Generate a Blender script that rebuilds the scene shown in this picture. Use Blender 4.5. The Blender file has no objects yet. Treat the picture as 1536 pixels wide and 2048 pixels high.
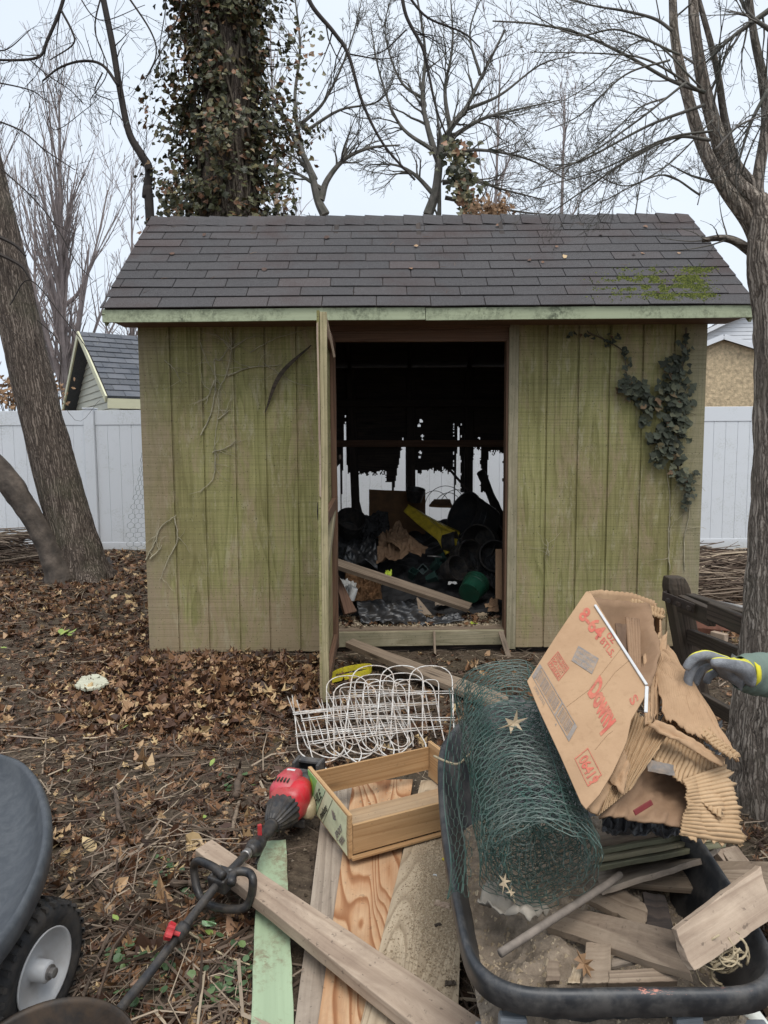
import bpy, bmesh, math, random
import numpy as np
from mathutils import Vector, Matrix, Euler, noise as mnoise
random.seed(7)
RA = math.radians
scene = bpy.context.scene
col = scene.collection

# ---------------------------------------------------------------- camera, world, sun, exposure
F_PX = 1400.0; CAM_H = 1.42; PITCH = RA(5.3); ROLL = RA(0.35)
_F = Vector((0, math.cos(PITCH), -math.sin(PITCH)))
_R0 = Vector((1, 0, 0)); _U0 = Vector((0, math.sin(PITCH), math.cos(PITCH)))
_R = _R0*math.cos(ROLL) - _U0*math.sin(ROLL)
_U = _U0*math.cos(ROLL) + _R0*math.sin(ROLL)
CAM = Vector((0, 0, CAM_H))
cd = bpy.data.cameras.new("camera"); cam = bpy.data.objects.new("camera", cd); col.objects.link(cam)
m = Matrix((( _R.x, _U.x, -_F.x), (_R.y, _U.y, -_F.y), (_R.z, _U.z, -_F.z))).to_4x4()
m.translation = CAM; cam.matrix_world = m
cd.sensor_fit = 'VERTICAL'; cd.sensor_height = 36; cd.lens = F_PX/2048*36
cd.clip_start = 0.02; cd.clip_end = 500
scene.camera = cam

world = bpy.data.worlds.new("World"); scene.world = world; world.use_nodes = True
SUN_EL, SUN_AZ = RA(66), RA(165)
nt = world.node_tree; nt.nodes.clear()
sky = nt.nodes.new('ShaderNodeTexSky'); sky.sky_type = 'NISHITA'; sky.sun_disc = False
sky.sun_elevation = SUN_EL; sky.sun_rotation = SUN_AZ; sky.dust_density = 6; sky.air_density = 1.2; sky.ozone_density = 1.0
hsv = nt.nodes.new('ShaderNodeHueSaturation'); hsv.inputs['Saturation'].default_value = 0.22; hsv.inputs['Value'].default_value = 1.0
# overcast: the cloud deck evens the sky out
mix = nt.nodes.new('ShaderNodeMix'); mix.data_type = 'RGBA'; mix.inputs[0].default_value = 0.86
tcw = nt.nodes.new('ShaderNodeTexCoord'); cn = nt.nodes.new('ShaderNodeTexNoise'); cn.inputs['Scale'].default_value = 1.3
cn.inputs['Detail'].default_value = 4
crw = nt.nodes.new('ShaderNodeValToRGB')
crw.color_ramp.elements[0].position = 0.3; crw.color_ramp.elements[0].color = (5.1, 5.8, 6.75, 1)
crw.color_ramp.elements[1].position = 0.75; crw.color_ramp.elements[1].color = (6.1, 6.7, 7.45, 1)
bg = nt.nodes.new('ShaderNodeBackground'); bg.inputs['Strength'].default_value = 0.1
wo = nt.nodes.new('ShaderNodeOutputWorld')
nt.links.new(tcw.outputs['Generated'], cn.inputs['Vector']); nt.links.new(cn.outputs['Fac'], crw.inputs[0])
nt.links.new(sky.outputs[0], hsv.inputs['Color']); nt.links.new(hsv.outputs[0], mix.inputs[6])
nt.links.new(crw.outputs[0], mix.inputs[7]); nt.links.new(mix.outputs[2], bg.inputs['Color'])
nt.links.new(bg.outputs[0], wo.inputs['Surface'])

sl = bpy.data.lights.new("sun", 'SUN'); sl.energy = 1.5; sl.angle = RA(40); sl.color = (1, 0.97, 0.92)
sun = bpy.data.objects.new("sun", sl); col.objects.link(sun)
_sd = Vector((math.sin(SUN_AZ)*math.cos(SUN_EL), math.cos(SUN_AZ)*math.cos(SUN_EL), math.sin(SUN_EL)))
sun.rotation_euler = _sd.to_track_quat('Z', 'Y').to_euler(); sun.location = (0, -5, 8)
vs = scene.view_settings; vs.view_transform = 'Standard'; vs.look = 'None'; vs.gamma = 1; vs.use_curve_mapping = False
vs.exposure = 0.66
scene.cycles.use_denoising = True
scene.cycles.max_bounces = 6; scene.cycles.diffuse_bounces = 3; scene.cycles.transparent_max_bounces = 12

# ---------------------------------------------------------------- helpers
def raydir(px, py):
    return _F + _R*((px-768)/F_PX) - _U*((py-1024)/F_PX)
def at(px, py, Y):                       # point of the photo's pixel at world distance y = Y
    d = raydir(px, py); return CAM + d*(Y/d.y)
def gp(px, py, z=0.0):                   # point of the photo's pixel on the height z
    d = raydir(px, py); return CAM + d*((z-CAM_H)/d.z)
def V(*a): return Vector(a)
WM = {}
def tag(o, label=None, cat=None, group=None, kind=None):
    if label: o['label'] = label
    if cat: o['category'] = cat
    if group: o['group'] = group
    if kind: o['kind'] = kind
    return o
def thing(name, label, cat, loc=(0, 0, 0), group=None):
    o = bpy.data.objects.new(name, None); o.empty_display_size = 0.1; col.objects.link(o)
    o.location = loc; WM[o.name] = Matrix.Translation(Vector(loc))
    return tag(o, label, cat, group)
def mkobj(name, verts, faces, mat, parent=None, M=None, smooth=False, bevel=0):
    me = bpy.data.meshes.new(name)
    me.from_pydata([tuple(v) for v in verts] if not isinstance(verts, np.ndarray) else verts.tolist(), [], faces)
    return link(name, me, mat, parent, M, smooth, bevel)
def link(name, me, mat, parent=None, M=None, smooth=False, bevel=0):
    me.update()
    if mat and not me.materials: me.materials.append(mat)
    if smooth: me.polygons.foreach_set('use_smooth', [True]*len(me.polygons))
    o = bpy.data.objects.new(name, me); col.objects.link(o)
    M = M or Matrix.Identity(4)
    if parent:
        o.parent = parent; o.matrix_parent_inverse = WM[parent.name].inverted()
    o.matrix_basis = M; WM[o.name] = M.copy()
    if bevel:
        b = o.modifiers.new('bevel', 'BEVEL'); b.width = bevel; b.segments = 2; b.limit_method = 'ANGLE'; b.angle_limit = RA(40)
    return o
def copy_tree(o, parent=None, first=True, label=None):
    c = o.copy(); col.objects.link(c)
    if parent: c.parent = parent
    if label: c['label'] = label
    for ch in list(o.children): copy_tree(ch, c)
    return c

class MB:
    def __init__(s): s.v = []; s.f = []
    def add(s, verts, faces):
        n = len(s.v); s.v.extend([Vector(v) for v in verts]); s.f.extend([tuple(i+n for i in f) for f in faces]); return s
    def box(s, lo, hi, M=None):
        x0, y0, z0 = lo; x1, y1, z1 = hi
        vs_ = [V(x, y, z) for z in (z0, z1) for y in (y0, y1) for x in (x0, x1)]
        if M is not None: vs_ = [M @ v for v in vs_]
        return s.add(vs_, [(0, 2, 3, 1), (4, 5, 7, 6), (0, 1, 5, 4), (2, 6, 7, 3), (0, 4, 6, 2), (1, 3, 7, 5)])
    def beam(s, a, b, w, t, up=(0, 0, 1)):      # rectangular bar from a to b
        M = frame(a, b, up); L = (Vector(b)-Vector(a)).length
        return s.box((0, -w/2, -t/2), (L, w/2, t/2), M)
    def tube(s, pts, rad, n=6, cap=True, closed=False):
        pts = [Vector(p) for p in pts]; k = len(pts)
        if not hasattr(rad, '__len__'): rad = [rad]*k
        base = len(s.v); prev = None
        for i, p in enumerate(pts):
            if closed: t = pts[(i+1) % k]-pts[i-1]
            else: t = pts[min(i+1, k-1)]-pts[max(i-1, 0)]
            if t.length < 1e-9: t = V(0, 0, 1)
            t.normalize()
            if prev is None:
                a = V(0, 0, 1) if abs(t.z) < 0.9 else V(1, 0, 0)
                u = t.cross(a).normalized()
            else:
                u = (prev - t*prev.dot(t))
                u = u.normalized() if u.length > 1e-6 else t.orthogonal().normalized()
            prev = u; w = t.cross(u)
            for j in range(n):
                an = 2*math.pi*j/n; s.v.append(p + (u*math.cos(an)+w*math.sin(an))*rad[i])
        m_ = k if closed else k-1
        for i in range(m_):
            for j in range(n):
                a = base+i*n+j; b = base+i*n+(j+1) % n; c = base+((i+1) % k)*n+(j+1) % n; d = base+((i+1) % k)*n+j
                s.f.append((a, b, c, d))
        if cap and not closed:
            s.f.append(tuple(base+j for j in range(n))[::-1]); s.f.append(tuple(base+(k-1)*n+j for j in range(n)))
        return s
    def lathe(s, prof, n=24, M=None, cap0=False, cap1=False):     # prof: (r, z)
        base = len(s.v); k = len(prof)
        for r, z in prof:
            for j in range(n):
                a = 2*math.pi*j/n; p = V(r*math.cos(a), r*math.sin(a), z)
                s.v.append(M @ p if M is not None else p)
        for i in range(k-1):
            for j in range(n):
                s.f.append((base+i*n+j, base+i*n+(j+1) % n, base+(i+1)*n+(j+1) % n, base+(i+1)*n+j))
        if cap0: s.f.append(tuple(base+j for j in range(n))[::-1])
        if cap1: s.f.append(tuple(base+(k-1)*n+j for j in range(n)))
        return s
    def grid(s, fn, nu, nv):
        base = len(s.v)
        for i in range(nu+1):
            for j in range(nv+1): s.v.append(Vector(fn(i/nu, j/nv)))
        for i in range(nu):
            for j in range(nv):
                a = base+i*(nv+1)+j; s.f.append((a, a+nv+1, a+nv+2, a+1))
        return s
    def build(s, name, mat, parent=None, M=None, smooth=False, bevel=0):
        return mkobj(name, s.v, s.f, mat, parent, M, smooth, bevel)
def frame(a, b, up=(0, 0, 1)):               # local x from a to b, local z near up
    a = Vector(a); b = Vector(b); x = (b-a).normalized(); u = Vector(up)
    z = (u - x*u.dot(x)); z = z.normalized() if z.length > 1e-5 else x.orthogonal().normalized()
    y = z.cross(x)
    M = Matrix(((x.x, y.x, z.x), (x.y, y.y, z.y), (x.z, y.z, z.z))).to_4x4(); M.translation = a
    return M
def fbm(p, o=4): return mnoise.fractal(Vector(p), 1.0, 2.0, o)
def board(name, a, b, w, t, mat, parent=None, up=(0, 0, 1), warp=0.002, seg=None, bevel=0.0015, ends=0.0, twist=0.0):
    """a plank in its own frame (local x = the grain), slightly warped, rough ends"""
    M = frame(a, b, up); L = (Vector(b)-Vector(a)).length
    seg = seg or max(2, int(L/0.08)); mb = MB(); sd = random.uniform(0, 99); nw = 4
    for i in range(seg+1):
        x = L*i/seg
        wob = warp*mnoise.noise(V(x*3, sd, 0)); wz = warp*2*mnoise.noise(V(x*1.7, 0, sd))
        tw = twist*(i/seg-0.5)
        for zz in (-t/2, t/2):
            for j in range(nw+1):
                y = w*(j/nw-0.5); xx = x
                if ends and i in (0, seg): xx += (1 if i else -1)*ends*mnoise.noise(V(y*40, sd, zz*9))
                mb.v.append(V(xx, y+wob, zz+wz+tw*y))
    r = 2*(nw+1)
    for i in range(seg):
        for j in range(nw):
            a0 = i*r+j; mb.f.append((a0, a0+1, a0+r+1, a0+r)); a1 = a0+nw+1; mb.f.append((a1, a1+r, a1+r+1, a1+1))
        a0 = i*r; mb.f.append((a0, a0+r, a0+r+nw+1, a0+nw+1)); a0 = i*r+nw; mb.f.append((a0, a0+nw+1, a0+r+nw+1, a0+r))
    for j in range(nw):
        mb.f.append((j, j+nw+1, j+nw+2, j+1)); e = seg*r+j; mb.f.append((e, e+1, e+nw+2, e+nw+1))
    return mb.build(name, mat, parent, M, bevel=bevel)

# ---------------------------------------------------------------- materials
class NT:
    def __init__(s, name):
        s.m = bpy.data.materials.new(name); s.m.use_nodes = True; s.t = s.m.node_tree; s.n = s.t.nodes
        s.b = s.n['Principled BSDF']; s.o = s.n['Material Output']
        s.tc = s.n.new('ShaderNodeTexCoord')
    def L(s, a, b): s.t.links.new(a, b)
    def mapv(s, scale=(1, 1, 1), loc=(0, 0, 0), rot=(0, 0, 0), src='Object', vec=None):
        m_ = s.n.new('ShaderNodeMapping'); m_.inputs['Scale'].default_value = scale; m_.inputs['Location'].default_value = loc
        m_.inputs['Rotation'].default_value = rot; s.L(vec if vec is not None else s.tc.outputs[src], m_.inputs[0]); return m_.outputs[0]
    def noise(s, vec, scale=5, detail=4, rough=0.55, dist=0.0, out='Fac'):
        n_ = s.n.new('ShaderNodeTexNoise'); n_.inputs['Scale'].default_value = scale; n_.inputs['Detail'].default_value = detail
        n_.inputs['Roughness'].default_value = rough; n_.inputs['Distortion'].default_value = dist
        s.L(vec, n_.inputs['Vector']); return n_.outputs[out]
    def voro(s, vec, scale=5, feat='F1', out='Distance'):
        n_ = s.n.new('ShaderNodeTexVoronoi'); n_.feature = feat; n_.inputs['Scale'].default_value = scale; s.L(vec, n_.inputs['Vector']); return n_.outputs[out]
    def wave(s, vec, scale=5, dist=2, detail=2, dscale=1, typ='BANDS', dirn='X', prof='SIN'):
        n_ = s.n.new('ShaderNodeTexWave'); n_.wave_type = typ; n_.wave_profile = prof
        if typ == 'BANDS': n_.bands_direction = dirn
        else: n_.rings_direction = dirn
        n_.inputs['Scale'].default_value = scale; n_.inputs['Distortion'].default_value = dist; n_.inputs['Detail'].default_value = detail
        n_.inputs['Detail Scale'].default_value = dscale; s.L(vec, n_.inputs['Vector']); return n_.outputs['Fac']
    def ramp(s, fac, stops, interp='LINEAR'):
        r = s.n.new('ShaderNodeValToRGB'); cr = r.color_ramp; cr.interpolation = interp
        while len(cr.elements) < len(stops): cr.elements.new(0.5)
        for e, (p, c) in zip(cr.elements, stops):
            e.position = p; e.color = (c[0], c[1], c[2], 1) if hasattr(c, '__len__') else (c, c, c, 1)
        s.L(fac, r.inputs[0]); return r.outputs[0]
    def mix(s, fac, a, b, mode='MIX'):
        x = s.n.new('ShaderNodeMix'); x.data_type = 'RGBA'; x.blend_type = mode
        for i, v in ((0, fac), (6, a), (7, b)):
            if hasattr(v, 'links') or hasattr(v, 'is_linked'): s.L(v, x.inputs[i])
            elif i == 0: x.inputs[0].default_value = v
            else: x.inputs[i].default_value = (v[0], v[1], v[2], 1)
        return x.outputs[2]
    def math(s, op, a, b=0.5):
        x = s.n.new('ShaderNodeMath'); x.operation = op
        for i, v in ((0, a), (1, b)):
            if hasattr(v, 'is_linked'): s.L(v, x.inputs[i])
            else: x.inputs[i].default_value = v
        return x.outputs[0]
    def sep(s, vec=None):
        x = s.n.new('ShaderNodeSeparateXYZ'); s.L(vec if vec is not None else s.tc.outputs['Object'], x.inputs[0]); return x.outputs
    def island(s): return s.n.new('ShaderNodeNewGeometry').outputs['Random Per Island']
    def objrand(s): return s.n.new('ShaderNodeObjectInfo').outputs['Random']
    def offset_rand(s, vec, k=37.0):           # shift a pattern per object so that repeats differ
        a = s.n.new('ShaderNodeVectorMath'); a.operation = 'ADD'
        c = s.n.new('ShaderNodeCombineXYZ'); r = s.math('MULTIPLY', s.objrand(), k)
        for i in range(3): s.L(r, c.inputs[i])
        s.L(vec, a.inputs[0]); s.L(c.outputs[0], a.inputs[1]); return a.outputs[0]
    def fin(s, color, rough=0.8, bump=None, bs=0.3, bd=0.01, spec=0.4, metal=0.0, sub=None):
        if hasattr(color, 'is_linked'): s.L(color, s.b.inputs['Base Color'])
        else: s.b.inputs['Base Color'].default_value = (*color[:3], 1)
        if hasattr(rough, 'is_linked'): s.L(rough, s.b.inputs['Roughness'])
        else: s.b.inputs['Roughness'].default_value = rough
        s.b.inputs['Specular IOR Level'].default_value = spec; s.b.inputs['Metallic'].default_value = metal
        if bump is not None:
            b = s.n.new('ShaderNodeBump'); b.inputs['Strength'].default_value = bs; b.inputs['Distance'].default_value = bd
            s.L(bump, b.inputs['Height']); s.L(b.outputs[0], s.b.inputs['Normal'])
        return s.m
def rings(k, v, scale, count, seedloc=(0, 0, 0)):
    """growth rings cut by the saw: contour lines of a slow noise, as in plywood and flat sawn boards"""
    n = k.noise(k.mapv(scale, loc=seedloc, vec=v), 2.0, 1.6, 0.45, 0.35)
    fr = k.math('FRACT', k.math('MULTIPLY', n, count)); return k.ramp(fr, [(0.0, 0.25), (0.55, 0.55), (0.86, 1.0), (1.0, 0.25)])
def m_wood(name, c0, c1, c2, grain=1.0, dirt=0.4, dirtcol=(0.12, 0.09, 0.06), rough=0.8, figure=2.5, src='Object', bd=0.002, count=None, contrast=0.5, sx=0.13):
    """wood with the grain along local x; cathedral figure, fine streaks, dirt patches (c2 pale early wood, c0 dark late wood)"""
    k = NT(name); v = k.offset_rand(k.mapv(src=src))
    warp = k.noise(k.mapv((0.8, 3, 3), vec=v), 2.0, 4, 0.6)
    ring = rings(k, v, (sx, 2.6*grain, 2.6*grain), count or 16)
    streak = k.noise(k.mapv((2.0, 90, 90), vec=v), 1.6, 5, 0.7)
    f = k.math('ADD', k.math('MULTIPLY', k.math('SUBTRACT', 1.0, ring), contrast), k.math('MULTIPLY', streak, 1.0-contrast*.6))
    c = k.ramp(f, [(0.22, c0), (0.52, c1), (0.85, c2)])
    if sx > .3: c = k.mix(k.ramp(ring, [(.62, 0), (.95, .85)]), c, c0)
    c = k.mix(k.math('MULTIPLY', k.ramp(warp, [(.35, 0), (.7, 1)]), 0.5), c, c0)
    d = k.noise(k.mapv((5, 8, 8), vec=v), 1.0, 7, 0.75, 0.6)
    c = k.mix(k.math('MULTIPLY', k.ramp(d, [(0.40, 0), (0.68, 1)]), dirt), c, dirtcol)
    sp = k.noise(k.mapv((60, 60, 60), vec=v), 1.2, 2, 0.5)
    c = k.mix(k.math('MULTIPLY', k.ramp(sp, [(0.66, 0), (0.72, 1)]), 0.7*dirt+0.1), c, (0.035, 0.025, 0.018))
    kv = k.voro(k.mapv((1.5, 8, 8), vec=v, loc=(3, 1, 2)), 1.0); c = k.mix(k.ramp(kv, [(0.05, .85), (0.10, .25), (0.16, 0)]), c, tuple(x*.35 for x in c0))
    h = k.math('ADD', streak, k.math('MULTIPLY', d, .5))
    return k.fin(c, rough, h, 0.45, bd*.7)
# ---------------------------------------------------------------- material library
MAT = {}
def m_ground():
    k = NT('soil'); v = k.mapv()
    n = k.noise(v, 1.3, 6, 0.65); n2 = k.noise(v, 22, 6, 0.7); n3 = k.noise(v, 90, 4, 0.6)
    c = k.ramp(n2, [(0.3, (0.030, 0.020, 0.013)), (0.50, (0.085, 0.060, 0.040)), (0.75, (0.17, 0.13, 0.09))])
    c = k.mix(k.ramp(n, [(0.45, 0), (0.62, 0.6)]), c, (0.075, 0.06, 0.038))
    c = k.mix(k.ramp(n3, [(0.6, 0), (0.7, 0.6)]), c, (0.18, 0.14, 0.10))
    h = k.math('ADD', n2, k.math('MULTIPLY', n3, 0.6))
    return k.fin(c, k.ramp(n2, [(0.3, 0.55), (0.6, 0.95)]), h, 0.8, 0.02, 0.3)
MAT['ground'] = m_ground()
def m_leaves(name, stops, rough=0.6, dark=0.45):
    k = NT(name); r = k.island(); n = k.noise(k.mapv(), 60, 3)
    c = k.ramp(r, stops); c = k.mix(k.math('MULTIPLY', n, dark), c, (0.02, 0.013, 0.008))
    return k.fin(c, rough, n, 0.3, 0.002, 0.35)
MAT['litter'] = m_leaves('dead_leaves', [(0.0, (0.030, 0.015, 0.009)), (0.28, (0.080, 0.036, 0.019)), (0.54, (0.16, 0.078, 0.038)), (0.76, (0.27, 0.145, 0.075)), (0.90, (0.44, 0.28, 0.15)), (1, (0.62, 0.46, 0.24))], 0.5, 0.18)
MAT['twig'] = m_leaves('twig_wood', [(0.0, (0.035, 0.023, 0.015)), (0.35, (0.10, 0.065, 0.045)), (0.65, (0.17, 0.125, 0.09)), (0.88, (0.30, 0.23, 0.17)), (1, (0.50, 0.40, 0.28))], 0.8, 0.2)
MAT['crumb'] = m_leaves('soil_crumbs', [(0.0, (0.03, 0.02, 0.013)), (0.6, (0.10, 0.07, 0.045)), (0.9, (0.26, 0.20, 0.14)), (1, (0.5, 0.42, 0.32))], 0.9)
MAT['dust'] = m_leaves('sawdust_grains', [(0.0, (0.30, 0.23, 0.15)), (0.5, (0.44, 0.35, 0.24)), (0.85, (0.58, 0.48, 0.35)), (1, (0.20, 0.15, 0.10))], 0.95, 0.1)
MAT['weed'] = m_leaves('weed_leaf', [(0.0, (0.035, 0.07, 0.03)), (0.5, (0.07, 0.13, 0.05)), (0.85, (0.11, 0.18, 0.08)), (1, (0.25, 0.33, 0.08))], 0.5)
MAT['bright_leaf'] = m_leaves('bright_green_leaf', [(0.0, (0.16, 0.30, 0.06)), (1, (0.42, 0.50, 0.12))], 0.5)
MAT['ivy'] = m_leaves('ivy_leaf', [(0.0, (0.03, 0.036, 0.015)), (0.35, (0.08, 0.084, 0.036)), (0.66, (0.14, 0.138, 0.062)), (0.78, (0.22, 0.18, 0.08)), (0.90, (0.22, 0.11, 0.055)), (1, (0.34, 0.17, 0.09))], 0.42)
MAT['ivy_wall'] = m_leaves('ivy_leaf_matt', [(0.0, (0.030, 0.036, 0.024)), (0.6, (0.070, 0.082, 0.054)), (0.9, (0.12, 0.125, 0.075)), (0.95, (0.15, 0.12, 0.06)), (1, (0.19, 0.10, 0.06))], 0.75)
MAT['moss'] = m_leaves('moss', [(0.0, (0.04, 0.055, 0.012)), (0.5, (0.10, 0.125, 0.022)), (1, (0.22, 0.24, 0.045))], 0.9)
def m_plain(name, c, rough=0.5, var=0.15, scale=12, metal=0.0, spec=0.4, bs=0.15, dirt=None, dfac=0.5, dscale=6, bd=0.003):
    k = NT(name); v = k.offset_rand(k.mapv()); n = k.noise(v, scale, 5, 0.6)
    c0 = tuple(x*(1-var) for x in c); c1 = tuple(min(1, x*(1+var)) for x in c)
    cc = k.ramp(n, [(0.3, c0), (0.7, c1)])
    if dirt:
        d = k.noise(k.mapv(vec=v, loc=(5, 5, 5)), dscale, 7, 0.7, 0.4)
        cc = k.mix(k.math('MULTIPLY', k.ramp(d, [(0.4, 0), (0.65, 1)]), dfac), cc, dirt)
    return k.fin(cc, k.ramp(n, [(0.3, max(0.05, rough-0.1)), (0.7, min(1, rough+0.12))]), n, bs, bd, spec, metal)
def m_bark(name, cd_, cm, cl, scale=1.0, bd=0.02, src='Object'):
    k = NT(name); v = k.mapv((0.13*scale, 5*scale, 5*scale)) ; vv = k.mapv()
    w = k.noise(k.mapv((0.6, 1, 1)), 7*scale, 4, 0.6, out='Color')
    a = k.n.new('ShaderNodeVectorMath'); a.operation = 'MULTIPLY_ADD'
    k.L(w, a.inputs[0]); a.inputs[1].default_value = (0.10, 0.55, 0.55); k.L(v, a.inputs[2])
    rid = k.voro(a.outputs[0], 5.5, 'DISTANCE_TO_EDGE'); n = k.noise(a.outputs[0], 5, 6, 0.7)
    f = k.math('ADD', k.math('MULTIPLY', k.ramp(rid, [(0, 0), (0.30, 1)]), 0.45), k.math('MULTIPLY', n, 0.65))
    c = k.ramp(f, [(0.22, cd_), (0.5, cm), (0.85, cl)])
    g = k.noise(vv, 3, 4, 0.6); c = k.mix(k.ramp(g, [(0.5, 0), (0.75, 0.35)]), c, (0.09, 0.10, 0.055))
    return k.fin(c, 0.9, f, 1.0, bd, 0.25)
MAT['bark'] = m_bark('grey_brown_bark', (0.018, 0.014, 0.012), (0.11, 0.085, 0.068), (0.27, 0.22, 0.18), 2.2, 0.014)
MAT['bark_pale'] = m_bark('pale_ridged_bark', (0.035, 0.027, 0.022), (0.22, 0.18, 0.145), (0.45, 0.385, 0.32), 2.6, 0.012)
MAT['twigdark'] = m_plain('brown_stick_bark', (0.085, 0.058, 0.04), 0.9, 0.5, 30, bs=0.7, bd=0.006, dirt=(0.17, 0.13, 0.10), dfac=0.5, dscale=20)
MAT['bark_dark'] = m_plain('dark_branch_bark', (0.035, 0.028, 0.024), 0.85, 0.5, 14, bs=0.6, bd=0.01)
MAT['bark_grey'] = m_plain('grey_branch_bark', (0.125, 0.112, 0.098), 0.85, 0.5, 9, bs=0.6, bd=0.01, dirt=(0.05, 0.06, 0.035), dfac=0.5)
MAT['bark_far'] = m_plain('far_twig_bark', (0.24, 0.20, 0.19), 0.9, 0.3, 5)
MAT['vine'] = m_plain('dry_vine', (0.36, 0.32, 0.22), 0.8, 0.4, 20)
MAT['vine_dark'] = m_plain('ivy_stem', (0.09, 0.07, 0.05), 0.85, 0.5, 20)
def m_siding():
    k = NT('stained_siding'); v = k.mapv(); vr = k.offset_rand(v, 5)
    # every sheet strip between two grooves has a figure of its own
    x = k.sep()[0]; z = k.sep()[2]
    fig = rings(k, vr, (2.3, 1, .24), 13)
    streak = k.noise(k.mapv((48, 1, 1.6), vec=vr), 1.5, 6, 0.75)
    saw = k.noise(k.mapv((1.6, 1, 170), vec=vr), 1.0, 3, 0.6)
    f = k.math('ADD', k.math('MULTIPLY', k.math('SUBTRACT', 1.0, fig), 0.28), k.math('MULTIPLY', streak, 0.86))
    c = k.ramp(f, [(0.20, (0.125, 0.120, 0.045)), (0.50, (0.265, 0.25, 0.10)), (0.80, (0.42, 0.385, 0.18))])
    big = k.noise(k.mapv((1.1, 1, .55), vec=v), 2.0, 4, 0.6)
    c = k.mix(k.ramp(big, [(.42, 0), (.66, .5)]), c, (.185, .145, .068))
    worn = k.noise(k.mapv((3.2, 1, 0.8), vec=v), 1.8, 9, 0.78, 0.5)
    low = k.ramp(z, [(0.0, 0.17), (0.30, 0.09), (0.75, 0.0)])       # weathering creeps up from the splash line
    wf = k.math('ADD', worn, low)
    c = k.mix(k.ramp(wf, [(0.50, 0), (0.64, 0.85)]), c, (0.36, 0.27, 0.175))
    mw = k.noise(k.mapv((9, 1, 2.5), vec=v), 2.0, 9, 0.8)
    c = k.mix(k.ramp(mw, [(0.53, 0), (0.62, 0.55)]), c, (0.44, 0.39, 0.26))
    lx = k.math('ADD', x, k.math('MULTIPLY', k.noise(k.mapv((2, 1, 1.6), vec=v), 2.0, 8, 0.75), 0.5))   # the left corner has lost its stain
    c = k.mix(k.ramp(k.math('ADD', lx, 1.62), [(0.16, 0.85), (0.46, 0)]), c, (0.30, 0.235, 0.165))
    rx = k.math('ADD', x, k.math('MULTIPLY', k.noise(k.mapv((3, 1, 1.2), vec=v, loc=(9, 0, 9)), 2.0, 8, 0.75), 0.3))
    c = k.mix(k.ramp(k.math('SUBTRACT', rx, 2.0), [(0.13, 0), (0.25, .6)]), c, (0.30, 0.26, 0.19))
    c = k.mix(k.ramp(saw, [(0.45, 0), (0.64, 0.32)]), c, (0.11, 0.10, 0.045))
    sp = k.noise(k.mapv((90, 1, 90), vec=v), 1, 2)
    c = k.mix(k.ramp(sp, [(0.66, 0), (0.72, 0.7)]), c, (0.04, 0.036, 0.022))
    h = k.math('ADD', k.math('MULTIPLY', saw, 0.6), streak)
    return k.fin(c, 0.88, h, 0.7, 0.004, 0.2)
MAT['siding'] = m_siding()
MAT['jamb'] = m_wood('bleached_pine', (0.22, 0.19, 0.12), (0.33, 0.28, 0.18), (0.46, 0.40, 0.28), 1.6, 0.5, (0.13, 0.13, 0.07))
MAT['doorwood'] = m_wood('mossy_door_edge', (0.22, 0.18, 0.095), (0.38, 0.32, 0.18), (0.55, 0.46, 0.28), 1.6, 0.4, (0.11, 0.12, 0.05))
MAT['redwood'] = m_wood('brown_stud', (0.085, 0.045, 0.028), (0.15, 0.078, 0.048), (0.23, 0.13, 0.08), 1.6, 0.35)
MAT['oldwood'] = m_wood('grey_brown_lumber', (0.14, 0.10, 0.072), (0.25, 0.185, 0.13), (0.37, 0.29, 0.21), 1.5, 0.45)
MAT['brownboard'] = m_wood('brown_shelf_board', (0.16, 0.10, 0.055), (0.26, 0.17, 0.10), (0.36, 0.25, 0.155), 1.5, 0.35)
MAT['darkwood'] = m_wood('blackened_timber', (0.018, 0.012, 0.009), (0.052, 0.036, 0.026), (0.12, 0.086, 0.062), 1.8, 0.4, (0.07, 0.062, 0.035))
MAT['interior'] = m_wood('darkened_old_framing', (0.022, 0.018, 0.016), (0.048, 0.036, 0.030), (0.085, 0.062, 0.050), 1.5, 0.5, (0.01, 0.008, 0.007))  # near-black wood: the shed's inside darkness is put into the colour
MAT['newwood'] = m_wood('pale_two_by_four', (0.28, 0.20, 0.145), (0.44, 0.335, 0.245), (0.56, 0.44, 0.33), 1.3, 0.55, (0.20, 0.14, 0.10), bd=0.002)
MAT['plygrey'] = m_wood('grey_plywood', (0.19, 0.15, 0.115), (0.33, 0.265, 0.205), (0.46, 0.38, 0.30), 0.8, 0.4, (0.12, 0.09, 0.065), count=13, contrast=.5, sx=.3)
MAT['plyorange'] = m_wood('orange_plywood', (0.28, 0.115, 0.045), (0.49, 0.275, 0.14), (0.64, 0.43, 0.255), 1.1, 0.3, (0.15, 0.09, 0.055), count=17, contrast=.7, sx=.55)
MAT['plytan'] = m_wood('tan_plywood', (0.30, 0.225, 0.145), (0.46, 0.36, 0.245), (0.58, 0.47, 0.33), 1.0, 0.35, (0.19, 0.15, 0.11), count=22, contrast=.4, sx=.35)
MAT['crate'] = m_wood('crate_pine', (0.32, 0.18, 0.075), (0.47, 0.285, 0.135), (0.60, 0.39, 0.20), 1.6, 0.18, (0.2, 0.14, 0.09))
MAT['crate_floor'] = m_wood('dusty_crate_slat', (0.30, 0.19, 0.10), (0.43, 0.29, 0.165), (0.54, 0.39, 0.24), 1.5, 0.5, (0.25, 0.19, 0.13))
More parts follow.
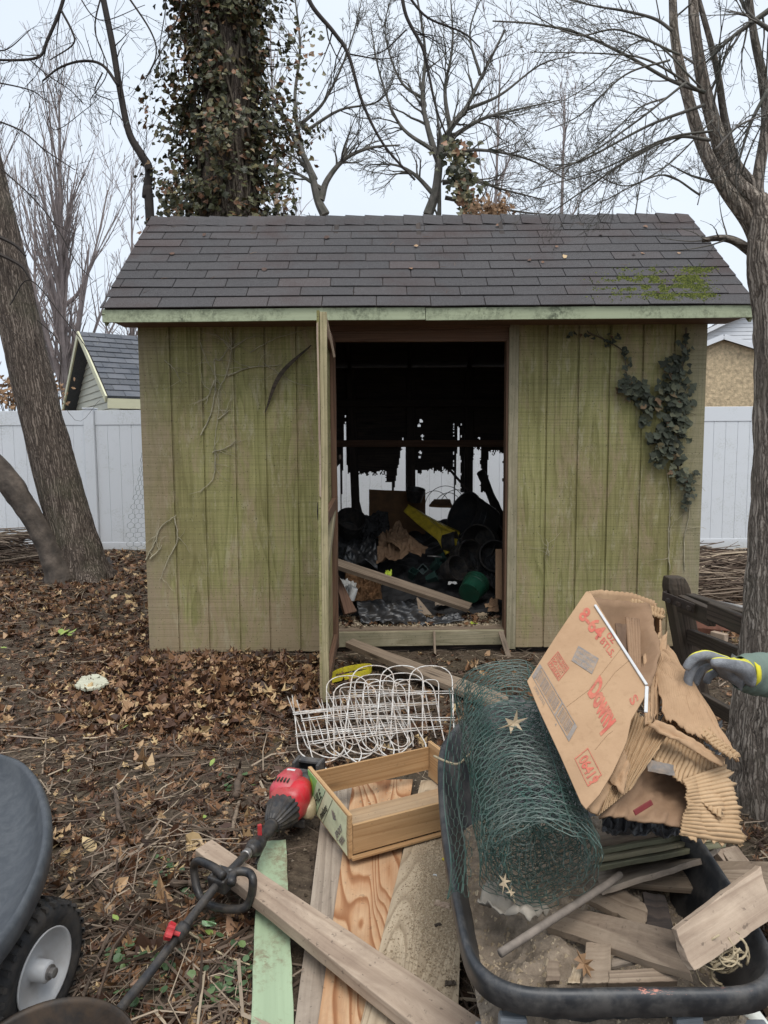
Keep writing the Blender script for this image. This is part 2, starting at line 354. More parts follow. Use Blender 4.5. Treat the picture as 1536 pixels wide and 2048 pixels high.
def m_greenpaint(name, c, lich=(0.10, 0.12, 0.075), fac=0.75, sc=3.0, rough=0.6, th=(0.45, 0.62)):
    k = NT(name); v = k.offset_rand(k.mapv()); n = k.noise(v, sc, 9, 0.8, 0.3); g = k.noise(k.mapv((2, 60, 60), vec=v), 1, 4, 0.6)
    cc = k.ramp(g, [(0.3, tuple(x*0.85 for x in c)), (0.7, c)])
    sp = k.noise(v, 40, 4, 0.7)
    cc = k.mix(k.math('MULTIPLY', k.ramp(n, [(th[0], 0), (th[1], 1)]), k.math('MULTIPLY', k.ramp(sp, [(0.4, 0), (0.55, 1)]), fac)), cc, lich)
    return k.fin(cc, rough, k.math('ADD', n, g), 0.3, 0.002, 0.35)
MAT['fascia'] = m_greenpaint('pale_green_trim', (0.42, 0.46, 0.30), (0.085, 0.095, 0.06), 0.95, 2.2)
MAT['greenboard'] = m_greenpaint('mint_green_paint', (0.36, 0.45, 0.29), (0.22, 0.19, 0.12), 0.95, 6.0, 0.5, (0.47, 0.60))
def m_shingle(name, stops, sc=260, patch=(0.06, 0.035, 0.03)):
    k = NT(name); r = k.island(); v = k.mapv(); n = k.noise(v, sc, 3, 0.7); w = k.noise(v, 2.0, 5, 0.6)
    c = k.ramp(r, stops); c = k.mix(k.ramp(n, [(0.35, 0.0), (0.7, 0.75)]), c, (0.17, 0.165, 0.165))
    c = k.mix(k.ramp(w, [(0.5, 0), (0.7, 0.5)]), c, patch)
    return k.fin(c, 0.9, n, 0.8, 0.003, 0.25)
MAT['shingle'] = m_shingle('brown_grey_shingle', [(0, (0.024, 0.021, 0.022)), (0.5, (0.033, 0.029, 0.030)), (0.85, (0.042, 0.035, 0.035)), (0.96, (0.050, 0.037, 0.035)), (1, (0.062, 0.041, 0.037))])
MAT['slate'] = m_shingle('blue_grey_shingle', [(0, (0.05, 0.058, 0.07)), (0.5, (0.085, 0.095, 0.112)), (1, (0.13, 0.14, 0.16))], 60, (0.06, 0.07, 0.09))
def m_vinyl():
    k = NT('white_vinyl'); v = k.mapv(); n = k.noise(v, 2.2, 9, 0.8); n2 = k.noise(v, 45, 5, 0.7); z = k.sep()[2]
    f = k.math('MULTIPLY', k.ramp(n, [(0.50, 0), (0.68, 1)]), k.ramp(n2, [(0.46, 0), (0.58, 1)]))
    c = k.mix(k.math('MULTIPLY', f, 0.5), (0.71, 0.73, 0.755), (0.33, 0.35, 0.28))
    c = k.mix(k.ramp(z, [(0.1, 0.5), (0.22, 0)]), c, (0.45, 0.43, 0.36))
    return k.fin(c, 0.45, None, spec=0.4)
MAT['vinyl'] = m_vinyl()
MAT['black_poly'] = m_plain('black_poly', (0.022, 0.024, 0.027), 0.42, 0.5, 6, dirt=(0.10, 0.09, 0.08), dfac=0.4, dscale=9, bs=0.2)
MAT['grey_poly'] = m_plain('scuffed_grey_poly', (0.045, 0.050, 0.057), 0.45, 0.25, 6, dirt=(0.11, 0.115, 0.12), dfac=0.45, dscale=26, bs=0.2)
MAT['tyre'] = m_plain('tyre_rubber', (0.018, 0.018, 0.019), 0.75, 0.4, 30, dirt=(0.075, 0.062, 0.05), dfac=0.7, dscale=14, bs=0.3)
MAT['rim'] = m_plain('white_rim_paint', (0.42, 0.42, 0.42), 0.35, 0.08, 8, dirt=(0.3, 0.27, 0.24), dfac=0.45, dscale=12)
MAT['steel'] = m_plain('dull_steel', (0.30, 0.29, 0.28), 0.45, 0.3, 20, metal=0.8, dirt=(0.12, 0.07, 0.04), dfac=0.5)
MAT['tube_grey'] = m_plain('grey_painted_tube', (0.20, 0.22, 0.24), 0.4, 0.1, 10, dirt=(0.15, 0.13, 0.11), dfac=0.4)
MAT['plastic_black'] = m_plain('black_plastic', (0.022, 0.022, 0.024), 0.42, 0.5, 20, dirt=(0.11, 0.09, 0.07), dfac=0.55, dscale=25)
MAT['plastic_red'] = m_plain('red_plastic', (0.50, 0.02, 0.03), 0.35, 0.2, 10, dirt=(0.30, 0.15, 0.12), dfac=0.45, dscale=16)
MAT['pinkred'] = m_plain('faded_red_plastic', (0.50, 0.055, 0.075), 0.45, 0.15, 10, dirt=(0.35, 0.2, 0.16), dfac=0.5, dscale=20)
MAT['tank'] = m_plain('cream_tank', (0.50, 0.40, 0.24), 0.4, 0.15, 10, dirt=(0.2, 0.15, 0.1), dfac=0.4)
MAT['white_wire'] = m_plain('white_coated_wire', (0.72, 0.70, 0.66), 0.5, 0.1, 60, dirt=(0.30, 0.17, 0.08), dfac=0.75, dscale=22)
MAT['green_wire'] = m_plain('green_coated_wire', (0.030, 0.075, 0.060), 0.45, 0.3, 20, dirt=(0.12, 0.135, 0.115), dfac=0.7, dscale=7, spec=0.5)
MAT['grey_wire'] = m_plain('grey_wire', (0.12, 0.125, 0.12), 0.5, 0.4, 10)
MAT['yellow'] = m_plain('yellow_plastic', (0.72, 0.62, 0.03), 0.45, 0.1, 10, dirt=(0.3, 0.2, 0.08), dfac=0.45, dscale=30)
MAT['yellow_dark'] = m_plain('dull_yellow_metal', (0.60, 0.44, 0.04), 0.5, 0.2, 10, dirt=(0.06, 0.04, 0.02), dfac=0.4, dscale=16)
def m_card(name, a, b, corr=False):
    k = NT(name); v = k.offset_rand(k.mapv()); n = k.noise(v, 4, 7, 0.7); f = k.noise(k.mapv((6, 200, 6), vec=v), 1, 4, 0.6); n2 = k.noise(v, 60, 3, 0.6)
    c = k.ramp(n, [(0.3, a), (0.7, b)]); c = k.mix(k.ramp(n2, [(0.55, 0), (0.75, 0.25)]), c, (0.2, 0.12, 0.06))
    st = k.noise(v, 1.7, 8, 0.75, 0.6); c = k.mix(k.ramp(st, [(0.56, 0), (0.68, 0.35)]), c, (0.27, 0.17, 0.10))
    return k.fin(c, 0.85, k.math('ADD', n, k.math('MULTIPLY', f, 0.4)), 0.25, 0.002, 0.2)
MAT['card'] = m_card('cardboard', (0.36, 0.225, 0.13), (0.47, 0.31, 0.185))
MAT['card_flute'] = m_card('torn_corrugation', (0.34, 0.22, 0.12), (0.52, 0.36, 0.215))
MAT['card_dark'] = m_card('shaded_cardboard', (0.19, 0.115, 0.07), (0.32, 0.205, 0.125))  # darker copy of the cardboard, shade of folded-in panels put into the colour
MAT['card_in'] = m_card('shaded_cardboard_inside', (0.10, 0.065, 0.045), (0.16, 0.10, 0.065))  # inside of the box: its shade is painted in as a deeper brown
MAT['ink_red'] = m_plain('faded_red_ink', (0.44, 0.10, 0.07), 0.8, 0.22, 50, dirt=(0.52, 0.30, 0.17), dfac=0.4, dscale=30)
MAT['ink_grey'] = m_plain('faded_grey_ink', (0.20, 0.18, 0.165), 0.8, 0.2, 50, dirt=(0.45, 0.3, 0.18), dfac=0.4, dscale=40)
MAT['ink_dark'] = m_plain('dark_ink', (0.045, 0.045, 0.03), 0.7, 0.2, 50)
MAT['darkred'] = m_plain('dark_red_mark', (0.16, 0.02, 0.02), 0.6, 0.2, 20)
MAT['white_foam'] = m_plain('white_foam_edge', (0.60, 0.60, 0.59), 0.7, 0.08, 30, dirt=(0.4, 0.35, 0.3), dfac=0.3, dscale=20)
MAT['label_cream'] = m_plain('cream_label', (0.76, 0.76, 0.50), 0.55, 0.06, 20, dirt=(0.4, 0.36, 0.2), dfac=0.4, dscale=18)
MAT['label_pale'] = m_plain('pale_green_label', (0.52, 0.74, 0.46), 0.55, 0.06, 20, dirt=(0.4, 0.36, 0.2), dfac=0.3, dscale=18)
MAT['label_green'] = m_plain('green_label', (0.25, 0.58, 0.16), 0.5, 0.1, 20)
MAT['label_yellow'] = m_plain('yellow_print', (0.45, 0.55, 0.06), 0.5, 0.1, 20)
MAT['black_sheet'] = m_plain('black_plastic_sheet', (0.024, 0.026, 0.030), 0.36, 0.4, 8, dirt=(0.12, 0.10, 0.08), dfac=0.28, dscale=12, spec=0.55)
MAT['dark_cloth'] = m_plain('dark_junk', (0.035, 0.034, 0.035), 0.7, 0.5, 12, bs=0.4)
MAT['green_pot'] = m_plain('green_plastic_pot', (0.012, 0.07, 0.042), 0.35, 0.2, 10, dirt=(0.05, 0.05, 0.03), dfac=0.4)
MAT['teal_pot'] = m_plain('dark_green_plastic', (0.02, 0.045, 0.038), 0.4, 0.3, 10)
MAT['white_bag'] = m_plain('white_bag', (0.60, 0.60, 0.58), 0.5, 0.1, 14, dirt=(0.3, 0.27, 0.22), dfac=0.3)
MAT['brown_pot'] = m_plain('brown_cardboard_dark', (0.16, 0.085, 0.04), 0.8, 0.3, 14)
MAT['sawdust'] = m_plain('sawdust_dirt', (0.23, 0.18, 0.12), 0.95, 0.35, 60, bs=0.8, bd=0.006, dirt=(0.08, 0.055, 0.035), dfac=0.7, dscale=14)
MAT['dirt'] = m_plain('dry_dirt', (0.30, 0.24, 0.18), 0.95, 0.4, 40, bs=1.0, bd=0.012, dirt=(0.16, 0.12, 0.085), dfac=0.7, dscale=10)
MAT['stone'] = m_plain('pale_stone', (0.55, 0.54, 0.42), 0.8, 0.15, 20, dirt=(0.25, 0.24, 0.15), dfac=0.5, dscale=12)
MAT['brick'] = m_plain('brown_brick', (0.26, 0.12, 0.08), 0.85, 0.25, 30, bs=0.5)
MAT['olive_top'] = m_plain('olive_painted_top', (0.34, 0.34, 0.16), 0.8, 0.2, 30)
MAT['stucco'] = m_plain('tan_stucco', (0.56, 0.43, 0.27), 0.9, 0.35, 14, bs=1.0, bd=0.02)
MAT['cream'] = m_plain('cream_siding', (0.50, 0.49, 0.40), 0.6, 0.08, 3)
MAT['cream_trim'] = m_plain('cream_trim', (0.60, 0.58, 0.40), 0.6, 0.06, 3)
MAT['white_trim'] = m_plain('white_trim', (0.75, 0.76, 0.78), 0.5, 0.05, 3)
MAT['glass_dark'] = m_plain('dark_window', (0.03, 0.035, 0.04), 0.1, 0.2, 3)
MAT['iron'] = m_plain('blackened_iron', (0.03, 0.024, 0.02), 0.6, 0.4, 40, bs=0.5, dirt=(0.09, 0.05, 0.03), dfac=0.4)
MAT['pvc'] = m_plain('white_pipe', (0.62, 0.63, 0.58), 0.45, 0.08, 10, dirt=(0.3, 0.27, 0.2), dfac=0.5)
MAT['rope'] = m_plain('frayed_twine', (0.42, 0.34, 0.22), 0.9, 0.2, 60, bs=0.5)
def m_knit(name, c, sc=160):
    k = NT(name); v = k.mapv(); n = k.noise(v, 9, 4); w = k.noise(v, sc, 2)
    cc = k.ramp(n, [(0.3, tuple(x*0.8 for x in c)), (0.7, c)])
    return k.fin(cc, 0.9, w, 0.4, 0.002, 0.2)
MAT['sleeve'] = m_knit('grey_green_fleece', (0.17, 0.22, 0.185)); MAT['trousers'] = m_knit('dark_trousers', (0.04, 0.045, 0.06))
MAT['skin'] = m_knit('skin', (0.5, 0.32, 0.24)); MAT['hair'] = m_knit('brown_hair', (0.05, 0.03, 0.02))
MAT['glove_yellow'] = m_knit('yellow_glove_knit', (0.72, 0.64, 0.05)); MAT['glove_grey'] = m_plain('grey_glove_coating', (0.21, 0.22, 0.235), 0.45, 0.3, 22, dirt=(0.1, 0.09, 0.08), dfac=0.5, dscale=20)
# ---------------------------------------------------------------- ground
def gz(x, y):
    h = 0.012*mnoise.noise(V(x*1.1, y*1.1, 3)) + 0.010*mnoise.noise(V(x*3.7, y*3.7, 9))
    t = min(1, max(0, (y-5.2)/3.0)); h += 0.10*t*t*(3-2*t)
    t = min(1, max(0, (-x-1.9)/1.5))*min(1, max(0, (y-2.5)/2.5)); h += 0.05*t
    return h
def build_ground():
    def axis(lo, hi, step, far0, far1):
        a = list(np.arange(lo, hi, step)); s = step; x = a[-1]
        while x < far1: s *= 1.35; x += s; a.append(x)
        s = step; x = a[0]
        while x > far0: s *= 1.35; x -= s; a.insert(0, x)
        return a
    xs = axis(-4.2, 4.0, 0.035, -150, 150); ys = axis(0.8, 9.5, 0.035, -40, 200)
    vs_ = []; 
    for y in ys:
        for x in xs:
            near = -4.3 < x < 4.1 and 0.7 < y < 9.6
            z = gz(x, y) + (0.012*mnoise.fractal(V(x*14, y*14, 1), 1, 2, 2) if near else 0)
            vs_.append((x, y, z))
    n = len(xs); fs = [(j*n+i, j*n+i+1, (j+1)*n+i+1, (j+1)*n+i) for j in range(len(ys)-1) for i in range(n-1)]
    o = mkobj('ground', vs_, fs, MAT['ground'], smooth=True); tag(o, kind='structure'); return o
build_ground()

# ---------------------------------------------------------------- shed
YF = 4.75; YB = 7.2; ZB = 0.012
XL = at(288, 1000, YF).x; XR = at(1403, 1000, YF).x; XO0 = at(662, 1000, YF).x; XO1 = at(1010, 1000, YF).x
ZW = 2.24; ZFL = 0.15; EAVE = V(0, 4.42, 2.285); RIDGE = V(0, 5.42, 3.125); REAR = V(0, 7.5, 2.12)
XRL = at(203, 615, 4.42).x; XRR = at(1511, 606, 4.42).x
shed = thing('garden_shed', 'old green stained wooden shed with brown shingle roof and open doorway', 'shed', (0.27, 5.9, 0))
def siding(x0, x1, grooves, z0, z1, y, name='siding_panel'):
    """grooved plywood siding: real grooves, rough bottom edge"""
    prof = [(x0, 0.0)]
    for g in grooves: prof += [(g-0.007, 0.0), (g-0.0058, 0.0115), (g+0.0058, 0.0115), (g+0.007, 0.0)]
    prof += [(x1, 0.0)]
    # subdivide long runs
    pp = [prof[0]]
    for a, b in zip(prof, prof[1:]):
        k = max(1, int((b[0]-a[0])/0.05))
        for i in range(1, k+1): pp.append((a[0]+(b[0]-a[0])*i/k, a[1]+(b[1]-a[1])*i/k))
    nz = 30; mb = MB()
    for back in (0, 1):
        for i in range(nz+1):
            z = z0+(z1-z0)*i/nz
            for x, d in pp:
                zz = z + (0.006*mnoise.noise(V(x*9, 0, 4)) if i == 0 else 0)
                yy = (y+0.016) if back else y + d + 0.004*mnoise.noise(V(x*1.3, 0, z*1.1))
                mb.v.append(V(x, yy, zz))
    n = len(pp); B = (nz+1)*n
    for i in range(nz):
        for j in range(n-1):
            a = i*n+j; mb.f.append((a, a+1, a+n+1, a+n)); a += B; mb.f.append((a, a+n, a+n+1, a+1))
        for a, b in ((i*n, 1), (i*n+n-1, 0)): mb.f.append((a, a+n, a+n+B, a+B) if b else (a, a+B, a+n+B, a+n))
    for j in range(n-1):
        mb.f.append((j, j+B, j+1+B, j+1)); a = nz*n+j; mb.f.append((a, a+1, a+1+B, a+B))
    return mb.build(name, MAT['siding'], shed)
gl = [at(x, 1000, YF).x for x in (350, 412, 475, 536, 598)]
gr = [at(x, 1000, YF).x for x in (1090, 1152, 1213, 1278, 1340)]
XJ = at(1034, 1000, YF).x
siding(XL, XO0-0.005, gl, ZB, ZW, YF, 'siding_panel')
siding(XJ+0.002, XR, gr, ZB+0.02, ZW, YF, 'siding_panel')
# side walls (gable ends) and the rotten back wall
def gable(x, s):
    t = 0.016*s
    out = [(YF+0.02, ZB), (YB, ZB), (YB, 2.22), (RIDGE.y, 3.12), (YF+0.02, 2.50)]
    mb = MB(); n = len(out)
    mb.v = [V(x, y, z) for y, z in out]+[V(x+t, y, z) for y, z in out]
    mb.f = [tuple(range(n)), tuple(range(2*n-1, n-1, -1))]+[(i, i+n, (i+1) % n+n, (i+1) % n) for i in range(n)]
    mb.build('side_wall', MAT['siding'], shed)
gable(XL+0.001, 1); gable(XR-0.001, -1)
def inv(P):
    d = P-CAM; w = d.dot(_F); return (768+F_PX*d.dot(_R)/w, 1024-F_PX*d.dot(_U)/w)
def hole(px, py):
    j = 6*mnoise.noise(V(px*0.11, py*0.11, 0)) + 4*mnoise.noise(V(px*0.4, py*0.3, 5))
    # ragged lower edge of the rotten sheathing between studs
    segs = [(640, 662, 940), (662, 682, 955), (682, 694, 835), (694, 772, 966), (772, 790, 985), (790, 808, 905),
            (808, 824, 1010), (824, 840, 965), (840, 908, 962), (908, 921, 845), (921, 934, 1010), (934, 948, 940), (948, 962, 915),
            (962, 975, 1005), (975, 1008, 925), (1008, 1100, 1010)]
    e = None
    for a, b, y in segs:
        if a <= px+j*0.5 < b: e = y
    if e is None: return False
    if 680 < px < 696: e = 835 + abs(px-690+0.15*(py-835)*0)*28
    if 908 < px < 922: e = 845 + abs(px-917)*26
    if 784 < px < 812: e = 900 + max(0, 806-px)*5.5
    if py > e - 20 + j*1.6: return True
    for hx, hy, r in ((842, 842, 2.4), (838, 851, 2.2), (845, 872, 1.8), (845, 880, 1.6), (841, 905, 2), (840, 915, 1.8), (806, 877, 1.4), (959, 876, 1.6)):
        if (px-hx)**2+(py-hy)**2 < r*r*2: return True
    return False
def back_wall():
    step = 0.011; x0 = XL+0.02; x1 = XR-0.02; z0 = ZB; z1 = 2.22
    cx = lambda i: x0+(x1-x0)*i/nx; cz = lambda j: z0+(z1-z0)*j/nz
    mb = MB()
    xa, xb = at(630, 900, YB).x, at(1040, 900, YB).x; za, zb = at(800, 1090, YB).z, at(800, 810, YB).z
    T = 0.018
    mb.box((x0, YB, z0), (xa, YB+T, z1)); mb.box((xb, YB, z0), (x1, YB+T, z1)); mb.box((xa, YB, zb), (xb, YB+T, z1)); mb.box((xa, YB, z0), (xb, YB+T, za))
    nx = int((xb-xa)/step); nz = int((zb-za)/step); keep = {}
    for i in range(nx):
        for j in range(nz):
            x = xa+(i+.5)*(xb-xa)/nx; z = za+(j+.5)*(zb-za)/nz
            keep[i, j] = not hole(*inv(V(x, YB, z)))
    def P(i, j, b): return V(xa+i*(xb-xa)/nx, YB+T*b, za+j*(zb-za)/nz)
    idx = {}
    def vid(i, j, b):
        if (i, j, b) not in idx: idx[i, j, b] = len(mb.v); mb.v.append(P(i, j, b))
        return idx[i, j, b]
    for (i, j), k in keep.items():
        if not k: continue
        mb.f.append((vid(i, j, 0), vid(i+1, j, 0), vid(i+1, j+1, 0), vid(i, j+1, 0)))
        mb.f.append((vid(i, j, 1), vid(i, j+1, 1), vid(i+1, j+1, 1), vid(i+1, j, 1)))
        for di, dj, a, b in ((-1, 0, (0, 0), (0, 1)), (1, 0, (1, 1), (1, 0)), (0, -1, (1, 0), (0, 0)), (0, 1, (0, 1), (1, 1))):
            if not keep.get((i+di, j+dj), True) :
                mb.f.append((vid(i+a[0], j+a[1], 0), vid(i+b[0], j+b[1], 0), vid(i+b[0], j+b[1], 1), vid(i+a[0], j+a[1], 1)))
    mb.build('back_wall', MAT['interior'], shed)
back_wall()
# inner framing, each member a part
def member(name, a, b, w, t, mat='interior', up=(0, 1, 0)): return board(name, a, b, w, t, MAT[mat], shed, up, 0.001)
yb = YB-0.045
for px, lean in ((709, -0.03), (822, 0.0), (936, 0.0), (560, 0), (1085, 0)):
    x = at(px, 950, YB).x; member('stud', (x-lean, yb, ZFL), (x+lean, yb, 2.2), 0.085, 0.045)
for py in (806, 887):
    z = at(840, py, yb-0.05).z; member('rail', (XL+0.04, yb-0.065, z+0.01), (XR-0.04, yb-0.065, z-0.01), 0.07, 0.035, 'redwood' if py > 850 else 'interior')
for x in (XL+0.06, XR-0.06):
    for y in (5.2, 5.9, 6.6): member('stud', (x, y, ZFL), (x, y, 2.3), 0.085, 0.04, up=(0, 1, 0))
for i in range(7):
    x = XL+0.1+(XR-XL-0.2)*i/6
    member('rafter', (x, 4.82, 2.56), (x, 5.39, 3.06), 0.035, 0.08, up=(0, 0, 1)); member('rafter', (x, 5.45, 3.06), (x, 7.15, 2.20), 0.035, 0.08, up=(0, 0, 1))
# header over the doorway, jambs, sill
member('header', (XO0-0.03, YF+0.035, 2.19), (XO1+0.06, YF+0.035, 2.185), 0.13, 0.04, 'redwood')
member('header_strip', (XO0-0.05, YF-0.012, 2.205), (XO1+0.02, YF-0.012, 2.222), 0.035, 0.02, 'redwood')
board('door_jamb', (XO0-0.02, YF+0.045, ZFL), (XO0-0.02, YF+0.045, 2.13), 0.035, 0.088, MAT['redwood'], shed, (1, 0, 0), 0.001)
board('door_jamb', (XO1+0.018, YF+0.05, ZB+0.02), (XO1+0.018, YF+0.05, 2.13), 0.03, 0.088, MAT['redwood'], shed, (0, 1, 0), 0.001)
board('corner_trim', ((XO1+XJ)/2+0.008, YF-0.002, ZB+0.01), ((XO1+XJ)/2+0.008, YF-0.002, 2.235), XJ-XO1-0.018, 0.022, MAT['jamb'], shed, (0, -1, 0), 0.001)
board('sill', (XO0-0.02, YF+0.02, 0.088), (XO1+0.005, YF+0.02, 0.100), 0.038, 0.10, MAT['jamb'], shed, (0, 0, 1), 0.002)
board('sill', (XO0-0.02, YF+0.085, 0.135), (XO1+0.005, YF+0.085, 0.145), 0.085, 0.03, MAT['oldwood'], shed, (0, 0, 1), 0.003)
board('sill_brace', (at(868, 1272, YF-0.03).x, YF-0.03, 0.155), (at(868, 1300, YF).x, YF-0.09, 0.0), 0.05, 0.015, MAT['oldwood'], shed, (1, 0, 0), 0.004, ends=0.02)
board('sill_brace', (at(1001, 1275, YF-0.02).x, YF-0.03, 0.15), (at(1012, 1310, YF).x, YF-0.12, -0.01), 0.035, 0.035, MAT['oldwood'], shed, (0, -1, 0), 0.004)
fl = MB()
fl.grid(lambda u, v: V(XL+0.03+(XR-XL-0.06)*u, YF+0.13+(YB-YF-0.14)*v, ZFL-0.004+0.014*fbm((u*14, v*11, 2))), 90, 60)
fl.build('floor', MAT['sawdust'], shed, smooth=True)
MB().box((XL+0.03, YF+0.05, ZB-0.02), (XR-0.03, YB-0.01, ZFL-0.045)).build('floor_frame', MAT['interior'], shed)
# roof: deck, fascia, soffit, rake boards, shingles
roof = MB()
def slab(mb, a, b, x0, x1, t):
    n = V(0, -(b.z-a.z), b.y-a.y).normalized()
    if n.z < 0: n = -n
    for x in (x0, x1):
        for p in (a, b): mb.v.append(V(x, p.y, p.z)); mb.v.append(V(x, p.y, p.z)-n*t)
    k = len(mb.v)-8
    mb.f += [tuple(k+i for i in f) for f in ((0, 4, 6, 2), (1, 3, 7, 5), (0, 1, 5, 4), (2, 6, 7, 3), (0, 2, 3, 1), (4, 5, 7, 6))]
slab(roof, EAVE, RIDGE, XRL+0.02, XRR-0.02, 0.022); slab(roof, RIDGE+V(0, 0.001, 0), REAR, XRL+0.02, XRR-0.02, 0.022)
rf = roof.build('roof', MAT['interior'], shed)
tiles = MB(); rng = random.Random(3)
def shingle_slope(a, b, rows, phase, x0=XRL, x1=XRR, tab=0.336, over=0.012):
    d = (b-a); L = d.length; d.normalize(); n = V(0, -d.z, d.y); n = n if n.z > 0 else -n
    ex = L/rows
    for r in range(rows):
        s0 = r*ex - (over if r == 0 else 0); off = phase[r % len(phase)]*tab; x = x0 - tab + off
        while x < x1:
            xa, xb = max(x+0.0026, x0), min(x+tab-0.0026, x1)
            if xb-xa > 0.01:
                k = 4; j0 = rng.uniform(-0.0022, 0.0022); j1 = rng.uniform(-0.002, 0.002); lift = rng.uniform(0.0025, 0.006)
                base = len(tiles.v)
                for i in range(k+1):
                    xx = xa+(xb-xa)*i/k; wv = 0.004*mnoise.noise(V(xx*2.3, r*0.31, 4))+0.0015*mnoise.noise(V(xx*9, r*3, 2))
                    sag = 0.006*mnoise.noise(V(xx*0.8, r*0.16, 7))
                    ed = j0+(j1-j0)*i/k+wv
                    p0 = a+d*(s0+ed)+n*(0.006+lift+sag); p1 = a+d*(s0+ex+0.01)+n*(0.0035+sag)
                    tiles.v += [V(xx, p0.y, p0.z), V(xx, p1.y, p1.z), V(xx, (p0-n*0.006).y, (p0-n*0.006).z)]
                for i in range(k):
                    q = base+3*i; tiles.f += [(q, q+3, q+4, q+1), (q+2, q+5, q+3, q)]
                tiles.f += [(base, base+1, base+2), (base+3*k, base+3*k+2, base+3*k+1)]
            x += tab
    # the dark felt and cut-outs beneath the tabs
shingle_slope(EAVE+V(0, -0.012, 0), RIDGE, 11, [0.05, 0.62, 0.17, 0.72, 0.30, 0.83, 0.42, 0.95, 0.5, 0.08, 0.6])
shingle_slope(REAR, RIDGE, 17, [0, 0.5])
tl = tiles.build('shingles', MAT['shingle'], rf)
cap = MB(); x = XRL+0.01
while x < XRR-0.02:
    w = 0.145; xe = min(x+w+0.02, XRR-0.01); base = len(cap.v); lift = 0.007
    for xx, h in ((x, 0.024+rng.uniform(0, 0.006)), (xe, 0.016)):
        for dy, dz in ((-0.105, -0.098), (-0.04, -0.033), (0, 0.0), (0.05, -0.027), (0.12, -0.062)):
            cap.v.append(V(xx, RIDGE.y+dy, RIDGE.z+dz+h+0.004*mnoise.noise(V(xx*1.2, 0, 8))))
    for i in range(4): cap.f.append((base+i, base+5+i, base+6+i, base+1+i))
    x += w
cp = cap.build('ridge_cap', MAT['shingle'], rf); sm = cp.modifiers.new('s', 'SOLIDIFY'); sm.thickness = 0.006; sm.offset = -1
# fascia: photo shows it from y=617..645 px
zt = EAVE.z-0.012; zb_ = at(850, 641, 4.42).z
for xa, xb in ((XRL+0.005, (XRL+XRR)/2-0.02), ((XRL+XRR)/2-0.017, XRR-0.005)):
    board('fascia', (xa, EAVE.y, (zt+zb_)/2), (xb, EAVE.y, (zt+zb_)/2+0.004), 0.02, zt-zb_, MAT['fascia'], shed, (0, 0, 1), 0.002)
board('soffit', ((XRL+XRR)/2-2.0, (EAVE.y+YF)/2+0.01, zb_+0.03), ((XRL+XRR)/2+2.0, (EAVE.y+YF)/2+0.01, zb_+0.03), YF-EAVE.y-0.01, 0.012, MAT['redwood'], shed, (0, 0, 1), 0.001)
for x in (XRL+0.012, XRR-0.012):
    board('rake_board', (x, EAVE.y+0.012, EAVE.z-0.07), (x, RIDGE.y, RIDGE.z-0.06), 0.018, 0.085, MAT['fascia'], shed, (0, 0, 1), 0.001)
    board('rake_board', (x, RIDGE.y+0.004, RIDGE.z-0.06), (x, REAR.y, REAR.z-0.06), 0.018, 0.085, MAT['fascia'], shed, (0, 0, 1), 0.001)
# door: stands open toward the camera, seen on its edge
dx0 = at(664, 1000, YF).x; dy1 = 3.76; dx1t = at(638, 700, dy1).x; dx1b = at(642, 1300, dy1).x
door = MB()
def doorp(u, v, s):       # u along the door (hinge to free edge), v height
    z = (0.03*(1-u)+.008*u)*(1-v)+(2.165*(1-u)+2.138*u)*v; y = (YF-0.02)*(1-u)+dy1*u
    xe = dx1b*(1-v)+dx1t*v; x = (dx0-0.012)*(1-u)+(xe-0.010)*u
    return V(x+s, y, z+0.004*mnoise.noise(V(u*20, s*9, 3))*(1 if v in (0, 1) else 0))
N, K = 24, 18
for s in (0, 0.014):
    b0 = len(door.v)
    for i in range(N+1):
        for j in range(K+1): door.v.append(doorp(i/N, j/K, s))
    for i in range(N):
        for j in range(K):
            q = b0+i*(K+1)+j; f = (q, q+1, q+K+2, q+K+1); door.f.append(f if s else f[::-1])
R_ = (N+1)*(K+1)
for i in range(N):
    for j in (0, K): q = i*(K+1)+j; door.f.append((q, q+K+1, q+K+1+R_, q+R_))
for j in range(K):
    for i in (0, N): q = i*(K+1)+j; door.f.append((q, q+1, q+1+R_, q+R_))
dr = door.build('door', MAT['siding'], shed)
def dpt(u, z, s): v = (z-0.03)/2.135; p = doorp(u, min(.999, max(.001, v)), s); return p
def dframe(u, z0, z1, w=0.04, mat='doorwood', nm='door_frame'):
    a = dpt(u, z0, 0.033); b = dpt(u, z1, 0.033); return board(nm, a, b, w, 0.036, MAT[mat], dr, (1, 0, 0), 0.002, ends=0.008)
e = dframe(0.985, 0.02, 2.16, 0.03); dframe(0.04, 0.06, 2.14, 0.06, 'redwood')
for z0, z1 in ((0.12, 0.12), (1.05, 1.05), (2.08, 2.08)):
    board('door_frame', dpt(0.07, z0, 0.033), dpt(0.95, z1, 0.033), 0.07, 0.03, MAT['redwood'], dr, (1, 0, 0), 0.001)
board('door_brace', dpt(0.93, 0.75, 0.03), dpt(0.08, 1.02, 0.03), 0.07, 0.03, MAT['jamb'], dr, (1, 0, 0), 0.001)
board('splinter', dpt(0.99, 2.13, 0.05), dpt(0.90, 1.93, 0.09), 0.012, 0.004, MAT['newwood'], dr, (0, 1, 0), 0.01, ends=0.01)
board('torn_edge', dpt(1.003, 1.18, 0.012), dpt(1.003, 2.10, 0.006), 0.010, 0.008, MAT['newwood'], dr, (0, -1, 0), 0.006, ends=0.02)
h = MB(); hx = at(626, 980, YF-0.05)
h0 = dpt(0.55, 0.98, -0.004); h1 = dpt(0.55, 1.12, -0.004)
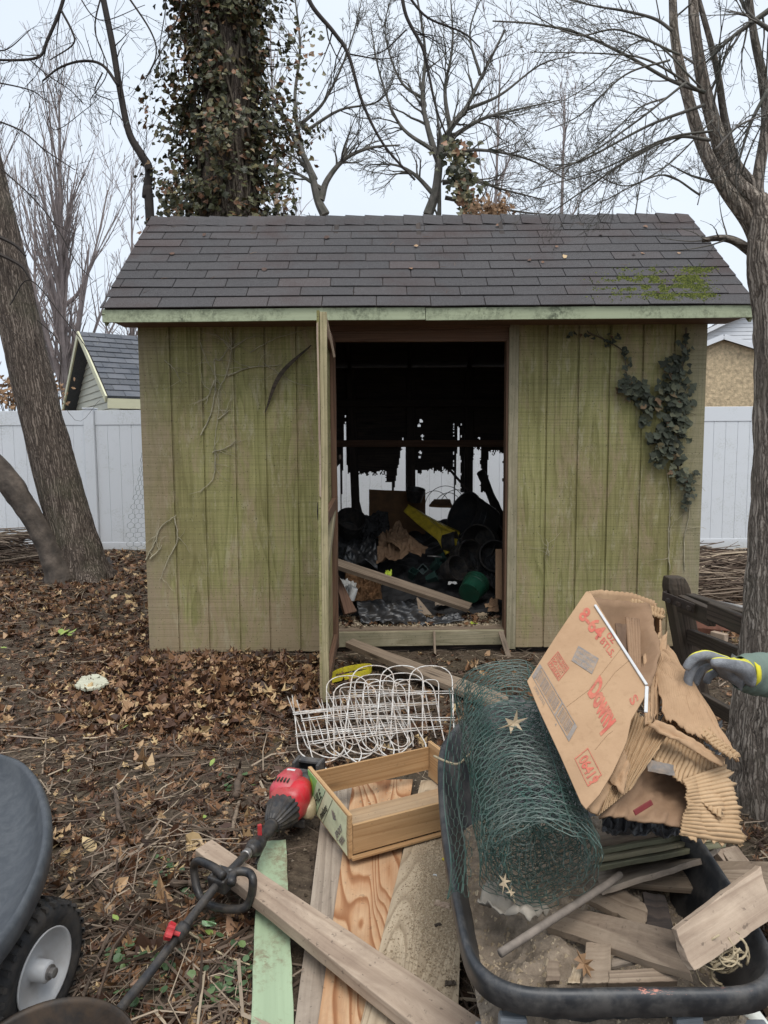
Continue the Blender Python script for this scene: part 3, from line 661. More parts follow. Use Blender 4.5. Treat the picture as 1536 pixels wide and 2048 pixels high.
hp = [h0, h0+V(-0.02, 0, -0.002), h0+V(-0.032, 0, 0.02), (h0+h1)/2+V(-0.036, 0, 0), h1+V(-0.032, 0, -0.02), h1+V(-0.02, 0, 0.002), h1]
h.tube(hp, 0.005, 8).build('door_handle', MAT['iron'], dr, smooth=True)
for z in (0.35, 1.9):
    MB().box((dx0-0.05, YF-0.024, z-0.04), (dx0-0.004, YF-0.014, z+0.04)).build('hinge', MAT['iron'], dr)
MB().box((XL+1.33, YF-0.008, 1.34), (XL+1.345, YF, 1.37)).build('latch_plate', MAT['iron'], shed)
# moss on the roof
ms = MB(); d = (RIDGE-EAVE).normalized(); nrm = V(0, -d.z, d.y); cnt = 0
blobs = [(1290, 560, 1.0, 45, 22, .4), (1325, 585, 0.9, 40, 16, .7), (1380, 565, 1.5, 30, 28, 1), (1400, 585, 1.3, 28, 14, 1), (1245, 570, .5, 60, 26, .22), (1255, 556, .8, 9, 5, 1), (1400, 540, 1, 30, 6, .8), (1335, 598, 1, 28, 6, 1)]
for bx, by, dens, rx, ry, amt in blobs:
    for _ in range(int(1900*dens*rx*ry/800)):
        px = rng.gauss(bx, rx*0.5); py = rng.gauss(by, ry*0.5)
        if py > 606 or py < 525 or px > 1440: continue
        if mnoise.noise(V(px*0.06, py*0.12, 1))+.35*mnoise.noise(V(px*0.3, py*0.5, 1)) < 0.22-amt*0.45: continue
        r0 = raydir(px, py); den = r0.dot(nrm); t_ = (EAVE+nrm*0.010-CAM).dot(nrm)/den; P = CAM+r0*t_
        P -= d*0.006; r = rng.uniform(0.004, 0.011)
        a = rng.uniform(0, 6.28); k = len(ms.v)
        for q in range(5): ms.v.append(P+V(1, 0, 0)*r*math.cos(a+q*1.257)+d*r*math.sin(a+q*1.257))
        ms.v.append(P+nrm*r*rng.uniform(0.6, 1.2)+V(rng.uniform(-.3, .3)*r, 0, 0))
        for q in range(5): ms.f.append((k+q, k+(q+1) % 5, k+5))
mo = ms.build('moss', MAT['moss'], shed); tag(mo, kind='stuff')

rl_ = MB()
for _ in range(34):
    px, py = rng.uniform(250, 1420), rng.uniform(450, 600); r0 = raydir(px, py); t_ = (EAVE+nrm*0.016-CAM).dot(nrm)/r0.dot(nrm); P = CAM+r0*t_
    if _ % 2: a = rng.uniform(0, 3.1); q = V(math.cos(a), 0, 0)*.05+d*math.sin(a)*.05; rl_.tube([P, P+q*.5+nrm*.004, P+q], [.0012, .001, .0006], 3)
    else:
        k = len(rl_.v); r = rng.uniform(.012, .026); a = rng.uniform(0, 6)
        for q in range(5): rl_.v.append(P+V(1, 0, 0)*r*math.cos(a+q*1.257)*(.5 if q % 2 else 1)+d*r*math.sin(a+q*1.257)+nrm*rng.uniform(0, .008))
        rl_.f.append(tuple(range(k, k+5)))
ro = rl_.build('roof_litter', MAT['litter'], shed); tag(ro, kind='stuff')

# ---------------------------------------------------------------- fence and neighbouring houses
YFN = 8.8; fz0 = 0.09
fence = thing('vinyl_fence', 'long white vinyl privacy fence running behind the shed', 'fence', (0, YFN, fz0))
px_posts = [188+376*k for k in range(-3, 8)]; xs = [at(p, 1000, YFN).x for p in px_posts]
zt_ = at(768, 816, YFN).z
for i, x in enumerate(xs):
    MB().box((x-0.063, YFN-0.065, fz0-0.08), (x+0.063, YFN+0.065, zt_+0.005)).box((x-0.072, YFN-0.074, zt_+0.006), (x+0.072, YFN+0.074, zt_+0.022)).build('post', MAT['vinyl'], fence, bevel=0.006)
    if i == len(xs)-1: break
    x0, x1 = x+0.064, xs[i+1]-0.064
    MB().box((x0, YFN-0.026, zt_-0.19), (x1, YFN+0.026, zt_-0.01)).build('rail', MAT['vinyl'], fence, bevel=0.004)
    MB().box((x0, YFN-0.026, fz0-0.02), (x1, YFN+0.026, fz0+0.15)).build('rail', MAT['vinyl'], fence, bevel=0.004)
    n = 15; w = (x1-x0)/n; pn = MB()
    for k in range(n):
        a = x0+k*w; pn.add([(a, YFN-0.012, fz0+0.151), (a+0.004, YFN-0.019, fz0+0.151), (a+w-0.004, YFN-0.019, fz0+0.151), (a+w, YFN-0.012, fz0+0.151),
                            (a, YFN-0.012, zt_-0.191), (a+0.004, YFN-0.019, zt_-0.191), (a+w-0.004, YFN-0.019, zt_-0.191), (a+w, YFN-0.012, zt_-0.191)],
                           [(0, 1, 5, 4), (1, 2, 6, 5), (2, 3, 7, 6)])
    pn.box((x0, YFN-0.006, fz0+0.151), (x1, YFN+0.018, zt_-0.191))
    pn.build('panel', MAT['vinyl'], fence)
def lapsiding(mb, a, b, z0, topf, course=0.13, n_out=None):
    """clapboards on the wall a-b: topf(u) gives the height of the wall top at u"""
    dirv = (b-a); L = dirv.length; z = z0
    while z < 30:
        us = [u/60 for u in range(61) if topf(u/60) > z+0.01]
        if not us: break
        u0, u1 = us[0], us[-1]
        p = [a+dirv*u0, a+dirv*u1]
        k = len(mb.v)
        mb.v += [V(p[0].x, p[0].y, z)+n_out*0.018, V(p[1].x, p[1].y, z)+n_out*0.018, V(p[1].x, p[1].y, z+course), V(p[0].x, p[0].y, z+course), V(p[0].x, p[0].y, z), V(p[1].x, p[1].y, z)]
        mb.f += [(k, k+1, k+2, k+3), (k+4, k+5, k+1, k)]; z += course
def gable_house(name, label, apex, ang, w, drop, length, walls, roofm, trimm, gnd=0.0, over=0.25, slopecourses=12):
    hs = thing(name, label, 'house', (apex.x, apex.y, gnd))
    d = V(math.cos(ang), math.sin(ang), 0); g = V(math.sin(ang), -math.cos(ang), 0); A = V(apex.x, apex.y, apex.z)
    ez = A.z-drop; wb = MB(); ww = w-over*0.9
    lc = A-g*ww; rc = A+g*ww; lc.z = rc.z = 0; lc += d*over; rc += d*over
    sl_ = drop/w; tf = lambda u: A.z-0.06-abs(u-0.5)*2*ww*sl_
    wb.add([V(lc.x, lc.y, gnd), V(rc.x, rc.y, gnd), V(rc.x, rc.y, tf(1)), V(lc.x+(rc.x-lc.x)/2, lc.y+(rc.y-lc.y)/2, tf(.5)), V(lc.x, lc.y, tf(0))], [(0, 1, 2, 3, 4)])
    lc2 = lc+d*(length-2*over); rc2 = rc+d*(length-2*over)
    wb.add([V(rc.x, rc.y, gnd), V(rc2.x, rc2.y, gnd), V(rc2.x, rc2.y, tf(1)), V(rc.x, rc.y, tf(1))], [(0, 1, 2, 3)])
    wb.add([V(lc.x, lc.y, gnd), V(lc2.x, lc2.y, gnd), V(lc2.x, lc2.y, tf(0)), V(lc.x, lc.y, tf(0))], [(3, 2, 1, 0)])
    wb.add([V(lc2.x, lc2.y, gnd), V(rc2.x, rc2.y, gnd), V(rc2.x, rc2.y, tf(1)), V(lc2.x+(rc2.x-lc2.x)/2, lc2.y+(rc2.y-lc2.y)/2, tf(.5)), V(lc2.x, lc2.y, tf(0))], [(4, 3, 2, 1, 0)])
    if walls == 'cream' or walls == 'white_trim':
        lapsiding(wb, lc, rc, gnd+0.5, tf, 0.13, -d); lapsiding(wb, rc, rc2, gnd+0.5, lambda u: tf(1), 0.13, g)
    wo_ = wb.build('wall', MAT[walls], hs)
    r = MB(); T = 0.09
    for s in (1, -1):
        e0 = A+g*s*w; e0.z = ez; e1 = e0+d*length; t1 = A+d*length; nrm_ = V(g.x*s*drop, g.y*s*drop, w).normalized()
        q = [A, e0, e1, t1]; r.add([p for p in q]+[p-nrm_*T for p in q], [(0, 1, 2, 3), (7, 6, 5, 4), (0, 4, 5, 1), (1, 5, 6, 2), (2, 6, 7, 3)])
        if s == 1:
            sd_ = (A-e0)/slopecourses
            for c in range(slopecourses):
                x = -(c % 2)*0.15
                while x < length:
                    xa = max(0, x+0.006); xb = min(length, x+0.3)
                    if xb > xa:
                        p0 = e0+sd_*c+nrm_*(0.022+random.uniform(0, .006)); p1 = e0+sd_*(c+1.05)+nrm_*0.006
                        r.add([p0+d*xa, p0+d*xb, p1+d*xb, p1+d*xa, p0+d*xa-nrm_*.02, p0+d*xb-nrm_*.02], [(0, 1, 2, 3), (4, 5, 1, 0)])
                    x += 0.306
    ro = r.build('roof', MAT[roofm], hs)
    tw = 0.12
    for s in (1, -1):
        e0 = A+g*s*w; e0.z = ez
        board('rake_board', A-d*0.02+V(0, 0, -0.04), e0-d*0.02+V(0, 0, -0.04), 0.03, tw, MAT[trimm], hs, (0, 0, 1), 0)
    e0 = A+g*(w-0.01); e0.z = ez-0.11
    board('fascia', e0, e0+d*length, 0.03, 0.17, MAT[trimm], hs, (0, 0, 1), 0)
    return hs, d, g, rc
hl, d, g, rc = gable_house('neighbour_cottage', 'cream sided cottage gable with blue grey shingle roof behind the fence', at(158, 664, 14), RA(33), 2.3, 1.4, 5.0, 'cream', 'slate', 'cream_trim', 0.1)
c0 = rc+d*1.6+g*0.02; 
wm = MB(); wm.add([V(c0.x, c0.y, 1.3), V((c0+d*.8).x, (c0+d*.8).y, 1.3), V((c0+d*.8).x, (c0+d*.8).y, 2.15), V(c0.x, c0.y, 2.15)], [(0, 1, 2, 3)])
hr, d, g, rc = gable_house('stucco_house', 'tan stucco house gable with white rake trim behind the fence at right', at(1448, 670, 17), RA(72), 2.6, 1.0, 5.0, 'stucco', 'shingle', 'white_trim', 0.1, over=0.15)
hr2, d, g, rc = gable_house('white_house', 'white clapboard house gable rising behind the tan stucco house', at(1560, 590, 24), RA(85), 4.2, 2.0, 6.0, 'white_trim', 'shingle', 'white_trim', 0.1)
# ---------------------------------------------------------------- trees
def smooth_path(pts, k=6):
    """Catmull-Rom through the points"""
    pts = [Vector(p) for p in pts]
    if len(pts) < 3: 
        return [pts[0].lerp(pts[-1], i/k) for i in range(k+1)]
    P = [pts[0]*2-pts[1]]+pts+[pts[-1]*2-pts[-2]]; out = []
    for i in range(1, len(P)-2):
        for j in range(k):
            t = j/k; a, b, c, d_ = P[i-1], P[i], P[i+1], P[i+2]
            out.append(0.5*((2*b)+(c-a)*t+(2*a-5*b+4*c-d_)*t*t+(3*b-3*c+d_-a)*t*t*t))
    out.append(pts[-1]); return out
def lerp_list(r, n):
    if not hasattr(r, '__len__'): return [r]*n
    m_ = len(r)-1; out = []
    for i in range(n):
        t = i/(n-1)*m_; a = min(int(t), m_-1); out.append(r[a]+(r[a+1]-r[a])*(t-a))
    return out
def twigs(mb, path, rads, rg, n, length, level, spread=(0.5, 1.2), t0=0.15, droop=0.0, wig=0.25, minr=0.002, side=None, nseg=6, taper=0.45, up=0.25):
    """side shoots along a path, each wandering and branching again"""
    L = len(path)
    for _ in range(n):
        f = rg.uniform(t0, 1.0); i = min(L-2, int(f*(L-1))); p = path[i].lerp(path[i+1], f*(L-1)-i)
        t = (path[i+1]-path[i]).normalized(); a = rg.uniform(*spread)
        ax = t.orthogonal().normalized(); ax.rotate(Matrix.Rotation(rg.uniform(0, 2*math.pi), 3, t))
        d_ = (t*math.cos(a)+ax*math.sin(a)); d_.z += up; d_.normalize()
        if side is not None and d_.dot(side) < -0.2: d_ = (d_-side*d_.dot(side)*1.5).normalized()
        ln = length*rg.uniform(0.45, 1.1)*(1.15-0.6*f); r0 = max(minr, rads[i]*taper)
        ns = nseg; pts = [p]; q = p.copy()
        for s in range(ns):
            d_ = (d_+V(rg.uniform(-1, 1), rg.uniform(-1, 1), rg.uniform(-1, 1)-droop)*wig).normalized(); q = q+d_*(ln/ns); pts.append(q)
        rr = [max(minr*0.7, r0*(1-0.8*s/ns)) for s in range(ns+1)]
        mb.tube(pts, rr, 4 if r0 > 0.012 else 3, cap=False)
        if level > 0: twigs(mb, pts, rr, rg, max(2, int(n*0.45) if n < 14 else 6), ln*0.55, level-1, spread, 0.2, droop, wig, minr, side, max(3, nseg-1), taper, up*0.6)
def local_tube(name, pts, rads, mat, parent, n=20, amp=0.0, k=8, fr=5, flare=None, M=None):
    """bark trunk in a frame whose x runs along it, so that the bark follows; amp = relief"""
    path = smooth_path(pts, k); rr = lerp_list(rads, len(path)); F_ = M or frame(path[0], path[-1], (0, -1, 0)); Fi = F_.inverted()
    mb = MB().tube(path, rr, n); L = len(path)
    for i in range(L):
        c = path[i]
        for j in range(n):
            v = mb.v[i*n+j]; an = 2*math.pi*j/n; dr_ = (v-c)
            f = 1+amp*(mnoise.noise(V(math.cos(an)*fr, math.sin(an)*fr, i*0.13*k/8))+0.5*mnoise.noise(V(math.cos(an)*fr*3, math.sin(an)*fr*3, i*0.3)))
            if flare:
                f += flare*max(0, 1-i/(L*0.16))**2*(1+0.8*math.sin(an*5+1)+0.3*math.sin(an*2))
            mb.v[i*n+j] = c+dr_*f
    mb.v = [Fi @ v for v in mb.v]
    return mb.build(name, mat, parent, F_, smooth=True), path, rr
def pxs(l, Y): return [at(x, y, Y) if not hasattr(Y, '__len__') else at(x, y, Y[i]) for i, (x, y) in enumerate(l)]
def leaf_poly(kind, rg):
    if kind == 'ivy':
        o = [(0, -.5), (.28, -.42), (.52, -.12), (.28, .02), (.22, .2), (0, .55), (-.22, .2), (-.28, .02), (-.52, -.12), (-.28, -.42)]
    elif kind == 'oak':
        o = [(0, -.6), (.05, -.35), (.30, -.30), (.12, -.12), (.42, .02), (.13, .10), (.28, .36), (.08, .30), (0, .55), (-.08, .30), (-.28, .36), (-.13, .10), (-.42, .02), (-.12, -.12), (-.30, -.30), (-.05, -.35)]
    elif kind == 'pin': o = [(0, -.7), (.04, -.2), (.36, -.28), (.10, 0), (.46, .20), (.08, .17), (.05, .62), (-.06, .2), (-.40, .36), (-.09, .03), (-.30, -.22), (-.04, -.2)]
    elif kind == 'oval': o = [(0, -.5), (.2, -.25), (.24, .1), (0, .5), (-.24, .1), (-.2, -.25)]
    else: o = [(math.cos(a)*.5*(1 if abs(a-4.71) > .3 else .55), math.sin(a)*.5) for a in [i*2*math.pi/9 for i in range(9)]]
    return o
def add_leaf(mb, p, size, nrm, rg, kind='ivy', curl=0.25, spin=None):
    nrm = nrm.normalized(); u = nrm.orthogonal().normalized(); u.rotate(Matrix.Rotation(rg.uniform(0, 6.283) if spin is None else spin, 3, nrm)); w = nrm.cross(u)
    o = leaf_poly(kind, rg); b = len(mb.v); c1 = rg.uniform(-curl, curl*1.6); c2 = rg.uniform(-curl, curl)
    mb.v.append(p+nrm*size*0.0)
    for x, y in o:
        z = c1*(x*x*2.2)+c2*(y*y*1.5)+rg.uniform(-.04, .04)*curl*3
        mb.v.append(p+(u*x+w*y+nrm*z)*size)
    n = len(o)
    for i in range(n): mb.f.append((b, b+1+i, b+1+(i+1) % n))
rg = random.Random(11)
MAT['bark_mid'] = m_plain('smooth_brown_bark', (0.10, 0.08, 0.065), 0.9, 0.6, 9, bs=.9, bd=.02, dirt=(0.035, 0.028, 0.022), dfac=.7, dscale=5)
# big leaning tree at the left
T = thing('tree', 'thick grey barked tree trunk leaning left in front of the white fence', 'tree', gp(170, 1160, 0.06))
YT = 7.1
tr, pth, rr = local_tube('trunk', pxs([(172, 1185), (160, 1120), (127, 1000), (79, 820), (28, 600), (-18, 400), (-70, 160), (-130, -120), (-170, -500), (-190, -1000)], YT), [0.27, 0.235, 0.212, 0.198, 0.19, 0.18, 0.165, 0.15, .09, .02], MAT['bark'], T, 56, 0.10, 14, 6, 0.30)
mb = MB(); twigs(mb, pth[90:], rr[90:], rg, 7, 1.6, 2, up=0.4, taper=0.25); 
for l, r in (([(75, 640), (120, 690), (118, 780), (123, 845)], .006), ([(20, 610), (60, 560), (130, 640), (175, 700), (215, 790)], .007), ([(0, 640), (80, 720), (150, 840), (200, 800)], .003),
             ([(-10, 470), (30, 490), (52, 512)], .02), ([(-20, 500), (40, 530), (62, 560)], .02)):
    p = smooth_path(pxs(l, YT-0.25), 5); mb.tube(p, lerp_list([r, r*.5], len(p)), 5)
mb.build('branches', MAT['bark_dark'], T)
rt = thing('tree', 'slimmer dark trunk leaning left with a knobby bend beside the thick tree', 'tree', gp(118, 1150, 0.06))
local_tube('trunk', pxs([(125, 1175), (112, 1130), (80, 1060), (45, 1005), (15, 962), (-25, 915), (-80, 850), (-150, 700)], YT-0.2), [0.16, 0.125, 0.10, 0.105, 0.118, 0.10, 0.085, 0.06], MAT['bark_mid'], rt, 32, 0.16, 10, 4)
# root running right of the tree, long low branch on the ground behind
o, _, _ = local_tube('surface_root', [gp(215, 1130, .08), gp(232, 1150, .07), gp(262, 1162, .05), gp(285, 1168, .02)], [0.09, 0.05, 0.035, 0.02], MAT['bark_dark'], T, 14, 0.1)
# right multi-stemmed maple
YR = 2.62
M_ = thing('tree', 'pale ridged multi stemmed tree at the right edge beside the wheelbarrow', 'tree', gp(1570, 1700, 0))
_, tp, trr = local_tube('trunk', pxs([(1590, 1755), (1587, 1650), (1588, 1500), (1592, 1250), (1592, 1000), (1580, 800), (1566, 640), (1542, 520), (1535, 440), (1520, 390)], YR), [0.31, 0.262, 0.235, 0.185, 0.148, 0.118, 0.098, 0.080, 0.055, 0.02], MAT['bark_pale'], M_, 72, 0.07, 14, 8, 0.22)
YS = 2.7
stems = [([(1550, 640), (1528, 560), (1520, 500), (1503, 450), (1448, 372), (1405, 290), (1372, 180), (1350, 80), (1342, -60)], [.04, .040, .036, .030, .025, .022, .019, .016, .013]),
         ([(1546, 540), (1532, 470), (1510, 405), (1462, 355), (1432, 262), (1405, 160), (1388, 40), (1384, -80)], [.045, .04, .034, .028, .026, .022, .018, .014]),
         ([(1518, 420), (1505, 372), (1470, 320), (1448, 230), (1430, 120), (1380, -60)], [.024, .020, .016, .013, .011, .008]),
         ([(1540, 420), (1515, 380), (1532, 250), (1526, 160), (1508, 70), (1495, -40)], [.026, .022, .018, .016, .013, .01]),
         ([(1505, 505), (1470, 482), (1440, 476), (1405, 480)], [.020, .015, .012, .009]),
         ([(1502, 408), (1475, 350), (1463, 290)], [.018, .013, .009])]
bm_ = MB(); rg2 = random.Random(5); MAT['bark_stem'] = m_bark('stem_bark', (.03, .024, .02), (.14, .118, .098), (.30, .255, .215), 2.6, .010)
for l, r in stems:
    if l[-1][1] < 0: dx_ = l[-1][0]-l[-2][0]; l = l+[(l[-1][0]+dx_*1.2-15, l[-1][1]-260), (l[-1][0]+dx_*1.5+20, l[-1][1]-620)]; r = r+[r[-1]*.65, r[-1]*.2]
    _, p, rr = local_tube('limb', pxs(l, YS), r, MAT['bark_pale'] if l[0][1] >= 540 else MAT['bark_stem'], M_, 18, .06, 8)
    twigs(bm_, p, rr, rg2, 5, 0.38, 1, t0=0.3, minr=0.0011, wig=0.2, taper=0.3)
# long limbs reaching left over the shed roof
limbs = [([(1410, 185), (1340, 160), (1255, 112), (1160, 68), (1070, 48), (985, 42)], .011), ([(1400, 182), (1300, 122), (1220, 108), (1060, 104)], .007),
         ([(1345, 62), (1310, 38), (1250, 22), (1190, 12), (1110, -8)], .009), ([(1372, 165), (1270, 245), (1160, 320), (1100, 345)], .007),
         ([(1408, 210), (1300, 250), (1170, 318), (1108, 332)], .010), ([(1420, 280), (1350, 275), (1260, 318), (1180, 372), (1095, 430)], .010),
         ([(1425, 262), (1330, 278), (1200, 340), (1060, 380)], .007), ([(1402, 175), (1290, 80), (1180, 170), (1070, 230)], .005),
         ([(1560, 5), (1500, 48), (1460, 78), (1412, 125)], .018), ([(1540, 60), (1500, 30), (1470, -20)], .013), ([(1536, 180), (1500, 250), (1470, 350)], .012),
         ([(1430, 300), (1480, 250), (1545, 225)], .008), ([(1335, 195), (1280, 215), (1230, 260), (1180, 300)], .006), ([(1395, 410), (1405, 370), (1415, 350)], .003),
         ([(1270, 430), (1280, 370), (1292, 312)], .004), ([(1198, 430), (1210, 380), (1225, 330)], .003), ([(1155, 430), (1160, 400), (1163, 380)], .003),
         ([(1400, 390), (1330, 350), (1250, 372), (1185, 345)], .006), ([(1340, 120), (1250, 150), (1160, 230), (1090, 262)], .006), ([(1360, 110), (1240, 60), (1150, 70), (1050, 20)], .006),
         ([(1425, 240), (1335, 330), (1240, 385), (1170, 420)], .006)]
for i, (l, r) in enumerate(limbs):
    r *= .62; p = smooth_path(pxs(l, YS-0.1-0.09*(i % 4)), 8); rr = lerp_list([r, r*.7, r*.35], len(p)); bm_.tube(p, rr, 6)
    twigs(bm_, p, rr, rg2, 13, 0.26, 2, spread=(0.35, 0.9), minr=0.0009, wig=0.22, taper=0.5, up=0.05, nseg=5)
bm_.build('branches', MAT['bark_grey'], M_, smooth=True)
# dark crooked young tree behind the left roof corner
D = thing('tree', 'thin dark crooked stem rising behind the left roof corner', 'tree', (at(300, 440, 7.9).x, 7.9, 0.1))
dm = MB(); YD = 7.9
p = smooth_path([V(at(300, 440, YD).x, YD, 0.1)]+pxs([(300, 440), (292, 395), (298, 340), (283, 310), (258, 265), (240, 180), (225, 90), (205, -10), (190, -90)], YD), 8)
rr = lerp_list([.06, .05, .045, .045, .044, .037, .034, .034, .032, .03], len(p)); dm.tube(p, rr, 8)
for l, r in (([(237, 172), (205, 130), (165, 122), (120, 135), (85, 162)], .018), ([(85, 162), (92, 210), (110, 260), (170, 220), (200, 195)], .006), ([(205, 145), (190, 185), (225, 205), (220, 250)], .008),
             ([(289, 312), (287, 285)], .006), ([(222, 60), (248, 50)], .006)):
    q = smooth_path(pxs(l, YD-0.1), 6); r_ = lerp_list([r, r*.5], len(q)); dm.tube(q, r_, 5); twigs(dm, q, r_, rg, 4, 0.5, 1, minr=0.003, wig=0.3)
twigs(dm, p[30:], rr[30:], rg, 8, 0.8, 1, minr=0.003, wig=0.3, taper=0.25)
dm.build('branches', MAT['bark_dark'], D, smooth=True)
# limbs hanging into the frame from trees behind the photographer
def hanging(label, ls, Y, nt=6, ln=0.4, mat='bark_dark', minr=0.0015, lv=2):
    mb = MB()
    for l, r in ls:
        p = smooth_path(pxs(l, Y), 7); rr = lerp_list([r, r*.75, r*.45], len(p)); mb.tube(p, rr, 7)
        if nt: twigs(mb, p, rr, rg, nt, ln, lv, spread=(.4, 1.1), minr=minr, wig=0.3, droop=0.15, up=-0.05, nseg=5)
    o = mb.build('overhanging_branch', MAT[mat], smooth=True); tag(o, label, 'branch', 'limbs hanging into the top of the view')
hanging('long dark limb sweeping down over the middle of the shed roof', [([(600, -60), (622, 8), (668, 65), (697, 110), (725, 205), (768, 290), (830, 360)], .015), ([(697, 108), (760, 118), (800, 112)], .005), ([(690, 100), (640, 190), (610, 240)], .003)], 4.6, 7, .5)
hanging('dark forked limb hanging left of the bare multi branched tree', [([(800, -40), (812, 30), (845, 95), (858, 150), (872, 215), (892, 270)], .012), ([(815, -10), (855, 35), (925, 65), (960, 95)], .008), ([(812, 60), (770, 100), (735, 112)], .005)], 4.4, 8, .45)
hanging('dark limb bent like an elbow at the upper left', [([(135, -40), (122, 15), (95, 80), (75, 115), (0, 120), (-50, 112)], .011), ([(122, 20), (145, 65), (145, 90), (100, 120)], .007), ([(60, 120), (95, 150), (140, 180), (170, 210)], .004)], 4.2, 7, .45)
hanging('fine drooping twigs beside the ivy covered trunk', [([(240, -30), (300, 60), (312, 110), (290, 160)], .006), ([(205, -20), (190, 60), (215, 140), (180, 200)], .005), ([(370, -20), (350, 50), (310, 125), (285, 170)], .005), ([(150, -20), (200, 40), (290, 10)], .004), ([(290, -30), (330, 0), (320, 90), (322, 160)], .004)], 4.3, 6, .35)
hanging('thin pale twigs crossing the far upper left corner', [([(-40, 230), (40, 260), (90, 300), (150, 340)], .006), ([(-30, 160), (60, 180), (95, 205)], .005), ([(-40, 90), (10, 100), (60, 60)], .005), ([(-30, 310), (60, 390), (110, 450), (150, 520), (185, 560)], .005)], 4.5, 6, .45)
# bare trees behind
def bare_tree(label, base, top, r0, Y, crown, n1, ln, lv, mat, seed, lean=0.0, up=0.6, spread=(0.35, 0.7), wig=0.12, minr=0.006, forks=None, t0=0.3, droop=0.0, z0=0.1, fm=1.0):
    g = random.Random(seed); b = at(*base, Y); b.z = z0; t = at(*top, Y)
    th = thing('tree', label, 'tree', b); mb = MB()
    mid = b.lerp(t, 0.5)+V(g.uniform(-.1, .1), 0, 0)
    p = smooth_path([b, b.lerp(t, 0.25)+V(g.uniform(-.05, .05), 0, 0), mid, t], 8); rr = lerp_list([r0, r0*.8, r0*.5, r0*.08], len(p))
    local_tube('trunk', [b, b.lerp(t, .25), mid, t], [r0, r0*.8, r0*.5, r0*.1], MAT[mat], th, 10, 0.05)
    twigs(mb, p, rr, g, n1, ln, lv, spread, t0, droop, wig, minr, None, 7, 0.5, up)
    for f in forks or []:
        q = smooth_path(pxs(f[0], Y+f[2] if len(f) > 2 else Y), 7); r_ = lerp_list([f[1]*.8, f[1]*.42, f[1]*.15], len(q)); mb.tube(q, r_, 7)
        twigs(mb, q, r_, g, int(fm*(f[3] if len(f) > 3 else 12)), ln, lv, spread, 0.25, droop, wig*1.4, minr, None, 6, 0.5, up*.5)
    mb.build('branches', MAT[mat], th, smooth=False); return th
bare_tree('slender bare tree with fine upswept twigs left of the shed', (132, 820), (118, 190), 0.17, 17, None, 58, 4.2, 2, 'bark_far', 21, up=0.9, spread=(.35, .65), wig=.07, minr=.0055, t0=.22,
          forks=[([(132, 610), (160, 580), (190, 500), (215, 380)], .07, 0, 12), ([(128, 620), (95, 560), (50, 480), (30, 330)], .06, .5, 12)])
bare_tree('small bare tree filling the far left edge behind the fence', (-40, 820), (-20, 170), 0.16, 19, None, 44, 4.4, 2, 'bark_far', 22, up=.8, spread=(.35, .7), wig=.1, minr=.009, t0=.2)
bare_tree('bare forked tree behind the roof right of the ivy trunk', (648, 430), (640, 400), 0.16, 11, None, 4, 0.95, 2, 'bark_grey', 23, minr=.004, fm=1.2, droop=0, up=.3, wig=.25,
          forks=[([(650, 430), (636, 400), (620, 340), (590, 280), (560, 220), (520, 150)], .10, 0, 12), ([(642, 400), (655, 360), (690, 318), (740, 296), (800, 290)], .075, 0, 12),
                 ([(630, 360), (604, 300), (590, 200), (600, 90), (585, -40)], .065, .4, 14), ([(646, 380), (600, 350), (560, 330)], .05, 0, 6), ([(600, 250), (650, 200), (700, 90), (730, -30)], .04, .5, 12),
                 ([(615, 260), (680, 220), (760, 200), (800, 130)], .035, .2, 12)])
bt = bare_tree('wide bare tree with dense crooked twigs behind the roof centre', (858, 430), (880, 330), 0.2, 13, None, 10, 1.15, 2, 'bark_grey', 24, minr=.0042, up=.15, wig=.28, fm=1.35,
          forks=[([(856, 430), (872, 380), (882, 300), (900, 260), (930, 220), (960, 160), (1010, 60)], .12, 0, 16), ([(880, 330), (862, 280), (845, 200), (850, 100), (830, -30)], .09, 0, 14),
                 ([(868, 390), (830, 350), (790, 330), (730, 330)], .06, 0, 12), ([(885, 365), (940, 360), (1010, 380), (1090, 400)], .06, .3, 14), ([(895, 280), (960, 240), (1030, 220), (1120, 200)], .06, .2, 14),
                 ([(900, 260), (890, 180), (905, 90), (900, -30)], .06, .4, 14), ([(880, 310), (960, 300), (1060, 320), (1150, 370)], .05, -.3, 14), ([(865, 300), (800, 250), (760, 150), (740, 40)], .05, -.2, 14),
                 ([(930, 220), (1000, 190), (1080, 130), (1150, 110)], .045, .5, 12), ([(850, 200), (800, 160), (770, 60), (790, -30)], .04, .5, 12), ([(890, 395), (960, 410), (1050, 425), (1120, 430)], .05, .1, 10),
                 ([(960, 150), (940, 60), (980, -40)], .04, .3, 10)])
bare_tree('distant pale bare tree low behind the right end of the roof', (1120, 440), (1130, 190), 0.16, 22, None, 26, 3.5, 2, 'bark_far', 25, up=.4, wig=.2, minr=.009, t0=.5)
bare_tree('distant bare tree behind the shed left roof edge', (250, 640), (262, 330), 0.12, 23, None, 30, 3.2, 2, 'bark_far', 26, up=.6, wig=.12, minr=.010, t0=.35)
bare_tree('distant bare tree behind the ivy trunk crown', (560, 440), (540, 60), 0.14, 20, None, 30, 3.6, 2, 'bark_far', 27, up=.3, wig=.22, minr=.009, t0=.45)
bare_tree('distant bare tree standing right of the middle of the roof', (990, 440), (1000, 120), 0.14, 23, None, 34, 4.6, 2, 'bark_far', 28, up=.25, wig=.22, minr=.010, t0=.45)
bare_tree('distant bare tree left of the thick tree at the far left', (60, 815), (70, 330), 0.13, 25, None, 30, 4.2, 2, 'bark_far', 29, up=.6, wig=.14, minr=.010, t0=.25)
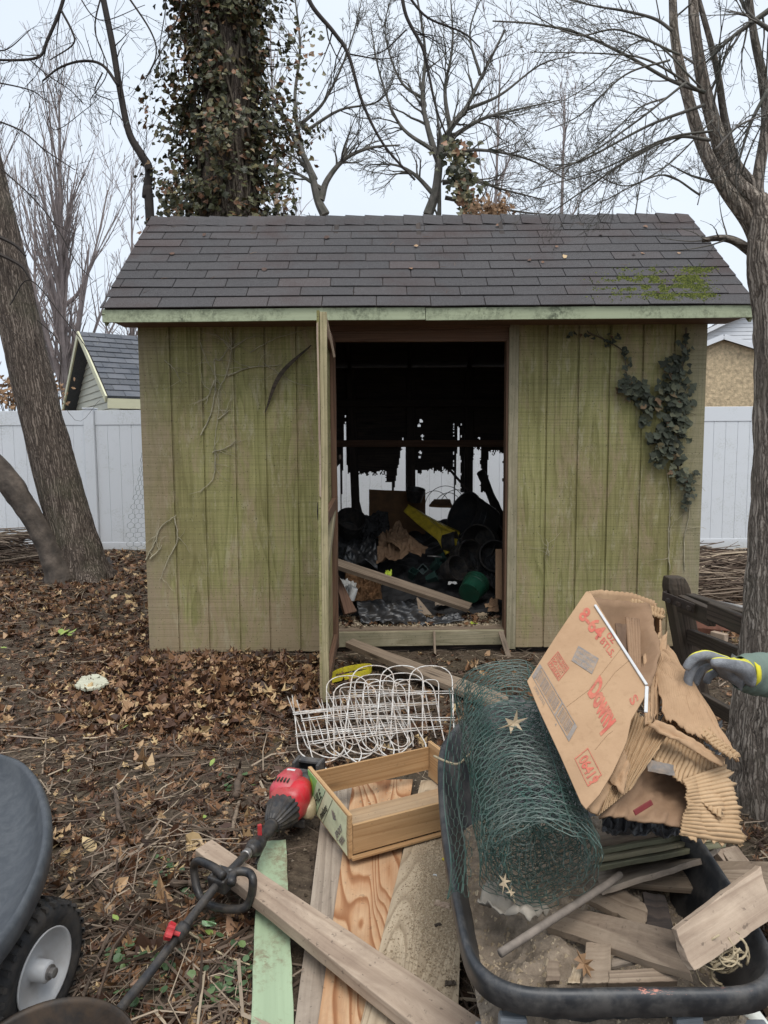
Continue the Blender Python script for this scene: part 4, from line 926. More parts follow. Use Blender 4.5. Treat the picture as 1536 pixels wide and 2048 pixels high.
# ivy clad trunk
YI = 8.25; ic = at(457, 430, YI).x; I = thing('ivy_clad_tree', 'huge tree trunk smothered in dark and rusty ivy leaves behind the shed', 'tree', (ic, YI, 0.1))
topx = at(450, -60, YI)
_, ip, irr = local_tube('trunk', [V(ic, YI, 0), V(ic, YI, 2.0), at(459, 430, YI), at(458, 200, YI), at(447, 40, YI), at(442, -140, YI)], [.40, .35, .305, .29, .275, .26], MAT['bark'], I, 40, 0.08, 8, 6)
vm = MB(); g = random.Random(31)
zlo, zhi = at(0, 470, YI).z, at(0, -110, YI).z
def axis_at(z):
    t = (z-zlo)/(zhi-zlo); return V(at(459, 470, YI).x*(1-t)+at(443, -110, YI).x*t, YI, z)
for k in range(70):
    a = g.uniform(0, 6.28); z = g.uniform(zlo-.6, zhi-1); pts = []
    for s in range(10):
        c = axis_at(z); R_ = .30+g.uniform(0.01, .05); pts.append(c+V(math.cos(a), math.sin(a), 0)*R_); z += .22; a += g.uniform(-.22, .22)
    vm.tube(smooth_path(pts, 3), g.uniform(.006, .018), 4)
lf = MB()
def clump(p, n, s, out, size=(0.045, 0.095)):
    for _ in range(n):
        q = p+V(g.gauss(0, s), g.gauss(0, s), g.gauss(0, s)); add_leaf(lf, q, g.uniform(*size), out*0.8+V(g.uniform(-.6, .6), g.uniform(-.6, .6), g.uniform(-.2, .9)), g, 'ivy', .3)
for k in range(1350):                       # the coat close to the bark
    a = g.uniform(0, 6.28); z = g.uniform(zlo-.5, zhi+.3); c = axis_at(z); o_ = V(math.cos(a), math.sin(a), 0)
    if mnoise.noise(V(a*1.4, z*1.3, 3)) < -0.12: continue
    clump(c+o_*g.uniform(.31, .41), 5, .06, o_)
for k in range(150):                        # shoots reaching out from the trunk, hung with leaves
    a = g.uniform(0, 6.28); z = g.uniform(zlo-.3, zhi+.2)
    bias = 1.0 + (0.5 if z < zlo+1.4 else 0) + (0.35 if (math.cos(a) > 0 and z > zlo+.6) else 0)
    c = axis_at(z); d_ = V(math.cos(a), math.sin(a)*.8, g.uniform(-.3, .5)).normalized(); p = c+d_*.33; pts = [p]; ln = g.uniform(.10, .46)*bias*(1.1 if a > 3 else .9)
    for s in range(6):
        d_ = (d_+V(g.uniform(-.3, .3), g.uniform(-.3, .3), g.uniform(-.25, .3))).normalized(); p = p+d_*ln/6; pts.append(p)
    vm.tube(pts, [.008, .007, .006, .005, .004, .003, .002], 3, cap=False)
    for q in pts[1:]: clump(q, 6, .055, d_, (.04, .085))
for cx_, cy_, sx_, sy_, n_ in ((345, 400, 18, 22, 150), (380, 330, 22, 40, 120), (345, 260, 16, 60, 60), (550, 375, 26, 35, 170), (570, 300, 22, 45, 30), (605, 130, 22, 45, 50), (560, 90, 24, 60, 25), (350, 100, 14, 60, 40), (530, 240, 14, 60, 60)):
    for _ in range(n_):
        q = at(g.gauss(cx_, sx_), min(436, g.gauss(cy_, sy_)), YI+g.uniform(-.35, .25)); add_leaf(lf, q, g.uniform(.035, .085), V(g.uniform(-.6, .6), -1, g.uniform(-.3, .8)), g, 'ivy', .3)
        if _ % 9 == 0: vm.tube([V(axis_at(q.z).x+(.3 if q.x > axis_at(q.z).x else -.3), YI, q.z-.12), (q+axis_at(q.z))/2+V(0, 0, .05), q], [.007, .005, .002], 3)
vm.build('vine_stems', MAT['vine_dark'], I); lv = lf.build('ivy_leaves', MAT['ivy'], I)
# ivy on the wide bare tree
lf = MB(); 
for k in range(300):
    t = g.random(); px = 905+35*t+g.gauss(0, 9+10*(1-t)); py = 280+155*t+g.gauss(0, 6); p = at(px, py, 12.7+g.uniform(-.2, .2)); add_leaf(lf, p, g.uniform(.07, .15), V(g.uniform(-.5, .5), -1, g.uniform(-.3, .8)), g)
o = lf.build('ivy_leaves', MAT['ivy'], bt)
lf = MB(); st = MB(); base = at(985, 430, 10.5)
ob = thing('oak_sapling', 'clump of rust brown dead leaves on a sapling above the roof ridge', 'sapling', (base.x, 10.5, 0.1))
for k in range(7):
    tx = at(g.uniform(955, 1035), g.uniform(408, 428), 10.5); st.tube([V(base.x, 10.5, .1), base+V(0, 0, -.4), tx], [.03, .015, .005], 5)
    for _ in range(26): add_leaf(lf, tx+V(g.gauss(0, .10), g.gauss(0, .1), g.gauss(0, .07)), g.uniform(.06, .13), V(g.uniform(-1, 1), -1, g.uniform(-.5, 1)), g, 'oak', .4)
st.build('stems', MAT['bark_grey'], ob); MAT['rusty'] = m_leaves('rusty_leaf', [(0, (.16, .085, .04)), (1, (.42, .25, .13))]); lf.build('leaves', MAT['rusty'], ob)
# rust coloured shrubs beyond the fence at the far left
lf = MB(); st = MB(); b0 = at(20, 812, 11)
sh = thing('shrub', 'rusty leaved shrub showing just over the fence at far left', 'shrub', (b0.x, 11, .1))
for k in range(16):
    tx = at(g.uniform(-10, 110), g.uniform(770, 815), 11+g.uniform(-.3, .3)); st.tube([V(b0.x, 11, .1), b0+V(0, 0, -.5), tx], [.03, .015, .005], 4)
    for _ in range(40): add_leaf(lf, tx+V(g.gauss(0, .14), g.gauss(0, .12), g.gauss(0, .10)), g.uniform(.05, .10), V(g.uniform(-1, 1), -1, g.uniform(-.5, 1)), g, 'oval', .4)
st.build('stems', MAT['bark_grey'], sh); lf.build('leaves', MAT['rusty'], sh)

# ---------------------------------------------------------------- ivy and vines on the shed front
def wallpt(px, py, off=0.012): return at(px, py, YF-off)
def wall_vine(label, paths, leaves=None, mat='vine', r=0.0035, group=None, nm='climbing_vine', tw=3, seed=1, leafmat='ivy_wall'):
    g = random.Random(seed); P0 = wallpt(*paths[0][0]); th = thing(nm, label, 'vine', (P0.x, YF-.01, max(0.03, P0.z)), group); mb = MB()
    for l in paths:
        p = smooth_path([wallpt(x+g.uniform(-1.5, 1.5), y, .007+g.uniform(0, .007)) for x, y in l], 7)
        for i in range(1, len(p)-1): p[i] = p[i]+V(g.uniform(-.003, .003), 0, g.uniform(-.003, .003))
        rr = lerp_list([r, r*.45], len(p)); mb.tube(p, rr, 5)
        for _ in range(tw):
            i = g.randrange(len(p)-1); d_ = V(g.uniform(-1, 1), 0, g.uniform(-.7, .9)).normalized(); q = p[i].copy(); pts = [q.copy()]
            for s in range(5): d_ = (d_+V(g.uniform(-.5, .5), 0, g.uniform(-.5, .5))).normalized(); q = q+d_*.028; pts.append(q.copy())
            mb.tube(pts, [r*.5, r*.4, r*.35, r*.3, r*.25, r*.2], 3)
    mb.build('stem', MAT[mat], th)
    if leaves:
        lf = MB()
        for cx, cy, sx, sy, n, s in leaves:
            for _ in range(n):
                q = wallpt(g.gauss(cx, sx), g.gauss(cy, sy), g.uniform(.015, .075)); add_leaf(lf, q, g.uniform(.7, 1.25)*s, V(g.uniform(-.7, .7), -1, g.uniform(-.1, .9)), g, 'ivy', .22)
        lf.build('leaves', MAT[leafmat], th)
    return th
wall_vine('bare branching dried vine spread over the left siding panel', [[(400, 870), (422, 830), (430, 770), (428, 720), (440, 660 + 60), (462, 690), (455, 745), (437, 780), (436, 820), (430, 880), (438, 920)], [(425, 905), (455, 895), (473, 880)], [(430, 905), (428, 955), (400, 985)],
          [(455, 752), (500, 735), (560, 730)], [(462, 700), (440, 675), (420, 665)], [(462, 700), (490, 680), (510, 672)], [(437, 838), (460, 820)], [(465, 690), (463, 665)], [(430, 760), (410, 808)]], None, 'vine', .0045, tw=4, seed=2)
wall_vine('thin dried vine looping from the eave to the open door', [[(330, 720), (350, 740), (362, 765)], [(500, 705), (545, 680), (600, 662), (622, 658)], [(525, 725), (580, 760), (622, 775)], [(398, 680), (415, 720), (440, 770)]], None, 'vine', .003, seed=3)
wall_vine('pale vine curling up the lower left corner of the siding', [[(292, 1120), (310, 1085), (322, 1055), (345, 1035), (352, 1030)], [(350, 1035), (356, 1080), (335, 1120), (318, 1160)], [(300, 1118), (318, 1100), (322, 1090)]], None, 'vine', .005, seed=4)
wall_vine('main ivy vine in full leaf hanging high on the right siding', [[(1372, 655), (1368, 710), (1355, 780), (1352, 850), (1345, 890), (1360, 950), (1378, 960)], [(1352, 850), (1358, 940), (1372, 985)]],
          [(1350, 735, 12, 14, 44, .05), (1350, 775, 13, 16, 60, .054), (1352, 815, 14, 18, 62, .054), (1345, 860, 13, 16, 50, .05), (1325, 875, 12, 9, 30, .055), (1356, 910, 8, 12, 28, .05), (1357, 952, 9, 5, 14, .045), (1371, 700, 6, 16, 14, .045), (1320, 905, 10, 14, 32, .055)], 'vine_dark', .006, seed=5, nm='ivy_plant')
wall_vine('ivy runner trailing diagonally down to the main ivy vine', [[(1175, 665), (1210, 680), (1248, 705), (1255, 750), (1290, 790), (1315, 825), (1330, 860)]],
          [(1250, 765, 7, 7, 22, .055), (1262, 775, 10, 9, 28, .055), (1283, 785, 10, 8, 26, .055), (1265, 792, 5, 7, 12, .05), (1297, 812, 9, 7, 24, .055), (1289, 838, 6, 8, 14, .055), (1310, 808, 6, 5, 10, .05), (1250, 715, 5, 14, 10, .036), (1220, 682, 12, 7, 12, .034), (1165, 672, 16, 5, 8, .03)], 'vine_dark', .005, seed=6, nm='ivy_plant')
wall_vine('nearly bare ivy stem with small withered leaves above the dark post', [[(1370, 1140), (1368, 1080), (1378, 1030), (1378, 980), (1380, 960), (1392, 945)], [(1338, 1140), (1337, 1080), (1340, 1000), (1332, 935)], [(1380, 985), (1374, 960), (1368, 950)]],
          [(1378, 985, 7, 14, 22, .035), (1374, 960, 9, 8, 14, .035), (1392, 944, 4, 2, 5, .035), (1371, 1015, 4, 8, 6, .03)], 'vine', .0045, seed=7, nm='ivy_plant')
wall_vine('tiny dead vine clinging to the siding right of the doorway', [[(1092, 1110), (1098, 1090), (1093, 1078)], [(1098, 1112), (1096, 1085)]], None, 'vine', .003, seed=8)
# split siding strip hanging from the eave
sp_ = MB(); a, b, c = wallpt(622, 690, .03), wallpt(560, 750, .05), wallpt(530, 825, .02)
pth_ = smooth_path([a, b, c], 10)
for i in range(len(pth_)-1):
    w0 = .012*math.sin(math.pi*(i+.5)/len(pth_))+.002; w1 = .012*math.sin(math.pi*(i+1.5)/len(pth_))+.001; t = (pth_[i+1]-pth_[i]).normalized(); s_ = t.cross(V(0, 1, 0))
    sp_.add([pth_[i]-s_*w0, pth_[i]+s_*w0, pth_[i+1]+s_*w1, pth_[i+1]-s_*w1]+[q+V(0, .006, 0) for q in (pth_[i]-s_*w0, pth_[i]+s_*w0, pth_[i+1]+s_*w1, pth_[i+1]-s_*w1)], [(0, 1, 2, 3), (7, 6, 5, 4), (0, 4, 5, 1), (1, 5, 6, 2), (2, 6, 7, 3), (3, 7, 4, 0)])
o = sp_.build('wood_splinter', MAT['darkwood']); tag(o, 'long dark splinter hanging on the siding left of the open door', 'splinter')
# ---------------------------------------------------------------- leaf litter, twigs, weeds
g = random.Random(77)
lit = MB()
def put_leaf(mb, x, y, s, kind='oak', lift=0.0, tilt=.5, curl=.4):
    n_ = V(g.gauss(0, tilt), g.gauss(0, tilt), 1); add_leaf(mb, V(x, y, gz(x, y)+lift+s*.10), s, n_, g, kind, curl)
def onb(px, py): return (505 < px < 598 and py > 1668) or (596+(py-1550)*-.03 < px < 940 and py > 1545)
def dens(x, y):
    px, py = inv(V(x, y, 0)); d_ = 0.42+0.5*mnoise.noise(V(x*1.1, y*1.1, 20))
    d_ += max(0, min(.75, 1.3-((px-400)/330)**2-((py-1375)/125)**2))         # the drift in front of the shed
    if py < 1260 and px < 300: d_ += .15
    if px > 650 and 1290 < py < 1420: d_ -= .35
    if px < 640 and py > 1560: d_ -= .02
    if x > 2.0 and y > 4: d_ += .2
    return d_
cnt = 0
while cnt < 27000:
    y = 1.2+(8.7-1.2)*g.random()**1.15; x = g.uniform(-.64*y-.3, .64*y+.3)
    if cnt % 6 == 0: y = g.uniform(.2, 3.5); x = g.uniform(-3.2, 3.2)
    if g.random() > dens(x, y): continue
    if XL < x < XR and YF < y < YB: continue
    px, py = inv(V(x, y, 0)); pile = (0 if y > 4.45 else .05)*g.random()*max(0, min(1, 1.2-((px-400)/270)**2-((py-1375)/105)**2))
    if onb(px, py): continue
    bx_ = 1.25-((px-400)/300)**2-((py-1375)/115)**2+.9*mnoise.noise(V(x*2.2, y*2.2, 6)); big = bx_ > g.random()*.7 or g.random() < .22 or y > 5
    put_leaf(lit, x, y, g.uniform(.04, .088) if big else g.uniform(.018, .055), g.choice(['oak', 'oak', 'oak', 'oval', 'ivy']), pile, .7 if big else .45, .8); cnt += 1
o = lit.build('leaf_litter', MAT['litter']); tag(o, kind='stuff')
tw = MB()
for k in range(22000):
    y = 1.2+(8.7-1.2)*g.random()**1.5; x = g.uniform(-.64*y-.3, .64*y+.3)
    if XL < x < XR and YF < y < YB: continue
    if k % 6 == 0: y = g.uniform(.2, 3.5); x = g.uniform(-3.2, 3.2)
    if y > .5 and onb(*inv(V(x, y, 0))): continue
    L_ = g.uniform(.03, .16) if g.random() < .9 else g.uniform(.15, .4); a = g.uniform(0, 6.28); r = (g.uniform(.0008, .0026) if k % 2 else g.uniform(.0005, .0011))*(1+L_*4)
    z = gz(x, y)+.006+g.uniform(0, .02); t = g.uniform(-.12, .2); b_ = g.uniform(-.25, .25)
    p0 = V(x, y, z); p2 = p0+V(math.cos(a), math.sin(a), t*.5)*L_; p1 = (p0+p2)/2+V(-math.sin(a), math.cos(a), .1)*L_*b_
    tw.tube([p0, p1, p2], [r, r*.9, r*.6], 3, cap=True)
o = tw.build('fallen_twigs', MAT['twig']); tag(o, kind='stuff')
cr = MB()
def crumb(mb, p, s):
    b = len(mb.v); 
    for dx, dy, dz in ((1, 0, -.3), (-.5, .8, -.3), (-.5, -.8, -.3), (g.uniform(-.3, .3), g.uniform(-.3, .3), .8)): mb.v.append(p+V(dx*s*g.uniform(.6, 1.5), dy*s*g.uniform(.5, 1.2), dz*s))
    mb.f += [(b, b+1, b+3), (b+1, b+2, b+3), (b+2, b, b+3)]
for k in range(26000):
    y = 1.2+(7-1.2)*g.random()**1.4; x = g.uniform(-.62*y-.2, .62*y+.2)
    if XL < x < XR and YF < y < YB: continue
    crumb(cr, V(x, y, gz(x, y)+.006), g.uniform(.0015, .007))
o = cr.build('soil_crumbs', MAT['crumb']); tag(o, kind='stuff')
wd = MB()
patches = [(330, 1960, 60), (420, 1990, 60), (260, 2010, 50), (370, 1790, 45), (400, 1880, 40), (455, 2000, 40), (300, 1930, 40), (340, 1745, 25), (470, 1560, 30), (235, 1930, 30), (480, 1940, 25)]
for px, py, sp in patches:
    for k in range(15):
        q = gp(g.gauss(px, sp*.7), g.gauss(py, sp*.4), 0); put_leaf(wd, q.x, q.y, g.uniform(.012, .028), 'round', g.uniform(.004, .03), .4, .2)
o = wd.build('ground_ivy', MAT['weed']); tag(o, kind='stuff')
for i, (px, py, s, lb) in enumerate([(250, 1466, .045, 'single bright green leaf on the brown leaf drift'), (130, 1280, .09, 'yellow green leaf cluster on the ground left of the shed'), (60, 1600, .04, 'small green leaf near the dark tray rim'), (425, 1537, .04, 'green leaf among twigs left of the red engine'), (410, 1650, .03, 'yellow green leaf above the mitre of the long pale board'), (232, 1858, .035, 'lime green leaf left of the red knob'), (8, 1310, .05, 'green leaf lying at the left edge near the sticks'), (140, 1556, .03, 'small lime leaf near a curved stick')]):
    mb = MB(); q = gp(px, py, 0)
    for k in range(5 if s > .08 else 1): put_leaf(mb, q.x+g.uniform(-.06, .06)*(s > .08), q.y+g.uniform(-.06, .06)*(s > .08), s, 'oval', .03, .3, .3)
    o = mb.build('green_leaf', MAT['bright_leaf']); tag(o, lb, 'leaf', 'green leaves on the ground')
# sticks one can count
sticks = [([(0, 1455), (70, 1430), (140, 1420), (165, 1445)], .014, 'thick dark stick lying left of the leaf drift'),
          ([(60, 1500), (160, 1505), (260, 1470), (350, 1455)], .006, 'long thin stick crossing the ground by the leaf drift'),
          ([(85, 1550), (90, 1500), (95, 1440)], .006, 'pale stick standing out above the tray rim'),
          ([(225, 1590), (245, 1520), (275, 1470)], .007, 'slanting brown twig in the middle of the yard'),
          ([(230, 1580), (238, 1630), (250, 1660)], .013, 'short thick brown stick beside the bare soil'),
          ([(120, 1780), (180, 1762), (215, 1800)], .010, 'curved arching root like stick above the tyre'),
          ([(160, 2010), (195, 1920), (225, 1870), (270, 1850)], .008, 'long thin brown stick right of the tyre'),
          ([(205, 1900), (220, 1860), (218, 1820)], .008, 'upright brown twig right of the tyre'),
          ([(470, 1590), (480, 1550), (478, 1530)], .020, 'stubby broken stick left of the trimmer engine'),
          ([(465, 1660), (475, 1620), (480, 1600)], .013, 'cut pale ended stick near the trimmer engine'),
          ([(310, 1515), (345, 1512), (395, 1505)], .014, 'thick stick lying level in the leaves'),
          ([(350, 1560), (400, 1530), (460, 1510)], .010, 'long tapering stick pointing at the trimmer engine'),
          ([(240, 1600), (300, 1575), (320, 1550)], .009, 'forked stick lying in the leaves'),
          ([(95, 1590), (108, 1560)], .008, 'tiny grey stick beside the tray rim'),
          ([(345, 1765), (380, 1770), (410, 1775)], .018, 'short stout dark log stub left of the trimmer handle'),
          ([(375, 1865), (440, 1905), (500, 1930)], .005, 'peeled cream coloured stick under the trimmer shaft'),
          ([(120, 1175), (180, 1165), (250, 1150), (300, 1130)], .012, 'long root like branch at the foot of the leaning tree'),
          ([(70, 1195), (180, 1190), (280, 1160)], .008, 'thin branch lying in front of the leaning tree'),
          ([(20, 1095), (90, 1085), (180, 1078), (250, 1092), (295, 1108)], .022, 'long dark bent branch lying along the white fence'),
          ([(0, 1205), (60, 1230), (110, 1240)], .007, 'grey twig lying at the left edge below the trees'),
          ([(135, 1230), (170, 1225), (210, 1235)], .006, 'small twig among leaves below the leaning tree'),
          ([(110, 1400), (135, 1415), (150, 1450)], .005, 'thin pale twig left of the flat stone'),
          ([(355, 1420), (390, 1440), (400, 1470)], .005, 'short twig in the leaf drift'),
          ([(280, 1660), (320, 1640), (420, 1660)], .006, 'thin stick beside the mossy soil patch')]
for l, r, lb in sticks:
    r *= .72
    mb = MB(); p = smooth_path([gp(x, y, r*.8+.012) for x, y in l], 5)
    for q in p: q.z = gz(q.x, q.y)+r*.7+.012; 
    for i in range(1, len(p)-1): p[i] += V(g.uniform(-1, 1), g.uniform(-1, 1), g.uniform(-.3, .8))*r*.5
    rr = [r*(1-.45*i/len(p))*g.uniform(.85, 1.15) for i in range(len(p))]; mb.tube(p, rr, 7)
    for _ in range(2):
        i = g.randrange(1, len(p)-1); mb.tube([p[i], p[i]+V(g.uniform(-1, 1), g.uniform(-1, 1), .4).normalized()*r*g.uniform(3, 9)], [r*.5, r*.25], 4)
    o = mb.build('stick', MAT['rope' if 'cream' in lb else 'oldwood' if 'pale' in lb or 'grey' in lb else 'twigdark'], smooth=True); tag(o, lb, 'stick', 'sticks lying on the ground')
# brush piles
def brush(name, label, cx, cy, Y, wx, wy, wz, n, seed, z0):
    q = random.Random(seed); c = at(cx, cy, Y); mb = MB()
    for k in range(n):
        a = q.gauss(0, .35)+(math.pi if q.random() < .5 else 0); L_ = q.uniform(.25, .9); x = c.x+q.gauss(0, wx); y = Y+q.gauss(0, wy); hh = wz*math.exp(-((x-c.x)/wx/1.3)**2)
        z = z0+q.uniform(.01, 1)*hh; r = q.uniform(.003, .009)
        d_ = V(math.cos(a), math.sin(a)*.8, q.gauss(0, .12)); p0 = V(x, y, z)-d_*L_/2; p1 = V(x, y, z)+V(0, 0, q.uniform(-.03, .05)); p2 = V(x, y, z)+d_*L_/2
        mb.tube([p0, p1, p2], [r, r, r*.5], 4)
    o = mb.build(name, MAT['twig']); return tag(o, label, 'brush pile', kind='stuff') if False else tag(o, kind='stuff')
brush('brush_pile', 'pile of twigs behind shed right', 1440, 1170, 6.8, .75, .6, .22, 900, 4, .08)
brush('brush_pile', 'pile of dead stalks at the left by the fence', 0, 1085, 7.9, .35, .25, .42, 420, 5, .08)
# ---------------------------------------------------------------- shaping helpers for the loose things
def qboard(name, P, t, mat, parent=None, nu=14, nv=4, warp=0.0015, rough_end=0.004, bevel=0.0015, M=None, bow=0.0):
    """a plank given by the four corners of one broad face: P0-P1 is the grain; thickness goes away from the face"""
    P = [Vector(p) for p in P]; n = (P[1]-P[0]).cross(P[3]-P[0]).normalized()
    if n.dot(CAM-P[0]) < 0: n = -n
    F_ = frame(P[0], P[1], n); Fi = F_.inverted(); sd = random.uniform(0, 50)
    mb = MB()
    for s in (0, 1):
        for i in range(nu+1):
            for j in range(nv+1):
                u = i/nu; v = j/nv; p = P[0].lerp(P[1], u).lerp(P[3].lerp(P[2], u), v)
                p = p+n*(warp*2*mnoise.noise(V(u*3, v*1.5, sd))+bow*math.sin(math.pi*u)) - n*t*s
                if i in (0, nu): p = p+(P[1]-P[0]).normalized()*rough_end*mnoise.noise(V(v*7, sd, s*3))
                if j in (0, nv): p = p+(P[3]-P[0]).normalized()*rough_end*.3*mnoise.noise(V(u*11, sd, j))
                mb.v.append(Fi @ p)
    R_ = (nu+1)*(nv+1); c = nv+1
    for i in range(nu):
        for j in range(nv):
            q = i*c+j; mb.f += [(q, q+c, q+c+1, q+1), (q+R_, q+1+R_, q+c+1+R_, q+c+R_)]
        for j in (0, nv): q = i*c+j; f = (q, q+R_, q+c+R_, q+c); mb.f.append(f if j == 0 else f[::-1])
    for j in range(nv):
        for i in (0, nu): q = i*c+j; f = (q, q+1, q+1+R_, q+R_); mb.f.append(f if i == 0 else f[::-1])
    if (F_.inverted().to_3x3() @ n).z < 0 or ((Fi @ P[1]-Fi @ P[0]).cross(Fi @ P[3]-Fi @ P[0])).z < 0: mb.f = [f[::-1] for f in mb.f]
    return mb.build(name, mat, parent, F_, bevel=bevel)
def crumple(name, P, mat, parent=None, nu=26, nv=20, amp=0.02, fr=3.0, t=0.003, seed=0, ragged=0.0, wave=None, smooth=True, fold=0.0):
    """a crumpled or bent sheet with real thickness; wave=(count, depth, dir) presses flutes into it"""
    P = [Vector(p) for p in P]; n = (P[1]-P[0]).cross(P[3]-P[0]).normalized()
    if n.dot(CAM-P[0]) < 0: n = -n
    mb = MB()
    for i in range(nu+1):
        for j in range(nv+1):
            u = i/nu; v = j/nv; uu, vv = u, v
            if ragged:
                if j == nv: vv += ragged*mnoise.noise(V(u*14, seed, 2))+ragged*.7*mnoise.noise(V(u*45, seed, 2))
                if i == nu: uu += ragged*mnoise.noise(V(v*14, seed, 7))+ragged*.7*mnoise.noise(V(v*45, seed, 2))
            p = P[0].lerp(P[1], uu)*(1-vv)+P[3].lerp(P[2], uu)*vv
            a = amp*(mnoise.noise(V(u*fr, v*fr, seed))+.55*abs(mnoise.noise(V(u*fr*2.3, v*fr*2.3, seed+4)))*2-.4)
            a += fold*math.sin(math.pi*u)*math.sin(math.pi*v)
            if wave: a += wave[1]*math.sin(2*math.pi*wave[0]*(u if wave[2] == 'u' else v))
            mb.v.append(p+n*a)
    c = nv+1
    for i in range(nu):
        for j in range(nv): q = i*c+j; mb.f.append((q, q+c, q+c+1, q+1))
    o = mb.build(name, mat, parent, smooth=smooth); s = o.modifiers.new('s', 'SOLIDIFY'); s.thickness = t; s.offset = -1
    return o
def poly_sheet(name, pts, t, mat, parent=None, bevel=0, jag=0.0, seed=0):
    """flat outline with thickness; jag tears its edge"""
    pts = [Vector(p) for p in pts]; n = V(0, 0, 0)
    for i in range(len(pts)): n += pts[i].cross(pts[(i+1) % len(pts)])
    n.normalize()
    if n.dot(CAM-pts[0]) < 0: pts = pts[::-1]; n = -n
    if jag:
        out = []
        for i in range(len(pts)):
            a, b = pts[i], pts[(i+1) % len(pts)]; L_ = (b-a).length; k = max(1, int(L_/.007)); s_ = (b-a).cross(n).normalized()
            for q in range(k): out.append(a.lerp(b, q/k)+s_*(jag*mnoise.noise(V(q*.45, i*3+seed, 1))+jag*.6*mnoise.noise(V(q*1.7, i, seed)) if q else 0))
        pts = out
    k = len(pts); mb = MB(); mb.v = pts+[p-n*t for p in pts]
    mb.f = [tuple(range(k)), tuple(range(2*k-1, k-1, -1))]+[(i, i+k, (i+1) % k+k, (i+1) % k) for i in range(k)]
    return mb.build(name, mat, parent, bevel=bevel)
def text_mesh(name, s, size, M, mat, parent, depth=0.0004, xs=1.0, bold=0.0, shear=0.0):
    c = bpy.data.curves.new(name, 'FONT'); c.body = s; c.size = size; c.extrude = depth; c.offset = bold; c.shear = shear; c.align_x = 'LEFT'; c.resolution_u = 3
    o = bpy.data.objects.new(name, c); col.objects.link(o); bpy.context.view_layer.update()
    me = bpy.data.meshes.new_from_object(o.evaluated_get(bpy.context.evaluated_depsgraph_get())); bpy.data.objects.remove(o)
    me.transform(Matrix.Diagonal((xs, 1, 1, 1))); me.materials.clear()
    return link(name, me, mat, parent, M)
def G(px, py, z): return gp(px, py, z)
# ---------------------------------------------------------------- boards lying on the ground
o = qboard('plank', [G(516, 1682, .045), G(500, 2090, .04), G(590, 2090, .04), G(572, 1679, .045)], .018, MAT['greenboard'], rough_end=.012)
tag(o, 'mint green painted board lying flat left of the plywood strips', 'board')
o = qboard('plank', [G(652, 1560, .028), G(584, 2090, .028), G(655, 2090, .028), G(712, 1560, .028)], .012, MAT['plygrey']); tag(o, 'grey weathered plywood strip, leftmost of the three under the crate', 'board', 'plywood strips on the ground')
o = qboard('plank', [G(706, 1560, .044), G(628, 2100, .042), G(745, 2100, .042), G(826, 1558, .044)], .012, MAT['plyorange']); tag(o, 'orange brown plywood strip with bold swirling grain between grey and tan strips', 'board', 'plywood strips on the ground')
ply = qboard('plank', [G(842, 1560, .060), G(705, 2110, .058), G(912, 2110, .058), G(936, 1560, .060)], .014, MAT['plytan']); tag(ply, 'tan plywood sheet strewn with sawdust beside the wheelbarrow', 'board', 'plywood strips on the ground')
o = qboard('two_by_four', [G(424, 1678, .115), G(1010, 2070, .122), G(862, 2075, .122), G(390, 1698, .115)], .038, MAT['newwood'], nu=24, bevel=.003); tag(o, 'long pale two by four lying diagonally across the plywood strips', 'board')
# sawdust and crumbs on the plywood
sd_ = MB(); g = random.Random(91)
for k in range(12000):
    px = g.gauss(872, 26); py = g.gauss(1790, 62)
    if g.random() < .2: px, py = g.uniform(735, 915), g.uniform(1700, 1990)
    if px > 926 or px < 800-(py-1711)*.26+14: continue
    crumb(sd_, G(px, py, .0605), abs(g.gauss(0, .0014))+.0007)
for k in range(300):
    px, py = g.uniform(660, 880), g.uniform(1570, 1700); crumb(sd_, G(px, py, .062 if px > 850 else .046), g.uniform(.001, .004))
o = sd_.build('sawdust', MAT['dust']); tag(o, kind='stuff')
for i, (px, py, s, lb, mt) in enumerate([(885, 1808, .05, 'flaky pale bark chip on the tan plywood near the barrow rim', 'newwood'), (900, 1785, .03, 'curled brown chip at the edge of the tan plywood', 'oldwood'), (876, 1848, .02, 'small dark chip below the flaky bark chip', 'darkwood'), (870, 1749, .012, 'tiny white chip on the sawdust', 'white_bag'), (890, 1718, .02, 'small yellowish chip at the top of the sawdust', 'yellow'), (901, 1965, .03, 'dark curled knot of fibre near the lower end of the tan plywood', 'darkwood')]):
    p = G(px, py, .066); d_ = V(g.uniform(.6, 1), g.uniform(-.4, .4), 0).normalized(); e = V(-d_.y, d_.x, .2)
    o = crumple('wood_chip', [p-d_*s*.5-e*s*.2, p+d_*s*.5-e*s*.16, p+d_*s*.4+e*s*.2, p-d_*s*.45+e*s*.22], MAT[mt], None, 8, 5, s*.12, 4, .003, i, smooth=False); tag(o, lb, 'wood chip', 'chips on the plywood')
# plank that slid off the sill
o = qboard('two_by_four', [V(at(706, 1277, 4.60).x, 4.60, at(706, 1277, 4.60).z), G(1075, 1412, .045), G(1040, 1432, .04), at(691, 1284, 4.52)], .035, MAT['oldwood'], nu=20); tag(o, 'brown lumber slanting from the shed sill to the chicken wire roll', 'board')
